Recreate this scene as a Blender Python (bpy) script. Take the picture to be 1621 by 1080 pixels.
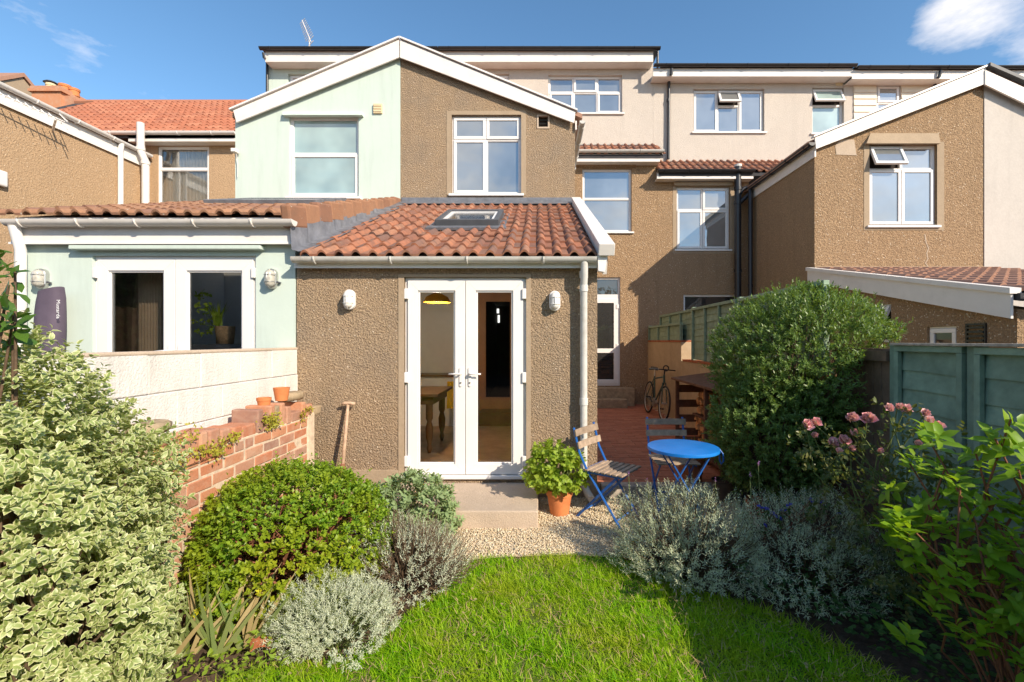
import bpy, bmesh, math, random
import numpy as np
from mathutils import Vector, Matrix, Euler
from mathutils.geometry import tessellate_polygon

random.seed(7)
RNG = np.random.default_rng(11)
S = bpy.context.scene
COL = S.collection
for o in list(bpy.data.objects):
    bpy.data.objects.remove(o)

# ------------------------------------------------------------------ camera, sky, sun, exposure
EYE = 1.62            # tripod height above the gravel
FP = 720.4            # focal length in photo pixels (16 mm on 36 mm)
VX, VY = 852.0, 541.0
cam = bpy.data.cameras.new('camera')
cam.lens = 16.0
cam.sensor_width = 36.0
cam.shift_x = -(VX - 810.5) / 1621.0
cam.clip_start = 0.05
cam.clip_end = 3000
camo = bpy.data.objects.new('camera', cam)
COL.objects.link(camo)
camo.location = (0, 0, EYE)
camo.rotation_euler = (math.radians(90), 0, 0)
S.camera = camo

SUN_DIR = Vector((1.02, -1.0, 0.86)).normalized()     # towards the sun: behind the camera, to the right
sun = bpy.data.lights.new('sun', 'SUN')
sun.energy = 4.9
sun.angle = math.radians(0.5)
sun.color = (1.0, 0.865, 0.69)
suno = bpy.data.objects.new('sun', sun)
COL.objects.link(suno)
suno.location = (8, -8, 9)
suno.rotation_euler = SUN_DIR.to_track_quat('Z', 'Y').to_euler()

world = bpy.data.worlds.new('World')
S.world = world
world.use_nodes = True
wt = world.node_tree
wt.nodes.clear()


def wn(t, **k):
    n = wt.nodes.new(t)
    for a, b in k.items():
        setattr(n, a, b)
    return n


w_out = wn('ShaderNodeOutputWorld')
w_bg = wn('ShaderNodeBackground')
w_bg.inputs['Strength'].default_value = 0.148
w_sky = wn('ShaderNodeTexSky', sky_type='NISHITA', sun_disc=False)
w_sky.sun_elevation = math.asin(SUN_DIR.z)
w_sky.sun_rotation = math.atan2(SUN_DIR.x, SUN_DIR.y)
w_sky.altitude = 50
w_sky.air_density = 1.0
w_sky.dust_density = 0.25
w_sky.ozone_density = 2.5
w_tc = wn('ShaderNodeTexCoord')
w_map = wn('ShaderNodeMapping')
w_map.inputs['Scale'].default_value = (1.0, 1.0, 2.6)
w_map.inputs['Location'].default_value = (0.35, 0.1, 0.0)
wt.links.new(w_tc.outputs['Generated'], w_map.inputs['Vector'])
# scattered clouds all over the sky
w_n1 = wn('ShaderNodeTexNoise')
w_n1.inputs['Scale'].default_value = 1.7
w_n1.inputs['Detail'].default_value = 9
w_n1.inputs['Roughness'].default_value = 0.58
wt.links.new(w_map.outputs['Vector'], w_n1.inputs['Vector'])


def blob(px, py, rx, lo, hi):
    """a cloud in the direction of a photo pixel: distance of the view direction to it"""
    d = Vector(((px - VX) / FP, 1.0, (VY - py) / FP)).normalized()
    vm = wn('ShaderNodeVectorMath', operation='DISTANCE')
    vm.inputs[1].default_value = d
    wt.links.new(w_tc.outputs['Generated'], vm.inputs[0])
    mr = wn('ShaderNodeMapRange')
    mr.inputs['From Min'].default_value = 0.0
    mr.inputs['From Max'].default_value = rx
    mr.inputs['To Min'].default_value = hi
    mr.inputs['To Max'].default_value = lo
    wt.links.new(vm.outputs['Value'], mr.inputs['Value'])
    return mr.outputs['Result']


def wmath(op, a, b, clamp=False):
    n = wn('ShaderNodeMath', operation=op)
    n.use_clamp = clamp
    for i, s in enumerate((a, b)):
        if isinstance(s, (int, float)):
            n.inputs[i].default_value = s
        else:
            wt.links.new(s, n.inputs[i])
    return n.outputs[0]


c1 = blob(1512, -12, 0.20, -0.06, 0.29)
c2 = blob(128, 118, 0.11, 0.0, 0.10)
c3 = blob(240, -10, 0.20, 0.0, -0.09)
c4 = blob(1640, 85, 0.06, 0.0, 0.14)
acc = wmath('ADD', w_n1.outputs['Fac'], c1)
# the windows mirror a cloudier sky behind the camera
w_sep = wn('ShaderNodeSeparateXYZ')
wt.links.new(w_tc.outputs['Generated'], w_sep.inputs['Vector'])
c5 = wmath('MULTIPLY', wmath('MAXIMUM', wmath('MULTIPLY', w_sep.outputs['Y'], -1.0), 0.0), 0.14)
w_n2 = wn('ShaderNodeTexNoise')
w_n2.inputs['Scale'].default_value = 9.0
w_n2.inputs['Detail'].default_value = 10
w_n2.inputs['Roughness'].default_value = 0.62
wt.links.new(w_map.outputs['Vector'], w_n2.inputs['Vector'])
acc = wmath('ADD', acc, wmath('MULTIPLY', wmath('SUBTRACT', w_n2.outputs['Fac'], 0.5), 0.22))
for c in (c2, c3, c4, c5):
    acc = wmath('ADD', acc, c)
w_ramp = wn('ShaderNodeMapRange')
w_ramp.inputs['From Min'].default_value = 0.565
w_ramp.inputs['From Max'].default_value = 0.76
wt.links.new(acc, w_ramp.inputs['Value'])
w_mix = wn('ShaderNodeMix', data_type='RGBA')
wt.links.new(w_ramp.outputs['Result'], w_mix.inputs['Factor'])
w_hsv = wn('ShaderNodeHueSaturation')
w_hsv.inputs['Saturation'].default_value = 1.12
w_hsv.inputs['Hue'].default_value = 0.494
w_hsv.inputs['Value'].default_value = 1.04
wt.links.new(w_sky.outputs['Color'], w_hsv.inputs['Color'])
wt.links.new(w_hsv.outputs['Color'], w_mix.inputs['A'])
w_mix.inputs['B'].default_value = (7.2, 6.7, 6.3, 1)
wt.links.new(w_mix.outputs['Result'], w_bg.inputs['Color'])
wt.links.new(w_bg.outputs['Background'], w_out.inputs['Surface'])

S.view_settings.view_transform = 'Standard'
S.view_settings.look = 'None'
S.view_settings.gamma = 1.0
S.view_settings.use_curve_mapping = False
S.view_settings.exposure = 0.46
S.render.engine = 'CYCLES'
S.cycles.use_denoising = True
S.cycles.max_bounces = 8
S.cycles.transparent_max_bounces = 16


# ------------------------------------------------------------------ placing helpers
def PX(px, Y):
    return (px - VX) * Y / FP


def PZ(py, Y):
    return EYE - (py - VY) * Y / FP


def P(px, py, Y):
    return Vector((PX(px, Y), Y, PZ(py, Y)))


OFF = {}              # world position of the thing an object belongs to


def thing(name, label, cat, loc=(0, 0, 0), group=None, rotz=0.0, kind=None):
    o = bpy.data.objects.new(name, None)
    o.empty_display_size = 0.1
    COL.objects.link(o)
    o.location = loc
    o.rotation_euler = (0, 0, rotz)
    o['label'] = label
    o['category'] = cat
    if group:
        o['group'] = group
    OFF[o.name] = Vector(loc)
    return o


def struct(o):
    o['kind'] = 'structure'
    return o


class MB:
    """collects faces, then builds ONE mesh object"""

    def __init__(s):
        s.v, s.f = [], []

    def add(s, vs, fs):
        b = len(s.v)
        s.v += [tuple(p) for p in vs]
        s.f += [tuple(i + b for i in f) for f in fs]
        return s

    def box(s, x0, x1, y0, y1, z0, z1):
        vs = [(x, y, z) for x in (x0, x1) for y in (y0, y1) for z in (z0, z1)]
        return s.add(vs, [(0, 1, 3, 2), (4, 6, 7, 5), (0, 4, 5, 1), (2, 3, 7, 6), (0, 2, 6, 4), (1, 5, 7, 3)])

    def bar(s, p0, p1, w, h, up=(0, 0, 1)):
        p0, p1 = Vector(p0), Vector(p1)
        d = (p1 - p0).normalized()
        u = Vector(up)
        r = d.cross(u)
        if r.length < 1e-4:
            r = d.cross(Vector((1, 0, 0)))
        r.normalize()
        u = r.cross(d).normalized()
        vs = [p + r * (a * w / 2) + u * (b * h / 2) for p in (p0, p1) for a in (-1, 1) for b in (-1, 1)]
        return s.add(vs, [(0, 1, 3, 2), (4, 6, 7, 5), (0, 4, 5, 1), (2, 3, 7, 6), (0, 2, 6, 4), (1, 5, 7, 3)])

    def tube(s, p0, p1, r0, r1=None, n=10, cap=True):
        return s.path([p0, p1], [r0, r0 if r1 is None else r1], n, cap)

    def path(s, pts, r, n=8, cap=True):
        pts = [Vector(p) for p in pts]
        if not isinstance(r, (list, tuple)):
            r = [r] * len(pts)
        b = len(s.v)
        ref = None
        for i, p in enumerate(pts):
            d = (pts[min(i + 1, len(pts) - 1)] - pts[max(i - 1, 0)]).normalized()
            if ref is None:
                ref = Vector((0, 0, 1)) if abs(d.z) < 0.9 else Vector((1, 0, 0))
            u = (ref - d * ref.dot(d)).normalized()
            ref = u
            w = d.cross(u)
            for k in range(n):
                a = 2 * math.pi * k / n
                s.v.append(tuple(p + (u * math.cos(a) + w * math.sin(a)) * r[i]))
        for i in range(len(pts) - 1):
            for k in range(n):
                k2 = (k + 1) % n
                s.f.append((b + i * n + k, b + i * n + k2, b + (i + 1) * n + k2, b + (i + 1) * n + k))
        if cap:
            s.f.append(tuple(b + k for k in reversed(range(n))))
            e = b + (len(pts) - 1) * n
            s.f.append(tuple(e + k for k in range(n)))
        return s

    def lathe(s, prof, c=(0, 0, 0), n=20):
        b = len(s.v)
        c = Vector(c)
        for r, z in prof:
            for k in range(n):
                a = 2 * math.pi * k / n
                s.v.append((c.x + r * math.cos(a), c.y + r * math.sin(a), c.z + z))
        for i in range(len(prof) - 1):
            for k in range(n):
                k2 = (k + 1) % n
                s.f.append((b + i * n + k, b + i * n + k2, b + (i + 1) * n + k2, b + (i + 1) * n + k))
        return s

    def prism(s, pts, vec):
        n = len(pts)
        vec = Vector(vec)
        vs = [Vector(p) for p in pts] + [Vector(p) + vec for p in pts]
        fs = [tuple(range(n)), tuple(reversed(range(n, 2 * n)))]
        fs += [((i + 1) % n, i, n + i, n + (i + 1) % n) for i in range(n)]
        return s.add(vs, fs)

    def ring(s, x0, x1, z0, z1, w, y0, y1):
        if not isinstance(w, (tuple, list)):
            w = (w, w, w, w)
        l, r, b, t = w
        s.box(x0, x1, y0, y1, z1 - t, z1)
        s.box(x0, x1, y0, y1, z0, z0 + b)
        s.box(x0, x0 + l, y0, y1, z0 + b, z1 - t)
        s.box(x1 - r, x1, y0, y1, z0 + b, z1 - t)
        return s

    def gutter(s, p0, p1, r, n=8, t=0.004):
        p0, p1 = Vector(p0), Vector(p1)
        d = (p1 - p0).normalized()
        side = d.cross(Vector((0, 0, 1))).normalized()
        b = len(s.v)
        for p in (p0, p1):
            for rr in (r, r - t):
                for k in range(n + 1):
                    a = math.pi * k / n
                    s.v.append(tuple(p + side * (rr * math.cos(a)) - Vector((0, 0, 1)) * (rr * math.sin(a))))
        m = n + 1
        for k in range(n):
            s.f.append((b + k, b + k + 1, b + 2 * m + k + 1, b + 2 * m + k))
            s.f.append((b + m + k + 1, b + m + k, b + 3 * m + k, b + 3 * m + k + 1))
        for k in (0, n):
            s.f.append((b + k, b + 2 * m + k, b + 3 * m + k, b + m + k))
        s.f.append(tuple(b + k for k in range(m)))
        s.f.append(tuple(b + 2 * m + k for k in reversed(range(m))))
        return s

    def torus(s, c, R, r, axis=(1, 0, 0), N=28, n=6):
        axis = Vector(axis).normalized()
        u = axis.orthogonal().normalized()
        w = axis.cross(u)
        c = Vector(c)
        b = len(s.v)
        for i in range(N):
            A = 2 * math.pi * i / N
            rad = u * math.cos(A) + w * math.sin(A)
            for k in range(n):
                a = 2 * math.pi * k / n
                s.v.append(tuple(c + rad * (R + r * math.cos(a)) + axis * (r * math.sin(a))))
        for i in range(N):
            for k in range(n):
                s.f.append((b + i * n + k, b + ((i + 1) % N) * n + k, b + ((i + 1) % N) * n + (k + 1) % n, b + i * n + (k + 1) % n))
        return s

    def xf(s, fn):
        s.v = [tuple(fn(*p)) for p in s.v]
        return s

    def mesh(s, name, off=(0, 0, 0)):
        me = bpy.data.meshes.new(name)
        o = Vector(off)
        me.from_pydata([(p[0] - o.x, p[1] - o.y, p[2] - o.z) for p in s.v], [], s.f)
        bm = bmesh.new()
        bm.from_mesh(me)
        bmesh.ops.recalc_face_normals(bm, faces=bm.faces)
        bm.to_mesh(me)
        bm.free()
        return me

    def build(s, name, mat, parent=None, smooth=False, bevel=0.0, local=False):
        off = Vector((0, 0, 0))
        if parent is not None and not local:
            off = OFF[parent.name]
        me = s.mesh(name, off)
        return link(name, me, mat, parent, smooth, bevel, off)


def link(name, me, mat, parent=None, smooth=False, bevel=0.0, off=Vector((0, 0, 0))):
    o = bpy.data.objects.new(name, me)
    COL.objects.link(o)
    if mat is not None and not me.materials:
        me.materials.append(mat)
    if parent is not None:
        o.parent = parent
        OFF[o.name] = off
    else:
        OFF[o.name] = Vector((0, 0, 0))
    if smooth:
        me.polygons.foreach_set('use_smooth', [True] * len(me.polygons))
        if smooth == 'auto':
            try:
                me.set_sharp_from_angle(angle=math.radians(40))
            except Exception:
                pass
    if bevel:
        m = o.modifiers.new('bevel', 'BEVEL')
        m.width = bevel
        m.segments = 2
        m.limit_method = 'ANGLE'
        m.harden_normals = False
    return o


def tag(o, label, cat, group=None):
    o['label'] = label
    o['category'] = cat
    if group:
        o['group'] = group
    return o


def copy_tree(o, parent=None):
    c = o.copy()
    COL.objects.link(c)
    if parent is not None:
        c.parent = parent
    OFF[c.name] = OFF.get(o.name, Vector((0, 0, 0)))
    for ch in [x for x in bpy.data.objects if x.parent == o]:
        copy_tree(ch, c)
    return c


def wall_mb(outer, holes, thick, fn):
    """flat wall from an outline with rectangular openings; local (u, depth, v) mapped by fn"""
    mb = MB()
    polys = [[Vector((u, v, 0)) for u, v in outer]]
    for (u0, u1, v0, v1) in holes:
        polys.append([Vector(p) for p in ((u0, v0, 0), (u0, v1, 0), (u1, v1, 0), (u1, v0, 0))])
    flat = [p for q in polys for p in q]
    tris = tessellate_polygon(polys)
    n = len(flat)
    vs = [(p.x, 0, p.y) for p in flat] + [(p.x, thick, p.y) for p in flat]
    fs = [tuple(t) for t in tris] + [tuple(i + n for i in reversed(t)) for t in tris]
    b = 0
    for q in polys:
        m = len(q)
        for i in range(m):
            j = (i + 1) % m
            fs.append((b + i, b + j, n + b + j, n + b + i))
        b += m
    mb.add(vs, fs)
    if fn:
        mb.xf(fn)
    return mb


def facing(Y):                    # a wall that faces the garden (-Y)
    return lambda u, w, v: (u, Y + w, v)


def facing_left(X):               # a wall that faces -X; u runs with -Y
    return lambda u, w, v: (X + w, -u, v)


# ------------------------------------------------------------------ materials
def newmat(name):
    m = bpy.data.materials.new(name)
    m.use_nodes = True
    nt = m.node_tree
    b = nt.nodes['Principled BSDF']
    return m, nt, b


def nd(nt, t, **k):
    n = nt.nodes.new(t)
    for a, b in k.items():
        if a.startswith('i_'):
            n.inputs[a[2:].replace('_', ' ')].default_value = b
        else:
            setattr(n, a, b)
    return n


def rgba(c):
    return (c[0], c[1], c[2], 1)


def mixc(nt, fac, a, b, bt='MIX'):
    n = nd(nt, 'ShaderNodeMix', data_type='RGBA', blend_type=bt)
    for s, v in (('Factor', fac), ('A', a), ('B', b)):
        if isinstance(v, (int, float)):
            n.inputs[s].default_value = v
        elif isinstance(v, (tuple, list)):
            n.inputs[s].default_value = rgba(v)
        else:
            nt.links.new(v, n.inputs[s])
    return n.outputs['Result']


def mth(nt, op, a, b=0.0, clamp=False):
    n = nd(nt, 'ShaderNodeMath', operation=op)
    n.use_clamp = clamp
    for i, v in enumerate((a, b)):
        if isinstance(v, (int, float)):
            n.inputs[i].default_value = v
        else:
            nt.links.new(v, n.inputs[i])
    return n.outputs[0]


def noise(nt, scale, detail=4, rough=0.55, coord='Object', vec=None, dist=0.0):
    n = nd(nt, 'ShaderNodeTexNoise')
    n.inputs['Scale'].default_value = scale
    n.inputs['Detail'].default_value = detail
    n.inputs['Roughness'].default_value = rough
    n.inputs['Distortion'].default_value = dist
    if vec is None:
        tc = nd(nt, 'ShaderNodeTexCoord')
        vec = tc.outputs[coord]
    nt.links.new(vec, n.inputs['Vector'])
    return n.outputs['Fac']


def mrange(nt, v, a, b, c=0.0, d=1.0):
    n = nd(nt, 'ShaderNodeMapRange')
    for s, x in (('From Min', a), ('From Max', b), ('To Min', c), ('To Max', d)):
        n.inputs[s].default_value = x
    nt.links.new(v, n.inputs['Value'])
    return n.outputs['Result']


def bump(nt, b, h, strength=0.5, dist=0.01):
    n = nd(nt, 'ShaderNodeBump')
    n.inputs['Strength'].default_value = strength
    n.inputs['Distance'].default_value = dist
    nt.links.new(h, n.inputs['Height'])
    nt.links.new(n.outputs['Normal'], b.inputs['Normal'])


def simple(name, col, rough=0.5, spec=0.4, metal=0.0, var=0.08, scale=6.0, orand=0.0, bmp=0.0, bscale=60.0, dirt=0.0, dirtcol=(0.12, 0.09, 0.06)):
    m, nt, b = newmat(name)
    n = noise(nt, scale, 5, 0.6)
    lo = tuple(c * (1 - var) for c in col)
    hi = tuple(min(c * (1 + var), 1) for c in col)
    c = mixc(nt, mrange(nt, n, 0.3, 0.7), lo, hi)
    if orand:
        oi = nd(nt, 'ShaderNodeObjectInfo')
        hs = nd(nt, 'ShaderNodeHueSaturation')
        nt.links.new(mrange(nt, oi.outputs['Random'], 0, 1, 1 - orand, 1 + orand), hs.inputs['Value'])
        nt.links.new(c, hs.inputs['Color'])
        c = hs.outputs['Color']
    if dirt:
        d = noise(nt, scale * 0.7 + 1.3, 8, 0.7)
        c = mixc(nt, mrange(nt, d, 0.5, 0.75, 0, dirt), c, dirtcol)
    nt.links.new(c, b.inputs['Base Color'])
    b.inputs['Roughness'].default_value = rough
    b.inputs['Specular IOR Level'].default_value = spec
    b.inputs['Metallic'].default_value = metal
    if bmp:
        bump(nt, b, noise(nt, bscale, 4), bmp, 0.004)
    return m


def roughcast(name, a, b_, specks=None, pebble=70.0, strength=1.0, dist=0.02, stain=0.35, stain_col=None, amount=0.06, mott=0.45, streak=0.25):
    m, nt, b = newmat(name)
    tc = nd(nt, 'ShaderNodeTexCoord')
    vec = tc.outputs['Object']
    big = noise(nt, 1.7, 8, 0.68, vec=vec)
    mid = noise(nt, 7.0, 8, 0.75, vec=vec)
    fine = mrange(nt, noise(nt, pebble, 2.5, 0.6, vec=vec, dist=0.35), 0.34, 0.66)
    vor = nd(nt, 'ShaderNodeTexVoronoi')
    vor.inputs['Scale'].default_value = pebble * 1.7
    nt.links.new(vec, vor.inputs['Vector'])
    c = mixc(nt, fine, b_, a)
    c = mixc(nt, mrange(nt, mid, 0.35, 0.7, 0, mott), c, tuple(x * 0.72 for x in a))
    mp = nd(nt, 'ShaderNodeMapping')
    mp.inputs['Scale'].default_value = (5.0, 5.0, 0.55)
    nt.links.new(vec, mp.inputs['Vector'])
    run = noise(nt, 1.0, 6, 0.7, vec=mp.outputs['Vector'])
    c = mixc(nt, mrange(nt, run, 0.5, 0.75, 0, streak), c, tuple(x * 0.55 for x in a))
    if stain_col is None:
        stain_col = tuple(x * 0.62 for x in a)
    c = mixc(nt, mrange(nt, big, 0.42, 0.72, 0, stain), c, stain_col)
    if specks:
        v2 = nd(nt, 'ShaderNodeTexVoronoi')
        v2.inputs['Scale'].default_value = 42.0
        nt.links.new(vec, v2.inputs['Vector'])
        sep = nd(nt, 'ShaderNodeSeparateColor')
        nt.links.new(v2.outputs['Color'], sep.inputs['Color'])
        pick = mth(nt, 'GREATER_THAN', sep.outputs[0], 1 - amount)
        near = mth(nt, 'LESS_THAN', v2.outputs['Distance'], 0.30)
        c = mixc(nt, mth(nt, 'MULTIPLY', pick, near), c, specks)
    nt.links.new(c, b.inputs['Base Color'])
    b.inputs['Roughness'].default_value = 0.92
    b.inputs['Specular IOR Level'].default_value = 0.15
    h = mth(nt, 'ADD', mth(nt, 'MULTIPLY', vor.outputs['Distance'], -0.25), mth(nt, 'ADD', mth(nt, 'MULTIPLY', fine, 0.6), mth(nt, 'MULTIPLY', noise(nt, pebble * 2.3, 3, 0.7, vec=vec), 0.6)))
    h = mth(nt, 'ADD', h, mth(nt, 'MULTIPLY', mid, 0.8))
    bump(nt, b, h, strength, dist)
    return m


def leafmat(name, ca, cb, edge=None, transl=0.35, rough=0.45, spec=0.4, back=None, patch=None):
    m, nt, b = newmat(name)
    ge = nd(nt, 'ShaderNodeNewGeometry')
    oi = nd(nt, 'ShaderNodeObjectInfo')
    r = mth(nt, 'FRACT', mth(nt, 'ADD', ge.outputs['Random Per Island'], oi.outputs['Random']))
    c = mixc(nt, r, ca, cb)
    if patch:
        n = noise(nt, 2.3, 3)
        c = mixc(nt, mrange(nt, n, 0.42, 0.66, 0, 0.8), c, patch)
    if edge:
        at = nd(nt, 'ShaderNodeAttribute')
        at.attribute_name = 'rim'
        n = noise(nt, 90, 2)
        e = mth(nt, 'ADD', at.outputs['Fac'], mth(nt, 'MULTIPLY', n, 0.5))
        c = mixc(nt, mrange(nt, e, 0.68, 1.02), c, edge)
    nt.links.new(c, b.inputs['Base Color'])
    b.inputs['Roughness'].default_value = rough
    b.inputs['Specular IOR Level'].default_value = spec
    tr = nd(nt, 'ShaderNodeBsdfTranslucent')
    tc = mixc(nt, 0.55, c, tuple(min(1, x) for x in (ca[0] * 1.9 + cb[0], ca[1] * 1.3 + cb[1], ca[2] * 0.5)))
    nt.links.new(tc, tr.inputs['Color'])
    mx = nd(nt, 'ShaderNodeMixShader')
    mx.inputs[0].default_value = transl
    nt.links.new(b.outputs[0], mx.inputs[1])
    nt.links.new(tr.outputs[0], mx.inputs[2])
    out = [n for n in nt.nodes if n.type == 'OUTPUT_MATERIAL'][0]
    nt.links.new(mx.outputs[0], out.inputs['Surface'])
    return m


def clearglass(name, tint=(0.9, 0.95, 0.93), ior=1.5, boost=1.0):
    m, nt, b = newmat(name)
    nt.nodes.remove(b)
    out = [n for n in nt.nodes if n.type == 'OUTPUT_MATERIAL'][0]
    fr = nd(nt, 'ShaderNodeFresnel')
    fr.inputs['IOR'].default_value = ior
    gl = nd(nt, 'ShaderNodeBsdfGlossy')
    gl.inputs['Roughness'].default_value = 0.0
    tp = nd(nt, 'ShaderNodeBsdfTransparent')
    tp.inputs['Color'].default_value = rgba(tint)
    mx = nd(nt, 'ShaderNodeMixShader')
    nt.links.new(mth(nt, 'MULTIPLY', fr.outputs[0], boost, True), mx.inputs[0])
    nt.links.new(tp.outputs[0], mx.inputs[1])
    nt.links.new(gl.outputs[0], mx.inputs[2])
    nt.links.new(mx.outputs[0], out.inputs['Surface'])
    return m


def windowglass(name, base, spec_mix=0.3, var=None):
    """glazing in front of a dim room: a dark body under a strong clear reflection"""
    m, nt, b = newmat(name)
    n = noise(nt, 0.9, 3)
    c = mixc(nt, mrange(nt, n, 0.35, 0.65), tuple(x * 0.7 for x in base), tuple(min(1, x * 1.2) for x in base))
    nt.links.new(c, b.inputs['Base Color'])
    b.inputs['Roughness'].default_value = 0.5
    b.inputs['Specular IOR Level'].default_value = 0.2
    gl = nd(nt, 'ShaderNodeBsdfGlossy')
    gl.inputs['Roughness'].default_value = 0.0
    gl.inputs['Color'].default_value = (0.86, 0.90, 0.93, 1)
    fr = nd(nt, 'ShaderNodeFresnel')
    fr.inputs['IOR'].default_value = 1.5
    wob = nd(nt, 'ShaderNodeBump')
    wob.inputs['Strength'].default_value = 0.05
    wob.inputs['Distance'].default_value = 0.02
    nt.links.new(noise(nt, 3.0, 1), wob.inputs['Height'])
    nt.links.new(wob.outputs['Normal'], gl.inputs['Normal'])
    mx = nd(nt, 'ShaderNodeMixShader')
    nt.links.new(mth(nt, 'ADD', fr.outputs[0], spec_mix - 0.04, True), mx.inputs[0])
    nt.links.new(b.outputs[0], mx.inputs[1])
    nt.links.new(gl.outputs[0], mx.inputs[2])
    out = [x for x in nt.nodes if x.type == 'OUTPUT_MATERIAL'][0]
    nt.links.new(mx.outputs[0], out.inputs['Surface'])
    return m


def tilemat(name, cols, dark, soot=0.4, lichen=None):
    m, nt, b = newmat(name)
    oi = nd(nt, 'ShaderNodeObjectInfo')
    ge = nd(nt, 'ShaderNodeNewGeometry')
    r = mth(nt, 'FRACT', mth(nt, 'ADD', oi.outputs['Random'], ge.outputs['Random Per Island']))
    ramp = nd(nt, 'ShaderNodeValToRGB')
    ramp.color_ramp.interpolation = 'LINEAR'
    el = ramp.color_ramp.elements
    while len(el) < len(cols):
        el.new(0.5)
    for i, cc in enumerate(cols):
        el[i].position = i / (len(cols) - 1)
        el[i].color = rgba(cc)
    nt.links.new(r, ramp.inputs['Fac'])
    c = ramp.outputs['Color']
    tc = nd(nt, 'ShaderNodeTexCoord')
    addv = nd(nt, 'ShaderNodeVectorMath', operation='ADD')
    nt.links.new(tc.outputs['Object'], addv.inputs[0])
    nt.links.new(oi.outputs['Location'], addv.inputs[1])
    vec = addv.outputs[0]
    c = mixc(nt, mrange(nt, noise(nt, 7, 7, 0.7, vec=vec), 0.45, 0.75, 0, soot), c, dark)
    c = mixc(nt, mrange(nt, noise(nt, 60, 4, 0.7, vec=vec), 0.4, 0.7, 0, 0.35), c, tuple(x * 0.6 for x in cols[0]))
    if lichen:
        c = mixc(nt, mrange(nt, noise(nt, 28, 3, 0.6, vec=vec), 0.66, 0.72, 0, 0.8), c, lichen)
    nt.links.new(c, b.inputs['Base Color'])
    b.inputs['Roughness'].default_value = 0.8
    b.inputs['Specular IOR Level'].default_value = 0.25
    bump(nt, b, noise(nt, 120, 4, vec=vec), 0.35, 0.003)
    return m


M = {}
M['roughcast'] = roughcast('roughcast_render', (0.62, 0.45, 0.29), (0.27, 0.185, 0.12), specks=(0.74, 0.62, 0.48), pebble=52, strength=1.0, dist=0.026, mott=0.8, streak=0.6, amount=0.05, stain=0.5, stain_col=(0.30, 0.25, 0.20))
M['pebbledash'] = roughcast('brown_pebbledash', (0.57, 0.385, 0.23), (0.25, 0.16, 0.092), specks=(0.8, 0.70, 0.56), pebble=44, strength=1.0, dist=0.022, amount=0.08, mott=0.8, streak=0.7)
M['pebbledash_far'] = roughcast('tan_pebbledash', (0.55, 0.38, 0.235), (0.40, 0.27, 0.16), specks=(0.66, 0.54, 0.40), pebble=34, strength=0.8, dist=0.014, amount=0.03, stain=0.25)
M['cream_render'] = roughcast('cream_roughcast', (0.66, 0.59, 0.52), (0.57, 0.51, 0.45), pebble=60, strength=0.7, dist=0.012, stain=0.2, mott=0.25, streak=0.2)
M['grey_render'] = roughcast('pale_grey_render', (0.60, 0.55, 0.50), (0.56, 0.51, 0.46), pebble=30, strength=0.15, dist=0.006, stain=0.25, mott=0.15, streak=0.2)
M['smooth_cement'] = roughcast('smooth_cement', (0.43, 0.33, 0.23), (0.38, 0.29, 0.20), pebble=40, strength=0.3, dist=0.006, stain=0.3)
M['mint'] = roughcast('mint_render', (0.565, 0.655, 0.595), (0.55, 0.64, 0.58), pebble=14, strength=0.12, dist=0.004, stain=0.10, mott=0.15, streak=0.28)
M['upvc'] = simple('white_upvc', (0.76, 0.735, 0.715), 0.32, 0.45, var=0.03, scale=2)
M['upvc_old'] = simple('weathered_white_plastic', (0.70, 0.66, 0.62), 0.45, 0.35, var=0.05, scale=4, dirt=0.25, dirtcol=(0.35, 0.29, 0.2))
M['fascia'] = simple('painted_fascia', (0.75, 0.71, 0.67), 0.5, 0.35, var=0.05, scale=3, dirt=0.25, dirtcol=(0.4, 0.35, 0.3))
M['gutter_grey'] = simple('weathered_grey_gutter', (0.60, 0.585, 0.55), 0.5, 0.35, var=0.08, scale=7, dirt=0.5, dirtcol=(0.26, 0.22, 0.15))
M['black_plastic'] = simple('black_plastic', (0.022, 0.022, 0.025), 0.35, 0.5, var=0.2)
M['lead'] = simple('lead_sheet', (0.16, 0.165, 0.185), 0.5, 0.5, metal=0.2, var=0.25, scale=9, bmp=0.3, bscale=25, dirt=0.3, dirtcol=(0.4, 0.4, 0.4))
M['slate'] = simple('dark_slate', (0.08, 0.085, 0.095), 0.55, 0.4, var=0.2)
M['felt'] = simple('roof_felt', (0.06, 0.06, 0.065), 0.9, 0.2)
M['tile_red'] = tilemat('clay_tile', [(0.38, 0.155, 0.09), (0.42, 0.18, 0.10), (0.29, 0.125, 0.08), (0.22, 0.11, 0.08), (0.43, 0.21, 0.125), (0.16, 0.10, 0.085)], (0.10, 0.075, 0.065), 0.8, lichen=(0.34, 0.24, 0.17))
M['tile_far'] = tilemat('bright_clay_tile', [(0.43, 0.165, 0.095), (0.38, 0.14, 0.08), (0.46, 0.20, 0.12), (0.32, 0.12, 0.075)], (0.16, 0.07, 0.045), 0.35)
M['tile_brown'] = tilemat('concrete_tile', [(0.34, 0.175, 0.10), (0.40, 0.21, 0.12), (0.30, 0.15, 0.09), (0.26, 0.14, 0.10)], (0.13, 0.09, 0.07), 0.5, lichen=(0.6, 0.55, 0.45))
M['tile_pale'] = tilemat('faded_tile', [(0.40, 0.22, 0.15), (0.45, 0.26, 0.18), (0.34, 0.19, 0.14)], (0.2, 0.13, 0.1), 0.4)
M['brick'] = tilemat('red_brick', [(0.52, 0.21, 0.11), (0.46, 0.165, 0.085), (0.56, 0.26, 0.14), (0.36, 0.16, 0.11), (0.54, 0.28, 0.17), (0.30, 0.17, 0.13)], (0.55, 0.42, 0.31), 0.55)
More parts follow.
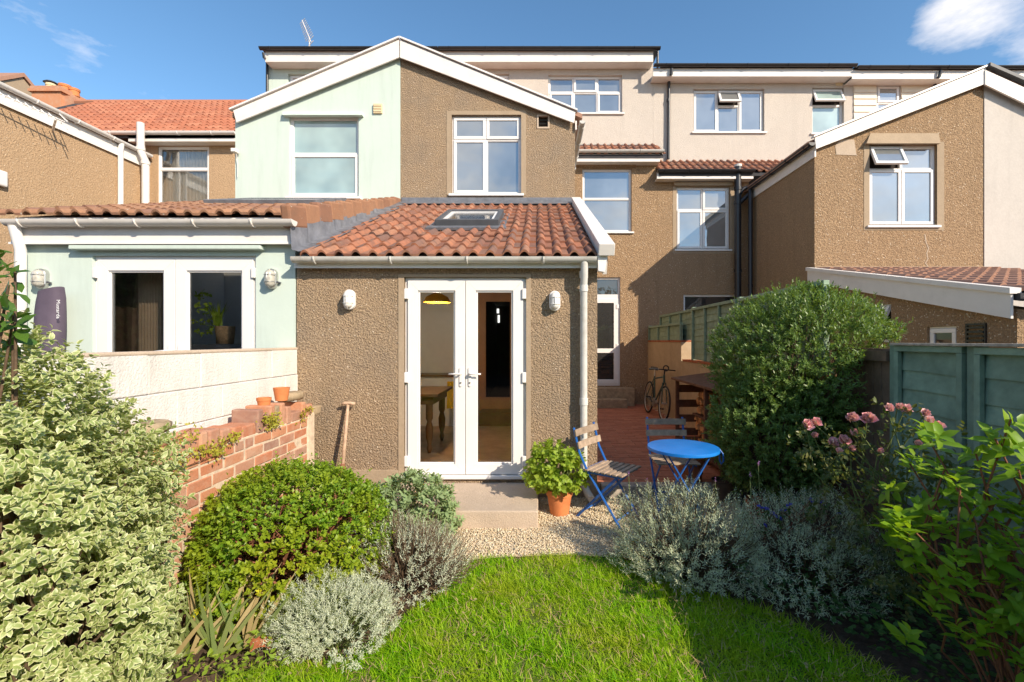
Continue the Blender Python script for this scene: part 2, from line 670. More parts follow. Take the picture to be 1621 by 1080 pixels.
M['brick_dark'] = tilemat('old_dark_brick', [(0.13, 0.06, 0.045), (0.17, 0.075, 0.05), (0.10, 0.055, 0.045)], (0.05, 0.04, 0.035), 0.5)
M['mortar_dark'] = simple('dark_mortar', (0.10, 0.08, 0.06), 0.95, 0.1)
M['mortar'] = simple('lime_mortar', (0.62, 0.49, 0.36), 0.95, 0.1, var=0.2, scale=20, bmp=0.6, bscale=90)
M['stone'] = simple('coping_stone', (0.36, 0.27, 0.17), 0.9, 0.2, var=0.3, scale=12, bmp=0.5, bscale=50)
M['quarry'] = tilemat('quarry_paver', [(0.50, 0.185, 0.11), (0.54, 0.21, 0.12), (0.43, 0.155, 0.09), (0.57, 0.235, 0.14)], (0.14, 0.06, 0.04), 0.35)
M['block'] = roughcast('whitewashed_block', (0.80, 0.765, 0.72), (0.74, 0.70, 0.65), pebble=60, strength=0.5, dist=0.008, stain=0.35, stain_col=(0.42, 0.37, 0.31), mott=0.18, streak=0.5)
M['concrete'] = roughcast('sandy_concrete', (0.60, 0.48, 0.37), (0.52, 0.41, 0.31), pebble=70, strength=0.5, dist=0.006, stain=0.4)
M['tanwall'] = roughcast('tan_board_marked_wall', (0.56, 0.42, 0.27), (0.50, 0.37, 0.235), pebble=18, strength=0.25, dist=0.006, stain=0.35, stain_col=(0.30, 0.22, 0.14))
M['glass_clear'] = clearglass('clear_glass', tint=(0.98, 0.985, 0.98), boost=0.85)
M['glass_win'] = windowglass('window_glass', (0.16, 0.175, 0.18), 0.30)
M['glass_teal'] = windowglass('frosted_window_glass', (0.34, 0.46, 0.44), 0.18)
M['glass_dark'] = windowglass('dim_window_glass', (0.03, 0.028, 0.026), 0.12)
M['wood_grey'] = simple('weathered_wood', (0.34, 0.255, 0.185), 0.8, 0.2, var=0.3, scale=18, orand=0.15, bmp=0.4, bscale=80)
M['wood_dark'] = simple('dark_stained_wood', (0.14, 0.065, 0.04), 0.7, 0.25, var=0.3, scale=14, orand=0.15)
M['wood_handle'] = simple('worn_ash_wood', (0.50, 0.34, 0.23), 0.65, 0.3, var=0.25, scale=20)
M['sleeper'] = simple('bleached_sleeper', (0.40, 0.34, 0.28), 0.9, 0.15, var=0.35, scale=16, bmp=0.6, bscale=40)
M['log'] = simple('split_log', (0.50, 0.24, 0.10), 0.85, 0.2, var=0.3, scale=20, orand=0.3)
M['fence_green'] = simple('green_fence_paint', (0.26, 0.35, 0.25), 0.75, 0.25, var=0.18, scale=10, orand=0.10, bmp=0.4, bscale=45)
M['fence_teal'] = simple('teal_fence_paint', (0.21, 0.295, 0.22), 0.72, 0.25, var=0.2, scale=10, orand=0.12, bmp=0.4, bscale=45)
M['fence_brown'] = simple('brown_boards', (0.17, 0.11, 0.075), 0.8, 0.2, var=0.25, scale=10, orand=0.1)
M['blue_metal'] = simple('bright_blue_paint', (0.008, 0.19, 0.62), 0.36, 0.5, var=0.12, scale=5, dirt=0.22, dirtcol=(0.10, 0.26, 0.55))
M['blue_frame'] = simple('blue_frame_paint', (0.016, 0.115, 0.42), 0.38, 0.5, var=0.10)
M['terracotta'] = simple('terracotta', (0.60, 0.205, 0.075), 0.75, 0.25, var=0.15, scale=12)
M['terracotta_dark'] = simple('old_terracotta', (0.40, 0.13, 0.06), 0.8, 0.2, var=0.25, scale=12)
M['pot_black'] = simple('black_pot', (0.03, 0.03, 0.032), 0.5, 0.4)
M['pot_brown'] = simple('glazed_brown_pot', (0.13, 0.085, 0.06), 0.45, 0.4, var=0.3)
M['soil'] = simple('garden_soil', (0.10, 0.068, 0.048), 0.95, 0.1, var=0.45, scale=22, bmp=0.9, bscale=55)
M['straw'] = simple('dry_straw', (0.42, 0.29, 0.15), 0.85, 0.2, var=0.2)
M['metal'] = simple('brushed_steel', (0.55, 0.54, 0.52), 0.35, 0.5, metal=0.9, var=0.1)
M['rust'] = simple('rusty_iron', (0.24, 0.10, 0.06), 0.8, 0.3, var=0.3, scale=25)
M['frost'] = simple('frosted_lamp_glass', (0.74, 0.72, 0.68), 0.25, 0.5, var=0.05)
M['lampglass'] = simple('ribbed_lamp_glass', (0.45, 0.43, 0.38), 0.12, 0.6, var=0.3, scale=30)
M['bag'] = simple('plum_grey_canvas', (0.105, 0.083, 0.115), 0.8, 0.25, var=0.12, bmp=0.3, bscale=200)
M['white_print'] = simple('white_print', (0.8, 0.8, 0.8), 0.7, 0.2, var=0.0)
M['rubber'] = simple('tyre_rubber', (0.025, 0.024, 0.022), 0.7, 0.3)
M['bike_green'] = simple('dark_green_enamel', (0.03, 0.075, 0.06), 0.3, 0.5)
M['plaster'] = simple('white_interior_plaster', (0.82, 0.80, 0.76), 0.8, 0.2, var=0.04)
M['floor_wood'] = simple('brown_floor', (0.42, 0.29, 0.19), 0.4, 0.4, var=0.25, scale=5)
M['room_brown'] = simple('brown_interior_wall', (0.50, 0.27, 0.15), 0.6, 0.3, var=0.1)
M['room_dark'] = simple('painted_dim_room', (0.035, 0.028, 0.024), 0.8, 0.1)  # near-black colour stands in for the shade of unlit rooms
M['curtain'] = simple('beige_curtain', (0.55, 0.40, 0.26), 0.9, 0.1, var=0.1)
M['net'] = simple('cream_net_curtain', (0.60, 0.55, 0.47), 0.9, 0.1, var=0.06)
M['mustard'] = simple('mustard_shade', (0.62, 0.33, 0.03), 0.6, 0.2, var=0.05)
M['yellow_cloth'] = simple('yellow_cloth', (0.70, 0.45, 0.03), 0.8, 0.1, var=0.1)
M['oak'] = simple('turned_oak', (0.17, 0.085, 0.035), 0.4, 0.4, var=0.2)
M['basket'] = simple('wicker_basket', (0.30, 0.19, 0.10), 0.8, 0.2, var=0.3, scale=40)
M['yellow_vent'] = simple('yellowed_vent', (0.70, 0.57, 0.36), 0.6, 0.3)
M['beige_board'] = simple('cream_cladding', (0.76, 0.67, 0.54), 0.6, 0.3, var=0.03, orand=0.03)
M['bark'] = simple('brown_bark', (0.12, 0.08, 0.052), 0.9, 0.15, var=0.35, scale=30)
M['stem_green'] = simple('green_stem', (0.16, 0.20, 0.07), 0.7, 0.25, var=0.2)
M['stem_red'] = simple('reddish_stem', (0.22, 0.09, 0.05), 0.7, 0.25, var=0.2)

# ================================================================== the large structure: ground
YE = 4.74            # garden face of the two kitchen extensions
YU = 8.30            # garden face of the upper outriggers
YR = 10.90           # rear wall of the terrace
YD = 11.40           # face of the loft dormers
XP = -2.51           # party line between mint house and middle house
XR = 2.85            # party line between middle house and right house

mb = MB()
mb.add([(-1500, -1500, -0.03), (1500, -1500, -0.03), (1500, 1500, -0.03), (-1500, 1500, -0.03)], [(0, 1, 2, 3)])
g = struct(mb.build('ground', M['soil']))


# ------------------------------------------------------------------ generic house pieces
def window(house, u0, u1, v0, v1, fn, cells, glass='glass_win', recess=0.07, sill=True, fw=0.034, mat='upvc', sillmat=None):
    fr = MB()
    fr.ring(u0, u1, v0, v1, 0.022, recess, recess + 0.06)
    U0, U1, V0, V1 = u0 + 0.022, u1 - 0.022, v0 + 0.022, v1 - 0.022
    rects = []
    for (a, b, c, d, k) in cells:
        r = (U0 + (U1 - U0) * a, U0 + (U1 - U0) * b, V1 - (V1 - V0) * d, V1 - (V1 - V0) * c, k)
        rects.append(r)
        fr.ring(r[0], r[1], r[2], r[3], fw * 0.6, recess + 0.002, recess + 0.058)
    fr.xf(fn)
    w = fr.build('window', M[mat], house, bevel=0.004)
    for (a, b, c, d, k) in rects:
        e = fw * 0.6
        if k == 'fixed':
            pa = MB().box(a + e, b - e, recess + 0.03, recess + 0.036, c + e, d - e)
            bead = MB().ring(a + e, b - e, c + e, d - e, 0.012, recess + 0.012, recess + 0.03).xf(fn)
            bead.build('glazing_bead', M[mat], w)
            pa.xf(fn).build('pane', M[glass], w)
        else:
            q = 0.006
            sa = MB().ring(a + q, b - q, c + q, d - q, 0.052, recess - 0.016, recess + 0.03)
            pa = MB().box(a + q + 0.05, b - q - 0.05, recess + 0.004, recess + 0.010, c + q + 0.05, d - q - 0.05)
            if k == 'open':
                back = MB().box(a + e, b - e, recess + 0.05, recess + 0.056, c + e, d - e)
                back.xf(fn).build('opening', M['room_dark'], w)  # dark sheet painted as the unlit room behind the open sash
                ang = math.radians(24)

                def tilt(u, ww, v, d=d):
                    y, z = ww - recess, v - d
                    return (u, recess + y * math.cos(ang) + z * math.sin(ang) - 0.012, d + z * math.cos(ang) - y * math.sin(ang))
                sa.xf(tilt)
                pa.xf(tilt)
            sa.xf(fn).build('sash', M[mat], w, bevel=0.005)
            pa.xf(fn).build('pane', M[glass], w)
    if sill:
        s = MB().box(u0 - 0.05, u1 + 0.05, -0.045, recess + 0.01, v0 - 0.045, v0 - 0.003).xf(fn)
        s.build('sill', M[sillmat or mat], w, bevel=0.005)
    return w


def pxwin(house, a, b, c, d, Y, cells, **k):
    return window(house, PX(a, Y), PX(b, Y), PZ(d, Y), PZ(c, Y), facing(Y), cells, **k)


def hole(a, b, c, d, Y):
    return (PX(a, Y), PX(b, Y), PZ(d, Y), PZ(c, Y))


def tile_mesh(name, w=0.34, L=0.40, roll=0.042, th=0.024, half=0.048, seg=6):
    vs, fs, top = [], [], []
    per = w / 2
    us = []
    for p in range(2):
        for k in range(seg + 1):
            t = k / seg
            us.append((p * per + 2 * half * t, roll * math.sin(math.pi * t) ** 0.8 if 0 < t < 1 else 0.0))
    us.append((w, 0.0))
    n = len(us)
    for y, z0 in ((0, th), (L, 0)):
        for u, z in us:
            vs.append((u, y, z + z0))
    for u, z in us:
        vs.append((u, 0.0, z))
    for i in range(n - 1):
        fs.append((i, i + 1, n + i + 1, n + i))
        fs.append((2 * n + i, 2 * n + i + 1, i + 1, i))
    fs.append((0, n, 2 * n))
    fs.append((n - 1, 3 * n - 1, 2 * n - 1))
    me = bpy.data.meshes.new(name)
    me.from_pydata(vs, [], fs)
    me.polygons.foreach_set('use_smooth', [True] * len(fs))
    try:
        me.set_sharp_from_angle(angle=math.radians(50))
    except Exception:
        pass
    return me


def place_tiles(roof, x0, ncol, y0, z0, pitch, nrow, gauge, mat, w=0.34, L=0.40, skip=None, jit=1.0, roll=0.042, name='tile'):
    me = tile_mesh(name, w * 1.0, L, roll=roll)
    me.materials.append(mat)
    off = OFF[roof.name]
    c, s = math.cos(pitch), math.sin(pitch)
    for r in range(nrow):
        for k in range(ncol):
            x = x0 + k * w
            yy = r * gauge
            if skip and skip(x, yy):
                continue
            o = bpy.data.objects.new(name, me)
            COL.objects.link(o)
            o.parent = roof
            lift = 0.004 * (random.random()) * jit
            o.location = (x - off.x + random.uniform(-1, 1) * 0.003 * jit, y0 + yy * c - lift * s - off.y, z0 + yy * s + lift * c - off.z)
            o.rotation_euler = (pitch - 0.01 * random.random() * jit, random.uniform(-1, 1) * 0.008 * jit, random.uniform(-1, 1) * 0.008 * jit)


def deck(house, x0, x1, y0, z0, y1, z1, th=0.08, name='roof', mat='felt'):
    """sloping roof slab; tiles become its children"""
    m = MB().prism([(x0, y0, z0), (x0, y1, z1), (x0, y1, z1 - th), (x0, y0, z0 - th)], (x1 - x0, 0, 0))
    return m.build(name, M[mat], house)


def gutter_run(house, p0, p1, r, mat, n=4, bracket=True):
    g = MB().gutter(p0, p1, r).build('gutter', M[mat], house, smooth='auto')
    p0, p1 = Vector(p0), Vector(p1)
    d = (p1 - p0).normalized()
    side = d.cross(Vector((0, 0, 1))).normalized()
    for i in range(n if bracket else 0):
        c = p0.lerp(p1, (i + 0.3) / n)
        pts = [c + side * ((r + 0.005) * math.cos(a)) - Vector((0, 0, (r + 0.005) * math.sin(a))) for a in [math.pi * k / 8 for k in range(9)]]
        MB().path(pts, 0.009, 6).build('bracket', M[mat], g)
    return g


def pipe(house, pts, r, mat, collars=(), name='downpipe'):
    p = MB().path(pts, r, 14).build(name, M[mat], house, smooth='auto')
    for c in collars:
        c = Vector(c)
        MB().tube(c - Vector((0, 0, 0.035)), c + Vector((0, 0, 0.035)), r * 1.18, n=14).build('collar', M[mat], p, smooth='auto')
    return p


FX = 'fixed'
SA = 'sash'
OP = 'open'

# ================================================================== the middle house
mid = thing('terraced_house', 'middle terraced house of brown roughcast with red tiled kitchen extension and white French doors', 'house', (XP + 2.6, YU, 0))
XL, XQ = -2.515, 0.615                       # extension
dx0, dx1, dz0, dz1 = PX(640, YE), PX(833, YE), PZ(757, YE), PZ(440, YE)
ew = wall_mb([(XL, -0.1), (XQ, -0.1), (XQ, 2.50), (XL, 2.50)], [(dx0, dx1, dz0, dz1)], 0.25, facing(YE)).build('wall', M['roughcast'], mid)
# smooth cement margin round the door opening
cm = MB()
cm.ring(dx0 - 0.06, dx1 + 0.05, dz0 - 0.02, dz1 + 0.03, (0.06, 0.05, 0.02, 0.03), YE - 0.008, YE + 0.01)
cm.build('cement_margin', M['smooth_cement'], mid)
cm = MB()
cm.box(XL + 0.01, dx0 - 0.063, YE - 0.012, YE + 0.01, -0.1, 0.28)
cm.build('plinth', M['smooth_cement'], mid, bevel=0.004)
MB().box(dx1 + 0.055, XQ - 0.005, YE - 0.012, YE + 0.01, -0.1, 0.16).build('plinth', M['smooth_cement'], mid, bevel=0.004)
# side walls, upper outrigger
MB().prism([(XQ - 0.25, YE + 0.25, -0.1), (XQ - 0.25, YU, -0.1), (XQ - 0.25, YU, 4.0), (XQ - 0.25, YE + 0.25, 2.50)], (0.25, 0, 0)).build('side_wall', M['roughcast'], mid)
ap = PZ(72, YU)
uw_h = hole(715, 825, 183, 308, YU)
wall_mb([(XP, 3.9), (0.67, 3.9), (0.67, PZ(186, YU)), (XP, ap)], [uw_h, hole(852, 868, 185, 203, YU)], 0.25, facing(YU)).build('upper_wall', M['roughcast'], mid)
MB().ring(uw_h[0] - 0.09, uw_h[1] + 0.09, uw_h[2] - 0.02, uw_h[3] + 0.07, (0.09, 0.09, 0.02, 0.07), YU - 0.006, YU + 0.01).build('cement_margin', M['smooth_cement'], mid)
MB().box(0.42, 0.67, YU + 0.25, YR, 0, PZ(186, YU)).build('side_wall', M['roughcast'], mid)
pxwin(mid, 715, 825, 183, 308, YU, [(0, .49, 0, .29, SA), (.49, 1, 0, .29, SA), (0, .49, .29, 1, SA), (.49, 1, .29, 1, FX)], recess=0.06)
vb = MB().ring(PX(850, YU), PX(870, YU), PZ(205, YU), PZ(183, YU), 0.03, YU - 0.012, YU + 0.03).build('vent', M['concrete'], mid)
for i in range(3):
    z = PZ(201 - i * 5.4, YU)
    MB().bar((PX(852, YU), YU + 0.03, z), (PX(868, YU), YU + 0.03, z), 0.02, 0.035, (0, -0.5, 1)).build('louvre', M['black_plastic'], vb)
# verge boards and roof of the outrigger
yv = YU - 0.10
MB().prism([P(633, 64, yv), P(911, 178, yv), P(909, 196, yv), P(633, 92, yv)], (0, 0.03, 0)).build('verge_board', M['fascia'], mid, bevel=0.004)
a0, a1 = P(633, 62, yv), P(914, 177, yv)
MB().prism([a0 + Vector((0, -0.03, 0)), a1 + Vector((0, -0.03, 0)), a1 + Vector((0, -0.03, 0.03)), a0 + Vector((0, -0.03, 0.03))], (0, 0.09, 0)).build('verge_cap', M['upvc'], mid)
MB().prism([(XP, yv + 0.06, a0.z - 0.005), (0.80, yv + 0.06, a1.z - 0.02), (0.80, yv + 0.06, a1.z - 0.10), (XP, yv + 0.06, a0.z - 0.085)], (0, 3.6, 0)).build('outrigger_roof', M['tile_pale'], mid)
gx = 0.80
gutter_run(mid, (gx, yv, PZ(192, yv)), (gx, YR, PZ(192, yv)), 0.055, 'gutter_grey', 4)
MB().box(0.672, 0.70, yv + 0.05, YR, PZ(192, yv) - 0.14, PZ(192, yv) + 0.02).build('fascia_board', M['fascia'], mid)
pipe(mid, [(0.78, 10.2, 5.62), (0.78, 10.2, 5.3), (0.73, 10.2, 5.1), (0.73, 10.2, 4.6)], 0.034, 'gutter_grey', [(0.73, 10.2, 4.9)])
# rear wall with window and back door
rw = [hole(922, 1000, 268, 368, YR), (PX(930, YR), PX(982, YR), PZ(612, YR), PZ(440, YR))]
wall_mb([(0.67, -0.1), (XR, -0.1), (XR, 6.15), (0.67, 6.15)], rw, 0.25, facing(YR)).build('rear_wall', M['pebbledash'], mid)
pxwin(mid, 922, 1000, 268, 368, YR, [(0, 1, 0, .47, FX), (0, 1, .47, 1, FX)], recess=0.06)
MB().box(PX(912, YR), PX(1006, YR), YR - 0.05, YR + 0.02, PZ(266, YR), PZ(262, YR)).build('drip_hood', M['pebbledash'], mid)
# back door
u0, u1, v0, v1 = rw[1]
MB().ring(u0, u1, v0, v1, 0.05, YR + 0.05, YR + 0.12).box(u0 + 0.05, u1 - 0.05, YR + 0.052, YR + 0.118, PZ(474, YR), PZ(467, YR)).build('door_frame', M['upvc'], mid, bevel=0.004)
bd = MB().ring(u0 + 0.05, u1 - 0.05, v0 + 0.05, PZ(474, YR), 0.10, YR + 0.035, YR + 0.09)
bd.box(u0 + 0.15, u1 - 0.15, YR + 0.037, YR + 0.088, PZ(560, YR), PZ(553, YR))
bd = bd.build('back_door', M['upvc'], mid, bevel=0.004)
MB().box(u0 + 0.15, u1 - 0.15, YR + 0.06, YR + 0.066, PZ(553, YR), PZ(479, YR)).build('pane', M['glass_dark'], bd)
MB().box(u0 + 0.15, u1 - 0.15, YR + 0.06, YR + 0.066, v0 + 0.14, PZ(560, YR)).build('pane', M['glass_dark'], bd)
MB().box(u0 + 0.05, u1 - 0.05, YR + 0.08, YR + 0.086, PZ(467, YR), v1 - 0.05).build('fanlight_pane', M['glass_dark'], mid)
MB().bar((u0 + 0.08, YR + 0.01, 1.5), (u0 + 0.20, YR + 0.01, 1.5), 0.02, 0.02).build('handle', M['metal'], bd)
for zz in (0.8, 1.5, 2.45):
    MB().box(u1 - 0.09, u1 - 0.03, YR + 0.02, YR + 0.05, zz - 0.05, zz + 0.05).build('hinge', M['upvc'], bd)
MB().box(PX(925, YR), PX(1000, YR), YR - 0.35, YR, 0.10, 0.52).box(PX(925, YR), PX(985, YR), YR - 0.65, YR - 0.35, 0.10, 0.30).build('back_step', M['stone'], mid, bevel=0.01)
# strip of main roof, gutter, dormer
ey, ez = 10.62, PZ(244, 10.62)
dk = deck(mid, 0.55, PX(1049, 10.7), ey + 0.03, ez - 0.02, YD, ez + 0.54)
place_tiles(dk, 0.60, 7, ey, ez - 0.015, math.atan(0.54 / 0.78), 3, 0.31, M['tile_red'])
MB().box(0.55, PX(1046, 10.6), 10.66, 10.69, PZ(257, 10.66), PZ(245, 10.66)).build('fascia_board', M['fascia'], mid)
MB().box(0.55, PX(1046, 10.6), 10.69, YR, PZ(257, 10.66), PZ(257, 10.66) + 0.02).build('soffit', M['fascia'], mid)
gutter_run(mid, (0.6, 10.60, PZ(239, 10.6)), (PX(1051, 10.6), 10.60, PZ(239, 10.6)), 0.06, 'gutter_grey', 3)


def dormer(house, x0, x1, pyb, pyt, mat, holes, roof_lo=6.4):
    zb, zt = PZ(pyb, YD), PZ(pyt, YD)
    return wall_mb([(x0, zb), (x1, zb), (x1, zt), (x0, zt)], holes, 0.2, facing(YD)).build('dormer_wall', M[mat], house)


dormer(mid, -2.42, PX(1034, YD), 233, 92, 'cream_render', [hole(868, 985, 120, 180, YD), hole(770, 806, 118, 160, YD)])
MB().box(PX(1034, YD) - 0.2, PX(1034, YD), YD + 0.2, 14, PZ(233, YD), PZ(92, YD)).build('dormer_cheek', M['cream_render'], mid)
pxwin(mid, 868, 985, 120, 180, YD, [(0, .34, 0, .42, FX), (.34, .67, 0, .42, SA), (.67, 1, 0, .42, FX), (0, .34, .42, 1, SA), (.34, .67, .42, 1, FX), (.67, 1, .42, 1, SA)])
pxwin(mid, 770, 806, 118, 160, YD, [(0, 1, 0, .4, SA), (0, 1, .4, 1, FX)])
yf = YD - 0.30
MB().box(-2.42, PX(1034, yf), yf, yf + 0.03, PZ(99, yf), PZ(82, yf)).build('fascia_board', M['fascia'], mid)
MB().box(-2.42, PX(1034, yf), yf + 0.03, YD, PZ(99, yf), PZ(99, yf) + 0.02).build('soffit', M['fascia'], mid)
MB().box(-2.42, PX(1043, yf), yf - 0.04, 14.2, PZ(80.5, yf), PZ(78, yf)).build('flat_roof', M['slate'], mid)
gutter_run(mid, (-2.42, yf - 0.07, PZ(79.5, yf)), (PX(1044, yf), yf - 0.07, PZ(79.5, yf)), 0.06, 'black_plastic', 6)
pipe(mid, [P(1041, 83, yf - 0.05), P(1041, 108, yf - 0.05)], 0.03, 'black_plastic')
MB().prism([(0.3, 14.2, 8.9), (0.3, 18, 6.2), (0.3, 18, 6.1), (0.3, 14.2, 8.8)], (2.5, 0, 0)).build('front_roof', M['slate'], mid)

# ---- kitchen extension roof
pit = math.atan(0.44)
ey, ez = 4.60, 2.475
def kdeck(x0, x1, y0, y1):
    return MB().prism([(x0, y0, ez - 0.01 + (y0 - ey - 0.05) * 0.44), (x0, y1, ez - 0.01 + (y1 - ey - 0.05) * 0.44), (x0, y1, ez - 0.11 + (y1 - ey - 0.05) * 0.44), (x0, y0, ez - 0.11 + (y0 - ey - 0.05) * 0.44)], (x1 - x0, 0, 0))


ky0, ky1 = 6.10, 6.86
rfm = kdeck(XL + 0.02, 0.60, ey + 0.05, ky0)
for q in (kdeck(XL + 0.02, 0.60, ky1, YU), kdeck(XL + 0.02, -1.28, ky0, ky1), kdeck(-0.60, 0.60, ky0, ky1)):
    rfm.add(q.v, q.f)
rf = rfm.build('roof', M['plaster'], mid)
SKY = (PX(694, 6.0), PX(797, 6.0))
sk_c0 = (6.02 - ey) / math.cos(pit)
sk_c1 = sk_c0 + 0.98


def in_sky(x, yy):
    return sk_x0 - 0.12 < x < sk_x1 - 0.18 and sk_c0 - 0.22 < yy < sk_c1 - 0.2


def roof_pt(x, s, n=0.0):
    return Vector((x, ey + s * math.cos(pit) - n * math.sin(pit), ez + s * math.sin(pit) + n * math.cos(pit)))


sk_x0, sk_x1 = -1.36, -0.52
place_tiles(rf, -2.40, 9, ey, ez, pit, 12, 0.335, M['tile_red'], skip=in_sky, jit=1.6)
# skylight
sk = MB()
R = lambda x, s, n: roof_pt(x, s, n)


def slope_box(m, x0, x1, s0, s1, n0, n1):
    vs = [R(x, s_, n) for x in (x0, x1) for s_ in (s0, s1) for n in (n0, n1)]
    m.add(vs, [(0, 1, 3, 2), (4, 6, 7, 5), (0, 4, 5, 1), (2, 3, 7, 6), (0, 2, 6, 4), (1, 5, 7, 3)])
    return m


s0, s1 = sk_c0, sk_c1
for a, b, c, d in ((sk_x0, sk_x1, s0, s0 + 0.07), (sk_x0, sk_x1, s1 - 0.09, s1), (sk_x0, sk_x0 + 0.07, s0 + 0.07, s1 - 0.09), (sk_x1 - 0.07, sk_x1, s0 + 0.07, s1 - 0.09)):
    slope_box(sk, a, b, c, d, 0.0, 0.125)
skyl = sk.build('skylight', M['slate'], mid, bevel=0.006)
inn = MB()
for a, b, c, d in ((sk_x0 + 0.07, sk_x1 - 0.07, s0 + 0.07, s0 + 0.11), (sk_x0 + 0.07, sk_x1 - 0.07, s1 - 0.13, s1 - 0.09), (sk_x0 + 0.07, sk_x0 + 0.11, s0 + 0.11, s1 - 0.13), (sk_x1 - 0.11, sk_x1 - 0.07, s0 + 0.11, s1 - 0.13)):
    slope_box(inn, a, b, c, d, 0.0, 0.105)
inn.build('inner_frame', M['upvc'], skyl)
slope_box(MB(), sk_x0 + 0.11, sk_x1 - 0.11, s0 + 0.11, s1 - 0.13, 0.075, 0.085).build('pane', M['glass_clear'], skyl)
for a, b, c, d in ((sk_x0 - 0.10, sk_x1 + 0.10, s0 - 0.14, s0), (sk_x0 - 0.08, sk_x0, s0, s1 + 0.1), (sk_x1, sk_x1 + 0.08, s0, s1 + 0.1), (sk_x0, sk_x1, s1, s1 + 0.14)):
    slope_box(MB(), a, b, c, d, 0.01, 0.046).build('flashing', M['lead'], skyl)
# right verge: white capping over the tile ends
vc = MB()
slope_box(vc, 0.60, 0.76, -0.06, 4.0, 0.02, 0.14)
vc.build('verge_cap', M['fascia'], mid, bevel=0.006)
slope_box(MB(), 0.66, 0.70, -0.02, 4.0, -0.18, 0.02).build('verge_board', M['fascia'], mid)
MB().prism([P(946, 399, 4.58), P(962, 405, 4.58), P(957, 432, 4.58), P(947, 430, 4.58)], (0, 0.06, 0)).build('verge_end', M['upvc'], mid, bevel=0.003)
# gutter + downpipe
gy = YE - 0.14
MB().box(XL, 0.62, YE - 0.03, YE - 0.002, 2.385, 2.50).build('fascia_board', M['smooth_cement'], mid)
gutter_run(mid, (PX(464, gy), gy, 2.465), (PX(944, gy), gy, 2.465), 0.058, 'gutter_grey', 4)
dpx = PX(925, gy)
pipe(mid, [(dpx, gy, 2.42), (dpx, gy, 2.30), (dpx, gy + 0.06, 2.18), (dpx, gy + 0.06, 0.16), (dpx + 0.03, gy - 0.02, 0.09), (dpx + 0.06, gy - 0.12, 0.06)], 0.037, 'gutter_grey', [(dpx, gy + 0.06, 2.16), (dpx, gy + 0.06, 2.30), (dpx, gy + 0.06, 1.0)])
# lead: top apron and the stepped soakers up to the mint roof
for i in range(5):
    xa = XP + 0.02 + i * 0.62
    MB().box(xa, min(xa + 0.635, 0.62), YU - 0.012 - 0.003 * (i % 2), YU, roof_pt(0, 3.93).z - 0.02, roof_pt(0, 4.02).z + 0.14).build('lead_flashing', M['lead'], mid)
slope_box(MB(), XP + 0.02, 0.6, 3.80, 4.03, 0.045, 0.06).build('lead_apron', M['lead'], mid)
for i in range(11):
    sa_, sb_ = i * 0.36, i * 0.36 + 0.40
    lm = MB()
    k = 0.006 + 0.004 * (i % 2)
    za = lambda s_: (2.84 + (s_ * math.cos(pit)) * 0.34) - (ez + s_ * math.sin(pit))
    for s_ in (sa_, sb_):
        b = R(XP + 0.03, s_, 0)
        lm.v += [tuple(b + Vector((-0.035 + k, 0, max(za(s_), 0.06)))), tuple(b + Vector((-0.02 + k, 0, 0.07))), tuple(b + Vector((0.05 + k, 0, 0.045 + k))), tuple(b + Vector((0.15 + 0.012 * (i % 3), 0, 0.05 + k)))]
    lm.f += [(0, 1, 5, 4), (1, 2, 6, 5), (2, 3, 7, 6)]
    lm.build('lead_soaker', M['lead'], mid, smooth=True)


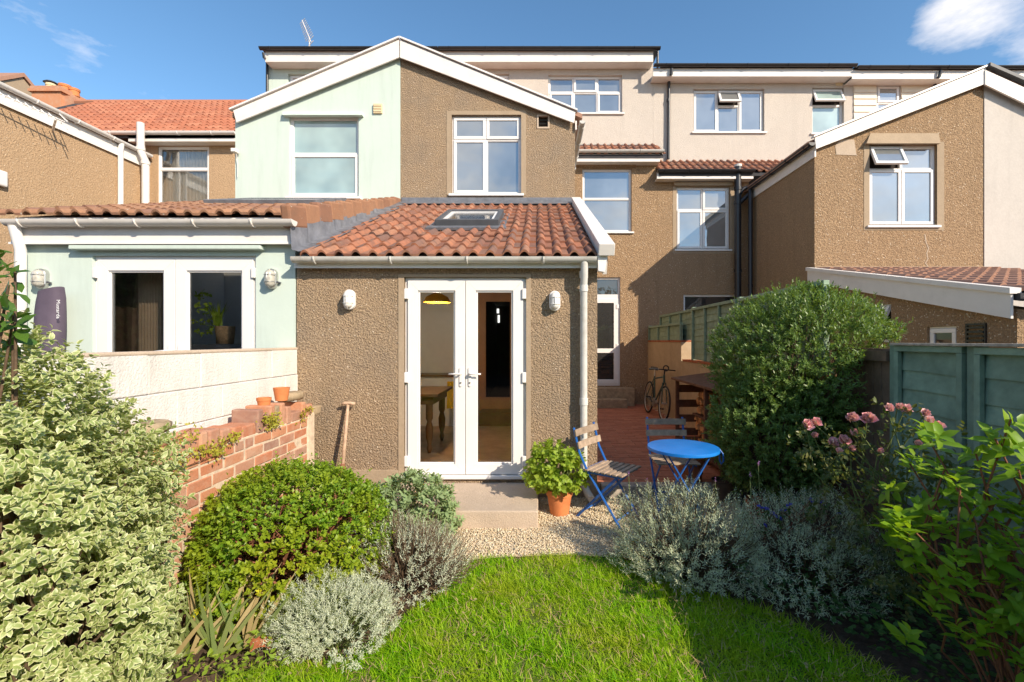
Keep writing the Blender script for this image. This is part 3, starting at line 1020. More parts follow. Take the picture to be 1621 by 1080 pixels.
# ---- French doors of the middle house
def french(house, x0, x1, z0, z1, Y, glass, stile=0.105, handles=True, zh=None, frame=0.045):
    fr = MB().ring(x0, x1, z0, z1, (frame, frame, 0.03, frame), Y, Y + 0.07)
    f = fr.build('door_frame', M['upvc'], house, bevel=0.004)
    MB().box(x0 - 0.03, x1 + 0.03, Y - 0.07, Y + 0.0, z0 - 0.01, z0 + 0.022).build('threshold', M['upvc'], f, bevel=0.004)
    xm = (x0 + x1) / 2
    for i, (a, b) in enumerate(((x0 + frame - 0.012, xm - 0.003), (xm + 0.003, x1 - frame + 0.012))):
        zb, zt = z0 + 0.028, z1 - frame + 0.012
        lf = MB()
        # mitred stiles and rails
        w = stile
        o = [(a, zb), (b, zb), (b, zt), (a, zt)]
        n = [(a + w, zb + w), (b - w, zb + w), (b - w, zt - w), (a + w, zt - w)]
        for k in range(4):
            k2 = (k + 1) % 4
            e = 0.0008
            lf.prism([(o[k][0], Y - 0.022, o[k][1]), (o[k2][0], Y - 0.022, o[k2][1]), (n[k2][0], Y - 0.022, n[k2][1]), (n[k][0], Y - 0.022, n[k][1])], (0, 0.06, 0))
        d = lf.build('door', M['upvc'], house, bevel=0.003)
        gx0, gx1, gz0, gz1 = a + w, b - w, zb + w, zt - w
        MB().ring(gx0, gx1, gz0, gz1, 0.018, Y - 0.008, Y + 0.02).build('glazing_bead', M['upvc'], d, bevel=0.006)
        MB().box(gx0 + 0.01, gx1 - 0.01, Y + 0.005, Y + 0.011, gz0 + 0.01, gz1 - 0.01).build('pane', M[glass], d)
        if handles:
            hx = (b - w * 0.42) if i == 0 else (a + w * 0.42)
            s = -1 if i == 0 else 1
            hp = MB()
            hp.prism([(hx + 0.016 * math.cos(t), Y - 0.022, zh + (0.085 if math.sin(t) > 0 else -0.085) + 0.016 * math.sin(t)) for t in [2 * math.pi * k / 14 for k in range(14)]], (0, -0.012, 0))
            hp.build('handle_plate', M['upvc'], d, bevel=0.002)
            MB().path([(hx, Y - 0.03, zh + 0.035), (hx, Y - 0.065, zh + 0.035), (hx + s * 0.015, Y - 0.075, zh + 0.035), (hx + s * 0.12, Y - 0.07, zh + 0.032)], [0.010, 0.010, 0.010, 0.008], 10).build('handle', M['upvc'], d, smooth=True)
            MB().lathe([(0.0, 0.0), (0.009, 0.0), (0.009, 0.006), (0, 0.006)], n=12).xf(lambda x, y, z, hx=hx: (hx + x, Y - 0.034 - z, zh - 0.06 + y)).build('keyhole', M['metal'], d)
        hz = [zb + 0.14, (zb + zt) / 2, zt - 0.14]
        hxx = a - 0.012 if i == 0 else b + 0.012
        for z in hz:
            MB().box(hxx - 0.022, hxx + 0.022, Y - 0.045, Y - 0.0, z - 0.055, z + 0.055).build('hinge', M['upvc'], d, bevel=0.008)
    return f


french(mid, dx0, dx1, dz0 + 0.0, dz1, YE + 0.035, 'glass_clear', zh=PZ(598, YE))

# rooms behind the glass of the middle house
rm = MB()
fz = 0.20
rm.box(XL + 0.02, XQ - 0.26, YE + 0.26, YU - 0.02, fz - 0.1, fz)
rm.build('kitchen_floor', M['floor_wood'], mid)
MB().box(XL + 0.02, XL + 0.10, YE + 0.255, YU - 0.3, fz, 2.45).build('kitchen_side_wall', M['plaster'], mid)
yb = 8.05
wall_mb([(-2.4, fz), (-1.12, fz), (-1.12, 3.7), (-2.4, 3.7)], [], 0.08, facing(yb)).build('kitchen_back_wall', M['plaster'], mid)
wall_mb([(-1.118, fz), (0.36, fz), (0.36, 3.7), (-1.118, 3.7)], [(-0.93, -0.50, 0.62, 2.32)], 0.08, facing(yb + 0.003)).build('kitchen_back_wall', M['room_brown'], mid)
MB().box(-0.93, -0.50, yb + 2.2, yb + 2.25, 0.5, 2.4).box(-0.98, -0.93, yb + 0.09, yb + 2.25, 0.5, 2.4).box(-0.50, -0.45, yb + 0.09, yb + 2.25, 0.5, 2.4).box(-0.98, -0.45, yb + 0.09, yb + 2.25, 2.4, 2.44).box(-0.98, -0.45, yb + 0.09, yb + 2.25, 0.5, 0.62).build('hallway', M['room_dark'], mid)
MB().box(-1.0, -0.40, yb - 0.45, yb - 0.005, fz, 0.42).build('inner_step', M['oak'], mid)
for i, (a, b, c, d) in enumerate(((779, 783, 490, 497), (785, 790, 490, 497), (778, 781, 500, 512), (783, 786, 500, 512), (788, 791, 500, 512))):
    em = bpy.data.materials.get('glowing_hall_glass')
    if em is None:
        em, nt, b_ = newmat('glowing_hall_glass')
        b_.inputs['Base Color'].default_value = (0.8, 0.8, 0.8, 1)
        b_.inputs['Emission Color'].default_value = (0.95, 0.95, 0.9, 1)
        b_.inputs['Emission Strength'].default_value = 1.2  # panes glow by emission, standing in for daylight at the hall end
    yy = yb + 2.19
    MB().box(PX(a, yy), PX(b, yy), yy - 0.01, yy, PZ(d, yy), PZ(c, yy)).build('hall_pane_glow', em, mid)

# ================================================================== the mint house
mint = thing('mint_house', 'pale mint rendered terraced house with brown tiled extension and two-leaf glass doors', 'house', (-4.0, YU, 0))
MXL, MXR = PX(22, YE), -2.53
mdx0, mdx1, mdz1 = PX(146, YE), PX(405, YE), PZ(406, YE)
wall_mb([(MXL, -0.1), (MXR, -0.1), (MXR, 2.86), (MXL, 2.86)], [(mdx0, mdx1, 0.15, mdz1)], 0.25, facing(YE)).build('wall', M['mint'], mint)
MB().prism([(MXR - 0.2, YE + 0.25, 0), (MXR - 0.2, YU, 0), (MXR - 0.2, YU, 4.05), (MXR - 0.2, YE + 0.25, 2.86)], (0.195, 0, 0)).build('side_wall', M['mint'], mint)
MB().prism([(MXL, YE + 0.25, 0), (MXL, YU, 0), (MXL, YU, 4.05), (MXL, YE + 0.25, 2.86)], (0.2, 0, 0)).build('side_wall', M['mint'], mint)
french(mint, mdx0, mdx1, 0.15, mdz1, YE + 0.035, 'glass_clear', stile=0.115, zh=PZ(562, YE), frame=0.05)
MB().prism([(PX(122, YE), YE - 0.09, PZ(398, YE)), (PX(420, YE), YE - 0.09, PZ(398, YE)), (PX(420, YE), YE - 0.09, PZ(392, YE)), (PX(122, YE), YE - 0.09, PZ(392, YE))], (0, 0.095, 0)).build('drip_hood', M['mint'], mint, bevel=0.006)
mg = gy - 0.0
MB().box(PX(30, YE), PX(466, YE), YE - 0.07, YE - 0.005, PZ(392, YE) + 0.02, PZ(356, YE)).build('fascia_board', M['fascia'], mint)
MB().box(PX(28, YE), PX(468, YE), YE - 0.085, YE - 0.071, PZ(392, YE) + 0.012, PZ(387, YE)).build('fascia_bead', M['upvc'], mint)
gutter_run(mint, (PX(10, gy), gy, PZ(350, gy)), (PX(466, gy), gy, PZ(350, gy)), 0.06, 'upvc_old', 5)
pipe(mint, [(PX(22, gy), gy, PZ(358, gy)), (PX(24, gy), gy + 0.05, 2.55), (PX(24, gy), gy + 0.05, 0)], 0.045, 'upvc')
# roof of weathered concrete tiles with block verge
mey, mez = 4.58, 2.885
mpit = math.atan(0.34)
def mdeck(x0, x1, y0, y1):
    za, zb = mez - 0.01 + (y0 - mey - 0.05) * 0.34, mez - 0.01 + (y1 - mey - 0.05) * 0.34
    return MB().prism([(x0, y0, za), (x0, y1, zb), (x0, y1, zb - 0.10), (x0, y0, za - 0.10)], (x1 - x0, 0, 0))


my0, my1 = mey + 2.08 * math.cos(mpit), mey + 3.02 * math.cos(mpit)
mdm = mdeck(PX(18, 4.6), -2.56, mey + 0.05, my0)
for q in (mdeck(PX(18, 4.6), -2.56, my1, YU), mdeck(PX(18, 4.6), -4.67, my0, my1), mdeck(-3.23, -2.56, my0, my1)):
    mdm.add(q.v, q.f)
mrf = mdm.build('roof', M['plaster'], mint)
place_tiles(mrf, -5.52, 9, mey, mez, mpit, 12, 0.325, M['tile_brown'], w=0.325, roll=0.038, jit=1.3, name='tile', skip=lambda x, yy: -4.9 < x < -3.25 and 1.75 < yy < 2.9)
vt = MB().box(0, 0.10, 0, 0.345, -0.155, 0.075)
vme = vt.mesh('verge_tile')
vme.materials.append(M['tile_brown'])
for r in range(12):
    o = link('verge_tile', vme, None, mrf)
    yy = r * 0.325
    OFF[o.name] = OFF[mint.name]
    p = Vector((-2.60, mey + yy * math.cos(mpit), mez + yy * math.sin(mpit) + 0.035))
    o.location = p - OFF[mint.name]
    o.rotation_euler = (mpit - 0.11, 0, random.uniform(-0.02, 0.02))
    bm_ = o.modifiers.new('bevel', 'BEVEL')
    bm_.width = 0.022
    bm_.segments = 2
# flat roof window seen edge-on near the top of the mint extension roof
mr = lambda x, s_, n: Vector((x, mey + s_ * math.cos(mpit) - n * math.sin(mpit), mez + s_ * math.sin(mpit) + n * math.cos(mpit)))
rw_ = MB()


def mslope(m, x0, x1, s0_, s1_, n0, n1):
    vs = [mr(x, s_, n) for x in (x0, x1) for s_ in (s0_, s1_) for n in (n0, n1)]
    return m.add(vs, [(0, 1, 3, 2), (4, 6, 7, 5), (0, 4, 5, 1), (2, 3, 7, 6), (0, 2, 6, 4), (1, 5, 7, 3)])


for q in ((-4.75, -3.15, 2.0, 2.08), (-4.75, -3.15, 3.02, 3.1), (-4.75, -4.67, 2.08, 3.02), (-3.23, -3.15, 2.08, 3.02)):
    mslope(rw_, *q, 0.0, 0.10)
rwo = rw_.build('roof_window', M['lead'], mint, bevel=0.008)
mslope(MB(), -4.67, -3.23, 2.08, 3.02, 0.085, 0.092).build('pane', M['glass_clear'], rwo)
for i in range(5):
    xa = PX(372, YU) + i * 0.6
    MB().box(xa, min(xa + 0.61, XP), YU - 0.014 - 0.003 * (i % 2), YU, 3.96, PZ(322, YU)).build('lead_flashing', M['lead'], mint)
# upper gable half
mh = hole(458, 568, 185, 313, YU)
wall_mb([(PX(373, YU), 3.9), (XP - 0.004, 3.9), (XP - 0.004, ap), (PX(373, YU), PZ(184, YU))], [mh], 0.25, facing(YU - 0.01)).build('upper_wall', M['mint'], mint)
MB().box(PX(373, YU), PX(373, YU) + 0.25, YU + 0.25, YR, 0, PZ(184, YU)).build('side_wall', M['mint'], mint)
window(mint, *mh, facing(YU - 0.01), [(0, 1, 0, .46, FX), (0, 1, .46, 1, SA)], glass='glass_teal', recess=0.05)
MB().prism([P(447, 183, YU - 0.10), P(573, 183, YU - 0.10), P(573, 178, YU - 0.06), P(447, 178, YU - 0.06)], (0, 0.09, 0)).build('drip_hood', M['mint'], mint)
MB().box(PX(494, YU), PX(536, YU), YU + 0.025, YU + 0.04, PZ(190, YU), PZ(186, YU)).build('trickle_vent', M['upvc'], mint)
v_ = MB().box(PX(592, YU), PX(606, YU), YU - 0.045, YU - 0.005, PZ(182, YU), PZ(167, YU)).build('vent', M['yellow_vent'], mint, bevel=0.004)
for i in range(3):
    MB().box(PX(593, YU), PX(605, YU), YU - 0.055, YU - 0.046, PZ(180 - i * 4.4, YU), PZ(177.5 - i * 4.4, YU)).build('louvre', M['yellow_vent'], v_)
MB().prism([P(369, 176, yv), P(631.6, 64, yv), P(631.6, 92, yv), P(374, 195, yv)], (0, 0.03, 0)).build('verge_board', M['fascia'], mint, bevel=0.004)
b0, b1 = P(364, 176, yv), P(631.6, 62, yv)
MB().prism([b0 + Vector((0, -0.03, 0)), b1 + Vector((0, -0.03, 0)), b1 + Vector((0, -0.03, 0.03)), b0 + Vector((0, -0.03, 0.03))], (0, 0.09, 0)).build('verge_cap', M['upvc'], mint)
MB().prism([(XP, yv + 0.06, b1.z - 0.005), (b0.x, yv + 0.06, b0.z - 0.02), (b0.x, yv + 0.06, b0.z - 0.10), (XP, yv + 0.06, b1.z - 0.085)], (0, 3.6, 0)).build('outrigger_roof', M['tile_pale'], mint)
# dormer
mdh = hole(456, 512, 118, 160, YD)
dormer(mint, PX(424, YD), -2.425, 240, 92, 'mint', [mdh])
window(mint, *mdh, facing(YD), [(0, 1, 0, .5, SA), (0, 1, .5, 1, FX)])
MB().box(PX(420, yf), -2.425, yf, yf + 0.03, PZ(99, yf), PZ(82, yf)).build('fascia_board', M['fascia'], mint)
MB().box(PX(420, yf), -2.425, yf + 0.03, YD, PZ(99, yf), PZ(99, yf) + 0.02).build('soffit', M['fascia'], mint)
MB().box(PX(415, yf), -2.425, yf - 0.04, 14.2, PZ(80.5, yf), PZ(78, yf)).build('flat_roof', M['slate'], mint)
gutter_run(mint, (PX(414, yf), yf - 0.07, PZ(79.5, yf)), (-2.43, yf - 0.07, PZ(79.5, yf)), 0.06, 'black_plastic', 5)
MB().path([(PX(436, 14.0), 14.0, 8.98), (PX(468, 14.0), 14.0, 8.98)], 0.12, 8).build('ridge', M['tile_red'], mint, smooth='auto')
pipe(mint, [P(417, 85, yf - 0.07), P(418, 92, yf - 0.07), P(423, 99, YD - 0.06), P(423, 240, YD - 0.06)], 0.032, 'black_plastic')
MB().prism([(-6.8, 14.2, 8.9), (-6.8, 18, 6.2), (-6.8, 18, 6.1), (-6.8, 14.2, 8.8)], (4.3, 0, 0)).build('front_roof', M['slate'], mint)
# room
MB().box(MXL + 0.2, MXR - 0.2, YE + 0.25, YU, 0.02, 0.12).build('room_floor', M['floor_wood'], mint)
wall_mb([(MXL + 0.2, 0.1), (MXR - 0.2, 0.1), (MXR - 0.2, 3.9), (MXL + 0.2, 3.9)], [], 0.08, facing(7.6)).build('room_back_wall', M['plaster'], mint)
MB().box(MXL + 0.201, MXL + 0.23, YE + 0.26, 6.45, 0.12, 3.0).build('room_lining', M['curtain'], mint)
MB().box(MXL + 0.201, MXL + 0.225, 6.452, 7.59, 0.12, 3.4).build('room_lining', M['plaster'], mint)

# ================================================================== the house on the left
left = thing('red_roofed_house', 'tan pebbledashed house at far left with bright red clay tile roof and white gutters', 'house', (-9.3, YR, 0))
LX = -9.3
lh = hole(250, 331, 233, 328, YR)
wall_mb([(LX - 0.2, 0), (-5.6, 0), (-5.6, 6.35), (LX - 0.2, 6.35)], [lh], 0.25, facing(YR)).build('rear_wall', M['pebbledash_far'], left)
wd = window(left, *lh, facing(YR), [(0, 1, 0, .37, FX), (0, 1, .37, 1, FX)], glass='glass_clear', recess=0.02, fw=0.05)
ly = PZ(212, 10.62)
ldk = deck(left, -14.2, -5.7, 10.66, ly - 0.02, 14.0, ly - 0.02 + 3.34 * 0.745)
place_tiles(ldk, -13.4, 22, 10.62, ly, math.atan(0.745), 13, 0.318, M['tile_far'], jit=1.5)
MB().prism([(-14.2, 14.0, ly + 2.5), (-14.2, 18, ly - 0.2), (-14.2, 18, ly - 0.3), (-14.2, 14.0, ly + 2.4)], (8.5, 0, 0)).build('front_roof', M['tile_far'], left)
MB().path([(-14.2, 14.0, ly + 2.48), (-5.7, 14.0, ly + 2.48)], 0.09, 8).build('ridge', M['tile_far'], left)
MB().box(-9.6, PX(373, 10.66), 10.66, 10.69, PZ(225, 10.66), PZ(209, 10.66)).build('fascia_board', M['fascia'], left)
MB().box(-9.6, PX(373, 10.66), 10.69, YR, PZ(225, 10.66), PZ(225, 10.66) + 0.02).build('soffit', M['fascia'], left)
gutter_run(left, (PX(160, 10.6), 10.6, PZ(210, 10.6)), (PX(373, 10.6), 10.6, PZ(210, 10.6)), 0.065, 'upvc', 4)
# its own outrigger: the long side wall that runs towards the garden
lz = 6.03
wall_mb([(-YR, 0), (-6.3, 0), (-6.3, lz - 0.12), (-YR, lz - 0.12)], [], -0.25, facing_left(LX)).build('side_wall', M['pebbledash_far'], left)
MB().box(LX - 3, LX - 0.25, 6.3, 6.55, 0, lz + 0.6).build('front_wall', M['pebbledash_far'], left)
MB().box(LX + 0.001, LX + 0.03, 6.3, 10.75, lz - 0.30, lz - 0.02).build('fascia_board', M['upvc'], left)
MB().box(LX + 0.031, LX + 0.045, 6.3, 10.75, lz - 0.32, lz - 0.25).build('fascia_bead', M['upvc'], left)
gutter_run(left, (LX + 0.10, 10.8, lz), (LX + 0.10, 6.3, lz), 0.065, 'upvc', 6)
MB().prism([(LX + 0.05, 6.2, lz + 0.02), (LX - 3.1, 6.2, lz + 1.55), (LX - 3.1, 6.2, lz + 1.45), (LX + 0.05, 6.2, lz - 0.06)], (0, 4.9, 0)).build('outrigger_roof', M['tile_brown'], left)
pipe(left, [(LX + 0.1, 10.05, lz - 0.05), (LX + 0.08, 10.05, lz - 0.2), (LX + 0.08, 10.05, 0)], 0.05, 'upvc', [(LX + 0.08, 10.05, 4.6)])
pipe(left, [(LX + 0.17, 10.45, PZ(196, 10.45)), (LX + 0.17, 10.45, PZ(240, 10.45)), (LX + 0.24, 10.5, PZ(255, 10.45)), (LX + 0.24, 10.5, 0)], 0.075, 'upvc_old', [(LX + 0.17, 10.45, PZ(237, 10.45)), (LX + 0.24, 10.5, PZ(258, 10.45))], name='soil_pipe')
pipe(left, [P(224, 215, 10.55), P(226, 238, 10.6), P(226, 246, 10.7), P(226, 252, 10.8)], 0.05, 'upvc_old')
# chimney stack
yc = 14.2
cst = MB().box(PX(67, yc), PX(112, yc), yc - 0.3, yc + 0.9, 7.0, PZ(155, yc)).box(PX(64, yc), PX(116, yc), yc - 0.36, yc + 0.96, PZ(155, yc), PZ(151, yc)).box(PX(66, yc), PX(113, yc), yc - 0.33, yc + 0.93, PZ(151, yc), PZ(146, yc)).box(PX(112, yc), PX(124, yc), yc - 0.2, yc + 0.9, 7.5, PZ(158, yc)).build('chimney', M['brick'], left)
for px_, w_, t_, mm in ((73, 14, 130, 'yellow_vent'), (95, 16, 132, 'terracotta'), (110, 14, 138, 'terracotta')):
    r_ = w_ / 2 * yc / FP
    c_ = (PX(px_, yc), yc + 0.15, 0)
    zt_, zb_ = PZ(t_, yc), PZ(150, yc)
    MB().lathe([(r_ * 0.95, zb_), (r_ * 0.88, zt_ - 0.08), (r_, zt_ - 0.07), (r_, zt_), (r_ * 0.8, zt_), (r_ * 0.75, zb_)], c_, 16).build('chimney_pot', M[mm], cst, smooth='auto')
MB().lathe([(0, 0.06), (0.13, 0.03), (0.19, -0.02), (0.0, -0.02)], (PX(73, yc), yc + 0.15, PZ(128, yc)), 16).build('cowl', M['slate'], cst)
# net curtains behind the window
cu = MB()
n_ = 60
x0_, x1_ = lh[0] + 0.05, lh[1] - 0.05
for i in range(n_):
    xa, xb = x0_ + (x1_ - x0_) * i / n_, x0_ + (x1_ - x0_) * (i + 1) / n_
    ya, yb_ = YR + 0.10 + 0.014 * math.sin(i * 1.45), YR + 0.10 + 0.014 * math.sin((i + 1) * 1.45)
    cu.add([(xa, ya, lh[2] + 0.03), (xb, yb_, lh[2] + 0.03), (xb, yb_, lh[3] - 0.03), (xa, ya, lh[3] - 0.03)], [(0, 1, 2, 3)])
tag(cu.build('net_curtain', M['net'], smooth=True), 'pleated cream net curtain behind the upstairs window of the red-roofed house', 'curtain')

# the taller gable beyond it
tall = thing('gabled_house', 'taller brown rendered house whose gable end peeks above the roof at far left', 'house', (-17.3, 15, 0))
gxx = -17.0
MB().prism([(gxx, 11.2, 0), (gxx, 18.8, 0), (gxx, 18.8, 7.35), (gxx, 15.0, 10.30), (gxx, 11.2, 7.35)], (-4, 0, 0)).build('gable_wall', M['smooth_cement'], tall)
for sgn in (-1, 1):
    MB().prism([(gxx + 0.06, 15.0, 10.33), (gxx + 0.06, 15 + sgn * 4.1, 7.15), (gxx + 0.06, 15 + sgn * 4.1, 7.28), (gxx + 0.06, 15.0, 10.46)], (-4.1, 0, 0)).build('roof_slope', M['tile_pale'], tall)

# ================================================================== the house on the right
right = thing('pebbledash_house', 'brown pebbledashed house on the right with cream loft dormer and black drainpipes', 'house', (6.0, YR, 0))
RX = 5.04
r1 = hole(1071, 1155, 297, 396, YR)
r2 = (PX(1082, YR), PX(1168, YR), PZ(540, YR), PZ(467, YR))
wall_mb([(XR + 0.003, -0.1), (RX, -0.1), (RX, 5.75), (XR + 0.003, 5.75)], [r1, r2], 0.25, facing(YR)).build('rear_wall', M['pebbledash'], right)
window(right, *r1, facing(YR), [(0, .5, 0, .36, FX), (.5, 1, 0, .36, SA), (0, .5, .36, 1, SA), (.5, 1, .36, 1, SA)], recess=0.05)
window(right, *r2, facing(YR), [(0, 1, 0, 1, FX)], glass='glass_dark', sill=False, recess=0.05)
MB().ring(r1[0] - 0.09, r1[1] + 0.14, r1[2] - 0.10, r1[3] + 0.02, (0.09, 0.14, 0.05, 0.02), YR - 0.006, YR + 0.01).build('cement_margin', M['smooth_cement'], right)
MB().box(PX(1066, YR), PX(1158, YR), YR - 0.07, YR + 0.02, PZ(296, YR), PZ(291, YR)).build('drip_hood', M['smooth_cement'], right)
ey2, ez2 = 10.62, PZ(272, 10.62)
dk2 = deck(right, PX(1042, 10.7), RX + 1.2, ey2 + 0.03, ez2 - 0.02, YD, ez2 + 0.54)
place_tiles(dk2, PX(1044, 10.62), 10, ey2, ez2 - 0.01, math.atan(0.54 / 0.78), 3, 0.31, M['tile_red'])
MB().box(PX(1040, 10.66), RX, 10.66, 10.69, PZ(284, 10.66), PZ(273, 10.66)).build('fascia_board', M['fascia'], right)
MB().box(PX(1040, 10.66), RX, 10.69, YR, PZ(284, 10.66), PZ(284, 10.66) + 0.02).build('soffit', M['fascia'], right)
gutter_run(right, (PX(1041, 10.6), 10.6, PZ(270, 10.6)), (RX, 10.6, PZ(270, 10.6)), 0.06, 'black_plastic', 4)
# dormer
h1, h2 = hole(1098, 1210, 142, 210, YD), hole(1286, 1336, 140, 212, YD)
dormer(right, PX(1034, YD) + 0.003, PX(1349, YD), 258, 118, 'cream_render', [h1, h2])
window(right, *h1, facing(YD), [(0, .345, 0, 1, SA), (.345, .66, 0, .36, OP), (.345, .66, .36, 1, FX), (.66, 1, 0, 1, SA)])
window(right, *h2, facing(YD), [(0, 1, 0, .36, OP), (0, 1, .36, 1, FX)], glass='glass_teal')
MB().box(PX(1034, yf), PX(1349, yf), yf, yf + 0.03, PZ(122, yf), PZ(109, yf)).build('fascia_board', M['fascia'], right)
MB().box(PX(1034, yf), PX(1349, yf), yf + 0.03, YD, PZ(122, yf), PZ(122, yf) + 0.02).build('soffit', M['fascia'], right)
MB().box(PX(1046, yf), PX(1353, yf), yf - 0.04, 14.2, PZ(106.5, yf), PZ(104, yf)).build('flat_roof', M['slate'], right)
gutter_run(right, (PX(1034, yf), yf - 0.07, PZ(106, yf)), (PX(1353, yf), yf - 0.07, PZ(106, yf)), 0.055, 'black_plastic', 5)
pipe(right, [P(1063, 110, yf - 0.06), P(1063, 118, yf - 0.06), P(1059, 126, YD - 0.06), P(1058, 253, YD - 0.06)], 0.036, 'black_plastic', [P(1058, 160, YD - 0.06)])
v_ = MB().box(PX(1323, YD), PX(1333, YD), YD - 0.02, YD, PZ(137, YD), PZ(127, YD)).build('vent', M['yellow_vent'], right)
MB().prism([(2.9, 14.2, 8.4), (2.9, 18, 6.2), (2.9, 18, 6.1), (2.9, 14.2, 8.3)], (5, 0, 0)).build('front_roof', M['slate'], right)
# outrigger
xa_ = PX(1557, YU)
rh = hole(1376, 1483, 230, 358, YU)
wall_mb([(RX, 2.2), (xa_, 2.2), (xa_, PZ(120, YU)), (RX, PZ(232, YU))], [rh], 0.25, facing(YU)).build('outrigger_wall', M['pebbledash'], right)
wall_mb([(-YR, -0.1), (-YU - 0.25, -0.1), (-YU - 0.25, PZ(238, YU)), (-YR, PZ(238, YU))], [], 0.25, facing_left(RX)).build('side_wall', M['pebbledash'], right)
MB().box(RX, xa_, YU - 0.012, YU + 0.01, 2.2, PZ(423, YU)).build('cement_band', M['smooth_cement'], right)
window(right, *rh, facing(YU), [(0, .5, 0, .29, OP), (.5, 1, 0, .29, FX), (0, .5, .29, 1, SA), (.5, 1, .29, 1, SA)], recess=0.05)
MB().prism([P(1372, 228, YU - 0.09), P(1489, 228, YU - 0.09), P(1486, 212, YU - 0.004), P(1378, 212, YU - 0.004)], (0, 0.05, 0)).build('drip_hood', M['smooth_cement'], right)
MB().ring(rh[0] - 0.10, rh[1] + 0.13, rh[2] - 0.09, rh[3] + 0.05, (0.10, 0.13, 0.04, 0.05), YU - 0.006, YU + 0.01).build('cement_margin', M['smooth_cement'], right)
cr = MB()                       # the mended crack below that window
pts_ = [(1464, 372), (1466, 385), (1470, 394), (1467, 402), (1469, 411), (1465, 418), (1470, 424)]
for (a, b), (c, d) in zip(pts_[:-1], pts_[1:]):
    cr.add([P(a - .8, b, YU - 0.004), P(a + .8, b, YU - 0.004), P(c + .8, d, YU - 0.004), P(c - .8, d, YU - 0.004)], [(0, 1, 2, 3)])
cr.build('filled_crack', M['concrete'], right)
pt_ = MB().prism([P(1322, 232, YU - 0.006), P(1330, 222, YU - 0.006), P(1352, 222, YU - 0.006), P(1356, 247, YU - 0.006), P(1324, 246, YU - 0.006)], (0, 0.012, 0)).build('cement_patch', M['concrete'], right)
MB().prism([P(1290, 219, yv), P(1561, 108, yv), P(1559, 134, yv), P(1292, 237, yv)], (0, 0.03, 0)).build('verge_board', M['fascia'], right, bevel=0.004)
c0, c1_ = P(1287, 219, yv), P(1562, 107, yv)
MB().prism([c0 + Vector((0, -0.03, 0)), c1_ + Vector((0, -0.03, 0)), c1_ + Vector((0, -0.03, 0.03)), c0 + Vector((0, -0.03, 0.03))], (0, 0.09, 0)).build('verge_cap', M['upvc'], right)
MB().prism([(xa_, yv + 0.06, c1_.z - 0.005), (RX - 0.15, yv + 0.06, c0.z - 0.05), (RX - 0.15, yv + 0.06, c0.z - 0.13), (xa_, yv + 0.06, c1_.z - 0.085)], (0, 3.6, 0)).build('outrigger_roof', M['tile_pale'], right)
rz = PZ(232, YU)
MB().box(RX - 0.03, RX - 0.002, yv + 0.05, YR - 0.1, rz - 0.22, rz - 0.02).build('fascia_board', M['fascia'], right)
gutter_run(right, (RX - 0.10, yv, rz + 0.02), (RX - 0.10, YR - 0.25, rz + 0.02), 0.06, 'black_plastic', 4)
# drain stack in the corner
sx, sy = PX(1168, 10.7), 10.70
pipe(right, [(sx, sy, PZ(263, sy)), (sx, sy, -0.1)], 0.075, 'black_plastic', [(sx, sy, PZ(268, sy)), (sx, sy, PZ(300, sy)), (sx, sy, PZ(322, sy)), (sx, sy, PZ(430, sy))], name='soil_pipe')
MB().tube((sx, sy, PZ(262, sy)), (sx, sy, PZ(272, sy)), 0.088, n=14).build('vent_cap', M['gutter_grey'], right)
pipe(right, [(sx, sy, PZ(312, sy)), (sx + 0.13, sy, PZ(300, sy)), (sx + 0.55, sy, PZ(292, sy))], 0.05, 'black_plastic', name='branch_pipe')
pipe(right, [(sx, sy - 0.02, PZ(325, sy)), (sx + 0.2, sy - 0.05, PZ(312, sy)), (sx + 0.32, sy - 0.05, PZ(305, sy))], 0.05, 'black_plastic', name='branch_pipe')
pipe(right, [(RX - 0.10, YR - 0.3, rz - 0.02), (RX - 0.12, YR - 0.35, rz - 0.2), (RX - 0.12, YR - 0.35, -0.1)], 0.05, 'black_plastic', [(RX - 0.12, YR - 0.35, 2.9)])
# lean-to towards the garden
LXX = 5.0
top0, top1 = (8.29, 2.93), (4.72, 2.14)
side = wall_mb([(-8.28, -0.1), (-4.75, -0.1), (-4.75, 1.95), (-8.28, 2.75)], [(-5.85, -5.44, 1.2, 1.80), (-6.75, -6.45, 1.6, 2.15)], 0.25, facing_left(LXX)).build('lean_to_wall', M['pebbledash'], right)
window(right, -5.85, -5.44, 1.2, 1.80, facing_left(LXX), [(0, 1, 0, 1, SA)], glass='glass_dark', recess=0.03, sill=False)
window(right, -6.75, -6.45, 1.6, 2.15, facing_left(LXX), [(0, 1, 0, 1, OP)], glass='glass_dark', recess=0.03, sill=False)
vv = MB().ring(-5.31, -5.07, 1.38, 1.82, 0.02, -0.02, 0.01).xf(facing_left(LXX)).build('vent', M['black_plastic'], right)
for i in range(8):
    z = 1.41 + i * 0.05
    MB().box(-5.29, -5.09, -0.03, -0.005, z, z + 0.025).xf(facing_left(LXX)).build('louvre', M['black_plastic'], vv)
MB().prism([(LXX - 0.10, top0[0], top0[1]), (LXX - 0.10, top1[0], top1[1]), (LXX - 0.10, top1[0], top1[1] - 0.29), (LXX - 0.10, top0[0], top0[1] - 0.24)], (0.03, 0, 0)).build('verge_board', M['fascia'], right, bevel=0.004)
MB().prism([(LXX - 0.13, top0[0], top0[1] + 0.03), (LXX - 0.13, top1[0] - 0.02, top1[1] + 0.03), (LXX - 0.13, top1[0] - 0.02, top1[1] - 0.03), (LXX - 0.13, top0[0], top0[1] - 0.03)], (0.12, 0, 0)).build('verge_cap', M['fascia'], right)
MB().box(LXX + 0.251, LXX + 3.2, 4.755, 5.0, -0.1, 1.95).build('lean_to_front', M['pebbledash'], right)
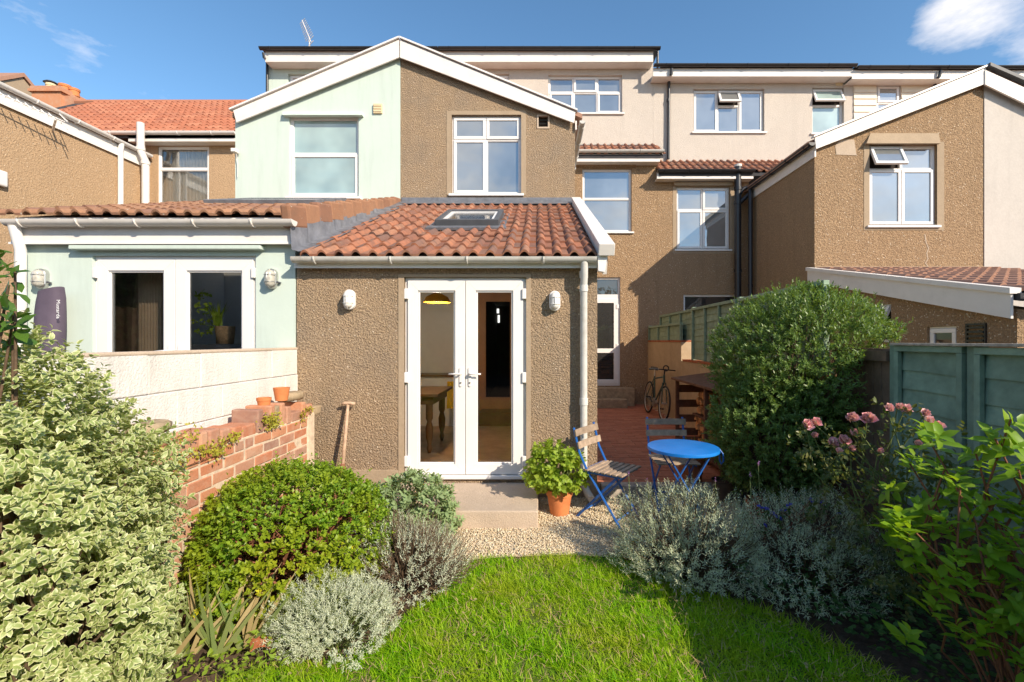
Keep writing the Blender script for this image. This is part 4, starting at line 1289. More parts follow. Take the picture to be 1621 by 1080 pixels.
sl = (top0[1] - top1[1]) / (top0[0] - top1[0])
dk3 = deck(right, LXX - 0.05, LXX + 3.1, top1[0] - 0.05, top1[1] - 0.03, 8.29, top0[1] - 0.03)
place_tiles(dk3, LXX + 0.02, 9, top1[0] - 0.08, top1[1] - 0.02, math.atan(sl), 11, 0.33, M['tile_pale'])
gutter_run(right, (LXX - 0.05, 4.58, 2.08), (LXX + 3.1, 4.58, 2.08), 0.06, 'upvc', 3)

# ================================================================== the house at far right
far = thing('grey_house', 'pale grey rendered house half at far right with cream boarded loft dormer', 'house', (9.5, YR, 0))
wall_mb([(xa_ + 0.003, -0.1), (11.2, -0.1), (11.2, 5.3), (xa_ + 0.003, PZ(120, YU))], [], 0.25, facing(YU - 0.012)).build('outrigger_wall', M['grey_render'], far)
MB().prism([P(1560, 112, yv - 0.02), P(1660, 157, yv - 0.02), P(1660, 183, yv - 0.02), P(1560, 135, yv - 0.02)], (0, 0.03, 0)).build('verge_board', M['fascia'], far)
d0, d1 = P(1563, 108, yv), P(1660, 150, yv)
MB().prism([d0 + Vector((0, -0.06, 0)), d1 + Vector((0, -0.06, 0)), d1 + Vector((0, -0.06, 0.06)), d0 + Vector((0, -0.06, 0.06))], (0, 0.10, 0)).build('verge_cap', M['slate'], far)
MB().prism([(xa_, yv + 0.06, d0.z), (11.3, yv + 0.06, 5.45), (11.3, yv + 0.06, 5.35), (xa_, yv + 0.06, d0.z - 0.09)], (0, 3.6, 0)).build('outrigger_roof', M['tile_pale'], far)
fh = hole(1388, 1425, 136, 186, YD)
wall_mb([(PX(1349, YD) + 0.003, 6.2), (12.5, 6.2), (12.5, PZ(120, YD)), (PX(1349, YD) + 0.003, PZ(120, YD))], [fh], 0.2, facing(YD)).build('dormer_wall', M['cream_render'], far)
for i in range(9):
    zt_ = PZ(127, YD) - i * 0.165
    if zt_ < 6.4:
        break
    for (xa2, xb2) in ((PX(1351, YD), fh[0] - 0.02), (fh[1] + 0.02, PX(1520, YD))):
        MB().prism([(xa2, YD - 0.032, zt_ - 0.165), (xa2, YD - 0.012, zt_), (xa2, YD, zt_), (xa2, YD, zt_ - 0.165)], (xb2 - xa2, 0, 0)).build('cladding_board', M['beige_board'], far)
window(far, *fh, facing(YD), [(0, 1, 0, .55, SA), (0, 1, .55, 1, FX)], recess=0.02, sill=False)
MB().box(PX(1349, yf), 12.5, yf, yf + 0.03, PZ(126, yf), PZ(112, yf)).build('fascia_board', M['fascia'], far)
MB().box(PX(1349, yf), 12.5, yf + 0.03, YD, PZ(126, yf), PZ(126, yf) + 0.02).build('soffit', M['fascia'], far)
MB().box(PX(1353, yf), 12.5, yf - 0.04, 14.2, PZ(109.5, yf), PZ(107, yf)).build('flat_roof', M['slate'], far)
gutter_run(far, (PX(1354, yf), yf - 0.07, PZ(109, yf)), (12.5, yf - 0.07, PZ(109, yf)), 0.055, 'black_plastic', 5)
pipe(far, [P(1489, 113, yf - 0.06), P(1487, 122, yf - 0.06), P(1480, 130, YD - 0.06), P(1479, 170, YD - 0.06)], 0.036, 'black_plastic')

# ================================================================== garden walls, fences, paving
# ---- whitewashed block wall on the left boundary
bw = thing('block_wall', 'low whitewashed concrete block wall beside the mint house', 'wall', (-2.6, 3.2, 0))
WX = -2.50                                       # garden face
MB().box(WX - 0.19, WX - 0.012, 0.9, YE - 0.004, -0.05, 1.50).build('core', M['block'], bw)
bme = {}
zs = [0.0, 0.255, 0.51, 0.765, 1.02, 1.275]
for r, z in enumerate(zs):
    y = 0.9 - (0.23 if r % 2 else 0.0)
    while y < YE - 0.02:
        a, b = max(y, 0.9), min(y + 0.45, YE - 0.006)
        if b - a > 0.05:
            m = MB().box(WX - 0.02, WX + random.uniform(-0.002, 0.003), a + 0.002, b - 0.002, z + 0.003, z + 0.252 + (0.005 if r == 5 else 0))
            m.build('block', M['block'], bw, bevel=0.006)
        y += 0.45
MB().prism([(WX - 0.21, 0.9, 1.52), (WX + 0.006, 0.9, 1.527), (WX + 0.003, 0.9, 1.555), (WX - 0.21, 0.9, 1.55)], (0, YE - 0.91, 0)).build('coping', M['concrete'], bw, bevel=0.01)

# ---- old red brick wall in front of it
kw = thing('brick_wall', 'crumbling low red brick garden wall with ragged top in front of white blocks', 'wall', (-2.3, 3.4, 0))
KX = -2.20
KY0, KY1 = 1.7, 4.46
MB().box(KX - 0.22, KX - 0.003, KY0, KY1, -0.05, 0.90).build('mortar', M['mortar'], kw, bevel=0.01)
MB().box(KX - 0.10, KX + 0.006, KY1 - 0.13, KY1 + 0.02, -0.05, 0.93).build('mortar_pier', M['mortar'], kw, bevel=0.02)


def brick(kwall, x0, x1, y0, y1, z0, z1, rot=0.0, bev=0.006, mat='brick'):
    cx, cy, cz = (x0 + x1) / 2, (y0 + y1) / 2, (z0 + z1) / 2
    m = MB().box(x0 - cx, x1 - cx, y0 - cy, y1 - cy, z0 - cz, z1 - cz)
    m.v = [tuple(c + random.uniform(-1, 1) * 0.003 for c in v) for v in m.v]
    me = m.mesh('brick')
    o = link('brick', me, M[mat], kwall, bevel=bev)
    o.location = Vector((cx, cy, cz)) - OFF[kwall.name]
    o.rotation_euler = (rot + random.uniform(-1, 1) * 0.01, random.uniform(-1, 1) * 0.01, random.uniform(-1, 1) * 0.012)
    return o


ch = 0.0835
for r in range(11):
    z = -0.03 + r * ch
    y = KY0 - (0.115 if r % 2 else 0.0)
    while y < KY1 - 0.13:
        a, b = max(y, KY0), min(y + 0.225, KY1 - 0.12)
        if r % 4 == 2 and random.random() < 0.4:
            b = min(a + 0.11, KY1 - 0.12)
            y -= 0.115
        if b - a > 0.04:
            j = random.uniform(-0.003, 0.006)
            brick(kw, KX - 0.10, KX + j, a + 0.006, b - 0.006, z + 0.006, z + ch - 0.006)
        y += 0.225 + 0.004
# ragged coping: bricks on edge, on end and flat stones
y = KY0
zc = -0.03 + 11 * ch
while y < KY1 - 0.02:
    k = random.random()
    if k < 0.42:
        w_, h_ = 0.105, random.uniform(0.10, 0.15)
    elif k < 0.8:
        w_, h_ = 0.072, random.uniform(0.13, 0.20)
    else:
        w_, h_ = 0.17, random.uniform(0.07, 0.10)
    brick(kw, KX - 0.215, KX + random.uniform(-0.006, 0.006), y + 0.005, y + w_, zc + 0.002, zc + h_, random.uniform(-0.03, 0.03), 0.012, 'brick' if random.random() < 0.8 else 'stone')
    y += w_ + 0.01


def slab_stone(name, label, c, sx, sy, sz, rot, seed):
    rr = random.Random(seed)
    pr = MB()
    n = 12
    for z, k in ((-0.5, 0.86), (-0.15, 1.0), (0.2, 1.0), (0.5, 0.84)):
        for i in range(n):
            a = 2 * math.pi * i / n
            q = (abs(math.cos(a)) ** 4 + abs(math.sin(a)) ** 4) ** -0.25 * (1 + rr.uniform(-0.06, 0.06))
            pr.v.append((sx * k * q * math.cos(a), sy * k * q * math.sin(a), sz * z))
    for j in range(3):
        for i in range(n):
            i2 = (i + 1) % n
            pr.f.append((j * n + i, j * n + i2, (j + 1) * n + i2, (j + 1) * n + i))
    pr.f.append(tuple(range(n)))
    pr.f.append(tuple(range(3 * n, 4 * n)))
    o = pr.build(name, M['stone'], smooth=True)
    o.location = c
    o.rotation_euler = rot
    return tag(o, label, 'stone')


slab_stone('loose_stone', 'flat mossy tan stone resting on the near end of the brick wall top', (KX - 0.10, 2.69, 1.105), 0.075, 0.13, 0.065, (0.02, 0.03, 0.1), 3)
slab_stone('loose_stone', 'grey-brown flat stone on the brick wall top next to the roughcast wall', (KX - 0.11, 4.25, 1.105), 0.08, 0.16, 0.07, (0.0, 0.02, 0.0), 5)


def pot(name, label, loc, r, h, mat, soil=True, rim=True, taper=0.72, group=None, tilt=0.0):
    t = thing(name, label, 'pot', loc, group)
    pr = [(0, 0), (r * taper, 0)]
    if rim:
        pr += [(r * 0.93, h * 0.76), (r * 1.0, h * 0.765), (r * 1.02, h), (r * 0.90, h), (r * 0.84, h * 0.75), (r * 0.7, h * 0.1), (0, h * 0.1)]
    else:
        pr += [(r, h), (r * 0.93, h), (r * 0.9, h * 0.85), (r * 0.7, h * 0.1), (0, h * 0.1)]
    MB().lathe(pr, (0, 0, 0), 24).build('body', M[mat], t, smooth='auto', local=True)
    if soil:
        MB().lathe([(0, h * 0.84), (r * 0.4, h * 0.86), (r * 0.9, h * 0.82)], (0, 0, 0), 16).build('compost', M['soil'], t, smooth=True, local=True)
    return t


pot('flower_pot', 'small terracotta flower pot with rim, the lower one on the brick wall', (KX - 0.09, 3.80, 1.043), 0.055, 0.105, 'terracotta', soil=False)
pot('flower_pot', 'larger plain terracotta flower pot, the upper one on the brick wall', (KX - 0.09, 4.06, 1.09), 0.068, 0.115, 'terracotta', soil=False, rim=False)

# ---- concrete step
st = tag(MB().prism([(-1.45, 3.93, -0.02), (0.0, 3.93, -0.02), (0.0, 3.93, 0.152), (-1.45, 3.93, 0.152)], (0, YE - 3.93 - 0.013, 0)).build('door_step', M['concrete'], bevel=0.012), 'broad sandy concrete step in front of the French doors', 'step')

# ---- gravel: sheet of sand with loose stones
gpoly = [(-0.9, 3.30), (-0.3, 3.42), (0.2, 3.46), (0.75, 3.40), (1.25, 3.5), (2.0, 4.0), (2.2, 4.70), (-1.6, 4.70), (-1.6, 3.9), (-1.0, 3.7)]
mb = MB()
mb.add([(x, y, -0.006) for x, y in gpoly], [tuple(range(len(gpoly)))])
M['grit'] = simple('gravel_bed', (0.60, 0.47, 0.32), 0.95, 0.1, var=0.4, scale=90, bmp=0.8, bscale=150)
struct(mb.build('gravel_bed', M['grit']))


def in_poly(x, y, poly):
    """vectorised point in polygon"""
    ins = np.zeros(len(x), bool)
    n = len(poly)
    for i in range(n):
        x0, y0 = poly[i]
        x1, y1 = poly[(i + 1) % n]
        c = ((y0 > y) != (y1 > y)) & (x < (x1 - x0) * (y - y0) / (y1 - y0 + 1e-12) + x0)
        ins ^= c
    return ins


def np_mesh(name, V, faces_per, loops, mat, n_vert, attr=None, smooth=False):
    """V (N,k,3) copies of one template; loops (m,3 or 4) template faces"""
    N, k, _ = V.shape
    me = bpy.data.meshes.new(name)
    me.vertices.add(N * k)
    me.vertices.foreach_set('co', V.reshape(-1).astype(np.float32))
    base = (np.arange(N) * k)[:, None]
    allv, st, cnt = [], [], 0
    sizes = [len(f) for f in loops]
    flat = np.array([i for f in loops for i in f])
    lv = (base + flat[None, :]).reshape(-1)
    me.loops.add(len(lv))
    me.loops.foreach_set('vertex_index', lv.astype(np.int32))
    starts1 = np.concatenate([[0], np.cumsum(sizes)[:-1]])
    L = sum(sizes)
    starts = (np.arange(N)[:, None] * L + starts1[None, :]).reshape(-1)
    me.polygons.add(N * len(loops))
    me.polygons.foreach_set('loop_start', starts.astype(np.int32))
    try:
        me.polygons.foreach_set('loop_total', np.tile(sizes, N).astype(np.int32))
    except Exception:
        pass
    if smooth:
        me.polygons.foreach_set('use_smooth', np.ones(N * len(loops), bool))
    if attr is not None:
        a = me.attributes.new('rim', 'FLOAT', 'POINT')
        a.data.foreach_set('value', np.tile(attr, N).astype(np.float32))
    me.update(calc_edges=True)
    me.validate()
    me.materials.append(mat)
    return me


def rand_rot(n):
    q = RNG.normal(size=(n, 4))
    q /= np.linalg.norm(q, axis=1)[:, None]
    w, x, y, z = q.T
    return np.stack([np.stack([1 - 2 * (y * y + z * z), 2 * (x * y - z * w), 2 * (x * z + y * w)], -1),
                     np.stack([2 * (x * y + z * w), 1 - 2 * (x * x + z * z), 2 * (y * z - x * w)], -1),
                     np.stack([2 * (x * z - y * w), 2 * (y * z + x * w), 1 - 2 * (x * x + y * y)], -1)], -2)


M['pebble'] = tilemat('gravel_stones', [(0.72, 0.60, 0.39), (0.78, 0.69, 0.50), (0.60, 0.46, 0.28), (0.80, 0.74, 0.60), (0.50, 0.39, 0.25)], (0.4, 0.3, 0.2), 0.12)
N = 34000
x = RNG.uniform(-1.6, 2.2, N)
y = RNG.uniform(3.3, 4.72, N)
ok = in_poly(x, y, gpoly)
x, y = x[ok], y[ok]
N = len(x)
oct_ = np.array([(1, 0, 0), (0, 1, 0), (-1, 0, 0), (0, -1, 0), (0, 0, 1), (0, 0, -1)], float)
of = [(0, 1, 4), (1, 2, 4), (2, 3, 4), (3, 0, 4), (1, 0, 5), (2, 1, 5), (3, 2, 5), (0, 3, 5)]
sz = RNG.uniform(0.0045, 0.011, N)
T = oct_[None] * np.stack([sz, sz * RNG.uniform(.6, 1, N), sz * RNG.uniform(.45, .8, N)], -1)[:, None, :] * RNG.uniform(.75, 1.2, (N, 6, 1))
T = np.einsum('nij,nkj->nki', rand_rot(N), T)
T += np.stack([x, y, RNG.uniform(-0.002, 0.008, N)], -1)[:, None, :]
o = link('gravel', np_mesh('gravel', T, 8, of, M['pebble'], 6), None)
o['kind'] = 'stuff'
tag(o, 'pale golden gravel spread below the concrete step', 'gravel')

# ---- sleeper edge and red paved yard
sl_o = tag(MB().box(0.66, 2.25, 4.72, 4.86, -0.02, 0.118).build('sleeper', M['sleeper'], bevel=0.012), 'bleached timber sleeper edging the red paved yard', 'sleeper')
pav = struct(MB().box(XQ + 0.01, 2.62, 4.864, YR - 0.001, -0.05, 0.098).build('paved_yard', M['mortar']))
pv_me = MB().box(-0.11, 0.11, -0.054, 0.054, -0.02, 0.0).mesh('paver')
pv_me.materials.append(M['quarry'])
rest = MB()
cells = []
row = 0
yy = 4.92
while yy < YR:
    xx = XQ + 0.12 - (0.113 if row % 2 else 0)
    while xx < 2.6:
        cells.append((xx, yy))
        xx += 0.228
    yy += 0.117
    row += 1
for i, (xx, yy) in enumerate(cells):
    z = 0.104 + random.uniform(-0.0015, 0.0025)
    if i < 300:
        o = link('paver', pv_me, None, pav)
        o.location = (xx, yy, z)
        o.rotation_euler = (random.uniform(-1, 1) * 0.008, random.uniform(-1, 1) * 0.008, random.uniform(-1, 1) * 0.012)
    else:
        rest.box(xx - 0.11, xx + 0.11, yy - 0.054, yy + 0.054, z - 0.02, z)
o = rest.build('pavers_beyond', M['quarry'], pav)
o['kind'] = 'stuff'

# ---- tan wall and green fence on the right boundary
FXX = 2.62
tw = thing('yard_wall', 'tan board-marked yard wall below the green fence', 'wall', (2.7, 7, 0))
MB().box(FXX, FXX + 0.2, 8.35, YR - 0.002, -0.05, 1.60).build('high_wall', M['tanwall'], tw, bevel=0.008)
MB().box(FXX, FXX + 0.2, 4.2, 8.348, -0.05, 1.255).build('low_wall', M['tanwall'], tw, bevel=0.008)
for a, b, z in ((8.36, YR, 1.60), (4.2, 8.34, 1.255)):
    y = a
    while y < b - 0.1:
        MB().box(FXX - 0.012, FXX + 0.21, y, y + 0.215, z + 0.001, z + 0.035).build('coping_brick', M['terracotta_dark'], tw, bevel=0.004)
        y += 0.225


def lap_board(fence, X, y0, y1, z0, z1, mat, wav=0.026):
    """one overlapping board along Y with a wavy lower edge; lower edge proud"""
    n = 9
    ph = random.uniform(0, 6)
    f1 = random.uniform(2.2, 4.5)
    m = MB()
    for i in range(n + 1):
        y = y0 + (y1 - y0) * i / n
        zb = z0 - wav * (0.5 + 0.5 * math.sin(f1 * y + ph)) + random.uniform(-0.002, 0.002)
        m.v += [(X - 0.020, y, zb), (X - 0.005, y, z1), (X + 0.004, y, z1), (X - 0.006, y, zb)]
    for i in range(n):
        a, b = 4 * i, 4 * (i + 1)
        m.f += [(a, b, b + 1, a + 1), (a + 1, b + 1, b + 2, a + 2), (a + 2, b + 2, b + 3, a + 3), (a + 3, b + 3, b, a)]
    m.f += [(0, 1, 2, 3), (4 * n + 3, 4 * n + 2, 4 * n + 1, 4 * n)]
    return m.build('board', M[mat], fence)


def panel(fence, X, y0, y1, z0, z1, nb, mat, battens=2, post=True):
    h = (z1 - 0.05 - z0) / nb
    for i in range(nb):
        lap_board(fence, X, y0 + 0.002, y1 - 0.002, z0 + i * h + 0.005, z0 + (i + 1) * h + 0.014, mat)
    for k in range(battens + 2):
        y = y0 + 0.02 + (y1 - y0 - 0.04) * k / (battens + 1)
        MB().box(X - 0.055, X - 0.022, y - 0.02, y + 0.02, z0, z1 - 0.045).build('batten', M[mat], fence, bevel=0.003)
    MB().box(X - 0.055, X - 0.0, y0, y1, z1 - 0.043, z1).build('top_rail', M[mat], fence, bevel=0.003)
    if post:
        MB().box(X - 0.03, X + 0.045, y1 + 0.003, y1 + 0.073, z0 - 0.1, z1 + 0.02).build('post', M[mat], fence, bevel=0.004)


gf = thing('lap_fence', 'sage green lap fence panels standing on the tan yard wall', 'fence', (FXX + 0.1, 6.3, 1.29))
FY = FXX + 0.10
for a, b in ((6.16, 7.93), (4.25, 6.08)):
    panel(gf, FY, a, b, 1.30, 2.19, 8, 'fence_green')
panel(gf, FY + 0.05, 8.02, 10.2, 1.64, 2.19, 5, 'fence_green', post=False)
sf = thing('fence_panel', 'small sage green fence panel on the high end of the tan yard wall', 'fence', (FXX + 0.05, 9.5, 1.64))
panel(sf, FXX + 0.055, 8.42, YR - 0.05, 1.64, 1.965, 3, 'fence_green')

nf = thing('garden_fence', 'shaded blue-green waney lap fence on the right behind the roses', 'fence', (2.8, 2.5, 0))
NX = 2.78
panel(nf, NX, 2.93, 3.49, 0.42, 1.585, 8, 'fence_teal', battens=0)
panel(nf, NX, 1.02, 2.85, 0.40, 1.58, 8, 'fence_teal')
panel(nf, NX, -0.9, 0.93, 0.40, 1.58, 8, 'fence_teal')
panel(nf, NX, -2.8, -0.98, 0.40, 1.58, 8, 'fence_teal')
MB().box(NX - 0.08, NX + 0.06, -2.8, 3.5, 1.587, 1.605).build('capping', M['sleeper'], nf, bevel=0.003)
lw = thing('boundary_wall', 'dark old brick wall at the foot of the right-hand fence', 'wall', (2.8, 3, 0))
MB().box(NX - 0.12, NX + 0.12, -2.8, 4.19, -0.05, 0.40).build('mortar', M['mortar_dark'], lw)
for r in range(5):
    y = 1.6 - (0.115 if r % 2 else 0)
    while y < 4.1:
        brick(lw, NX - 0.13, NX - 0.05, y + 0.006, y + 0.219, r * 0.078 + 0.006, r * 0.078 + 0.072, mat='brick_dark')
        y += 0.228
bp = thing('board_panel', 'brown boarded fence piece between the big round bush and the blue-green fence', 'fence', (NX, 3.85, 0.4))
for i in range(7):
    MB().box(NX - 0.01, NX + 0.01, 3.58 + i * 0.093, 3.668 + i * 0.093, 0.41, 1.56).build('board', M['fence_brown'], bp, bevel=0.003)
MB().box(NX - 0.05, NX - 0.011, 3.57, 4.23, 1.46, 1.54).build('rail', M['fence_brown'], bp)

# ================================================================== wall lamps
def bulkhead(label, c, metal, glass, s=1.0):
    t = thing('wall_lamp', label, 'lamp', c)
    n = 24

    def oval(w, h, y, k=1.0):
        return [(w * math.cos(a) * k, y, (h - w) * (1 if math.sin(a) > 0 else -1) * (1 if abs(math.sin(a)) > 1e-6 else 0) + w * math.sin(a) * k) for a in [2 * math.pi * (i + 0.5) / n for i in range(n)]]
    base = MB()
    lv = [oval(0.058 * s, 0.105 * s, 0.0), oval(0.058 * s, 0.105 * s, -0.035), oval(0.052 * s, 0.099 * s, -0.045)]
    for q in lv:
        base.v += q
    for j in range(2):
        for i in range(n):
            base.f.append((j * n + i, j * n + (i + 1) % n, (j + 1) * n + (i + 1) % n, (j + 1) * n + i))
    base.f.append(tuple(range(2 * n, 3 * n)))
    base.build('base', M[metal], t, local=True, bevel=0.002)
    gl = MB()
    prof = [(1.0, -0.045), (0.98, -0.062), (0.88, -0.08), (0.66, -0.095), (0.3, -0.103)]
    for k, y in prof:
        gl.v += [(p[0] * 0.9 * k, y, p[2] * (0.9 if k > 0.9 else 0.9 * (0.45 + 0.55 * k))) for p in oval(0.052 * s, 0.099 * s, 0)]
    for j in range(len(prof) - 1):
        for i in range(n):
            gl.f.append((j * n + i, j * n + (i + 1) % n, (j + 1) * n + (i + 1) % n, (j + 1) * n + i))
    gl.f.append(tuple(range(4 * n, 5 * n)))
    gl.build('lamp_glass', M[glass], t, smooth=True, local=True)
    gd = MB()
    for z in (-0.035, 0.035):
        gd.path([(0.052 * s * math.cos(a), -0.05 - 0.062 * math.sin(a), z * s) for a in [math.pi * k / 8 for k in range(9)]], 0.0035, 6)
    gd.path([(0, -0.05 - 0.062 * math.sin(a), 0.095 * s * math.cos(a)) for a in [math.pi * k / 10 for k in range(11)]], 0.0035, 6)
    gd.build('guard', M[metal], t, local=True)
    if metal == 'metal':
        MB().tube((0.05, -0.02, -0.03), (0.095, -0.02, -0.045), 0.010).build('gland', M['slate'], t, local=True)
    return t


bulkhead('white oval bulkhead lamp on the roughcast wall left of the French doors', (PX(555, YE), YE - 0.005, PZ(476, YE)), 'upvc', 'frost')
bulkhead('white oval bulkhead lamp on the roughcast wall next to the downpipe', (PX(878, YE), YE - 0.005, PZ(478, YE)), 'upvc', 'frost')
bulkhead('steel bulkhead lamp on the mint wall above the canvas bag', (PX(70, YE), YE - 0.003, PZ(443, YE)), 'metal', 'lampglass')
bulkhead('steel bulkhead lamp on the mint wall right of the glass doors', (PX(432, YE), YE - 0.003, PZ(443, YE)), 'metal', 'lampglass')
sl_ = thing('security_light', 'small white security light on the corner of the mint gable', 'lamp', P(373, 240, YU - 0.1))
MB().box(-0.06, 0.03, -0.05, 0.06, -0.035, 0.035).build('housing', M['upvc_old'], sl_, bevel=0.008, local=True)
MB().box(-0.05, 0.02, -0.055, -0.051, -0.028, 0.02).build('lens', M['frost'], sl_, local=True)
MB().path([(0, 0.02, -0.035), (0.01, 0.04, -0.2), (0.0, 0.05, -0.45)], 0.006, 6).build('cable', M['upvc_old'], sl_, local=True)

# ================================================================== aerials, alarm box
def yagi(label, base, top, boom_dir, length, n, mat, el=0.22, mast=True):
    t = thing('tv_aerial', label, 'aerial', base)
    b = Vector(base)
    tp = Vector(top) - b
    if mast:
        MB().tube((0, 0, 0), tp, 0.018).build('mast', M[mat], t, local=True)
    d = Vector(boom_dir).normalized()
    p1 = tp + d * length
    MB().tube(tp - d * 0.15, p1, 0.012).build('boom', M[mat], t, local=True)
    sd = d.cross(Vector((0.3, 1, 0.2))).normalized()
    for i in range(n):
        c = tp + d * (length * (i + 0.5) / n)
        MB().tube(c - sd * el * (1 - 0.3 * i / n), c + sd * el * (1 - 0.3 * i / n), 0.008, n=6).build('element', M[mat], t, local=True)
    rb = MB()
    for s in (-1, 1):
        rb.bar(tp - d * 0.12 - sd * 0.12 + Vector((0, 0, 0.07 * s)), tp - d * 0.12 + sd * 0.12 + Vector((0, 0, 0.07 * s)), 0.01, 0.02)
    rb.build('reflector', M[mat], t, local=True)
    return t


ya = 13.0
yagi('television aerial on a mast above the loft roof of the mint house', (PX(491, ya), ya, 8.85), P(490, 62, ya), (-0.30, 0.2, 0.62), 0.78, 9, 'upvc_old', el=0.16)
yagi('white television aerial fixed below the gutter of the left house', (LX + 0.02, 8.7, PZ(178, 8.2) - 0.1), (LX + 0.35, 8.45, PZ(182, 8.3)), (-0.1, -1, 0.02), 0.85, 7, 'upvc', el=0.11)
al = tag(MB().box(LX + 0.001, LX + 0.09, 7.55, 7.92, PZ(298, 7.9), PZ(273, 7.9)).build('alarm_box', M['upvc'], bevel=0.03), 'white alarm box on the tan side wall at the left edge', 'alarm box')

# ================================================================== canvas bag (parasol cover) against the mint wall
bag = thing('parasol_cover', 'tall plum-grey canvas parasol bag leaning on the mint wall', 'bag', (PX(80, YE - 0.15), YE - 0.15, 0.9))
bm_ = MB()
secs = []
yb0 = YE - 0.15
for j in range(15):
    t = j / 14
    z = 0.62 + (PZ(462, YE) - 0.62) * t
    cx = PX(77 + 4 * t, yb0)
    wv = 0.135 - 0.022 * t
    if t > 0.97:
        wv *= 0.9
    dpt = 0.10 - 0.035 * t
    ring = []
    for k in range(20):
        a = 2 * math.pi * k / 20
        q = (abs(math.cos(a)) ** 3.2 + abs(math.sin(a)) ** 3.2) ** (-1 / 3.2)
        f = 1 + 0.05 * math.sin(3 * a + 5 * t) * (1 - 0.6 * t)
        ring.append((cx + wv * q * f * math.cos(a), yb0 + dpt * q * f * math.sin(a) + 0.01 * math.sin(9 * t + a), z + 0.03 * t * math.cos(a) * (t > 0.9)))
    secs.append(ring)
for r_ in secs:
    bm_.v += r_
for j in range(14):
    for k in range(20):
        bm_.f.append((j * 20 + k, j * 20 + (k + 1) % 20, (j + 1) * 20 + (k + 1) % 20, (j + 1) * 20 + k))
bm_.f.append(tuple(range(14 * 20, 15 * 20)))
bm_.f.append(tuple(range(20)))
bm_.build('cover', M['bag'], bag, smooth='auto')
fc = bpy.data.curves.new('print', 'FONT')
fc.body = 'Mustarda'
fc.size = 0.050
fc.extrude = 0.0008
fo = bpy.data.objects.new('tmp_print', fc)
COL.objects.link(fo)
dg = bpy.context.evaluated_depsgraph_get()
fm = bpy.data.meshes.new_from_object(fo.evaluated_get(dg))
bpy.data.objects.remove(fo)
fm.materials.clear()
o = link('print', fm, M['white_print'], bag)
o.location = Vector((PX(91.0, YE - 0.23), yb0 - 0.088, PZ(476, YE - 0.2))) - OFF[bag.name]
o.rotation_euler = Euler((math.radians(90), math.radians(90), 0), 'XYZ')
MB().path([P(99, 540, YE - 0.05), P(101, 553, YE - 0.04), P(105, 566, YE - 0.03)], 0.006, 6).path([P(99, 545, YE - 0.08), P(103, 560, YE - 0.08), P(107, 575, YE - 0.08)], 0.006, 6).build('cord', M['bag'], bag)

# ================================================================== old spade
sp = thing('spade', 'old garden spade with worn wooden T handle leaning on the roughcast wall', 'spade', (PX(546, YE - 0.2), YE - 0.2, 0))
top_ = P(551, 642, YE - 0.07)
bot_ = Vector((PX(543, 4.55), 4.53, 0.30))
d_ = (bot_ - top_)
MB().path([top_, top_ + d_ * 0.5, bot_], [0.014, 0.017, 0.018], 10).build('shaft', M['wood_handle'], sp, smooth=True)
MB().path([top_ + Vector((-0.065, 0, 0.008)), top_ + Vector((-0.03, 0, 0.016)), top_ + Vector((0.03, 0, 0.016)), top_ + Vector((0.07, 0, 0.008))], [0.013, 0.018, 0.018, 0.014], 10).build('grip', M['wood_handle'], sp, smooth=True)
MB().path([top_ + d_ * 0.86, bot_ + d_ * 0.05], [0.021, 0.024], 10).build('socket', M['rust'], sp, smooth=True)
MB().prism([bot_ + Vector((-0.085, 0, 0.02)), bot_ + Vector((0.085, 0, 0.02)), bot_ + Vector((0.075, -0.03, -0.26)), bot_ + Vector((0, -0.03, -0.29)), bot_ + Vector((-0.075, -0.03, -0.26))], (0, -0.004, 0)).build('blade', M['rust'], sp)

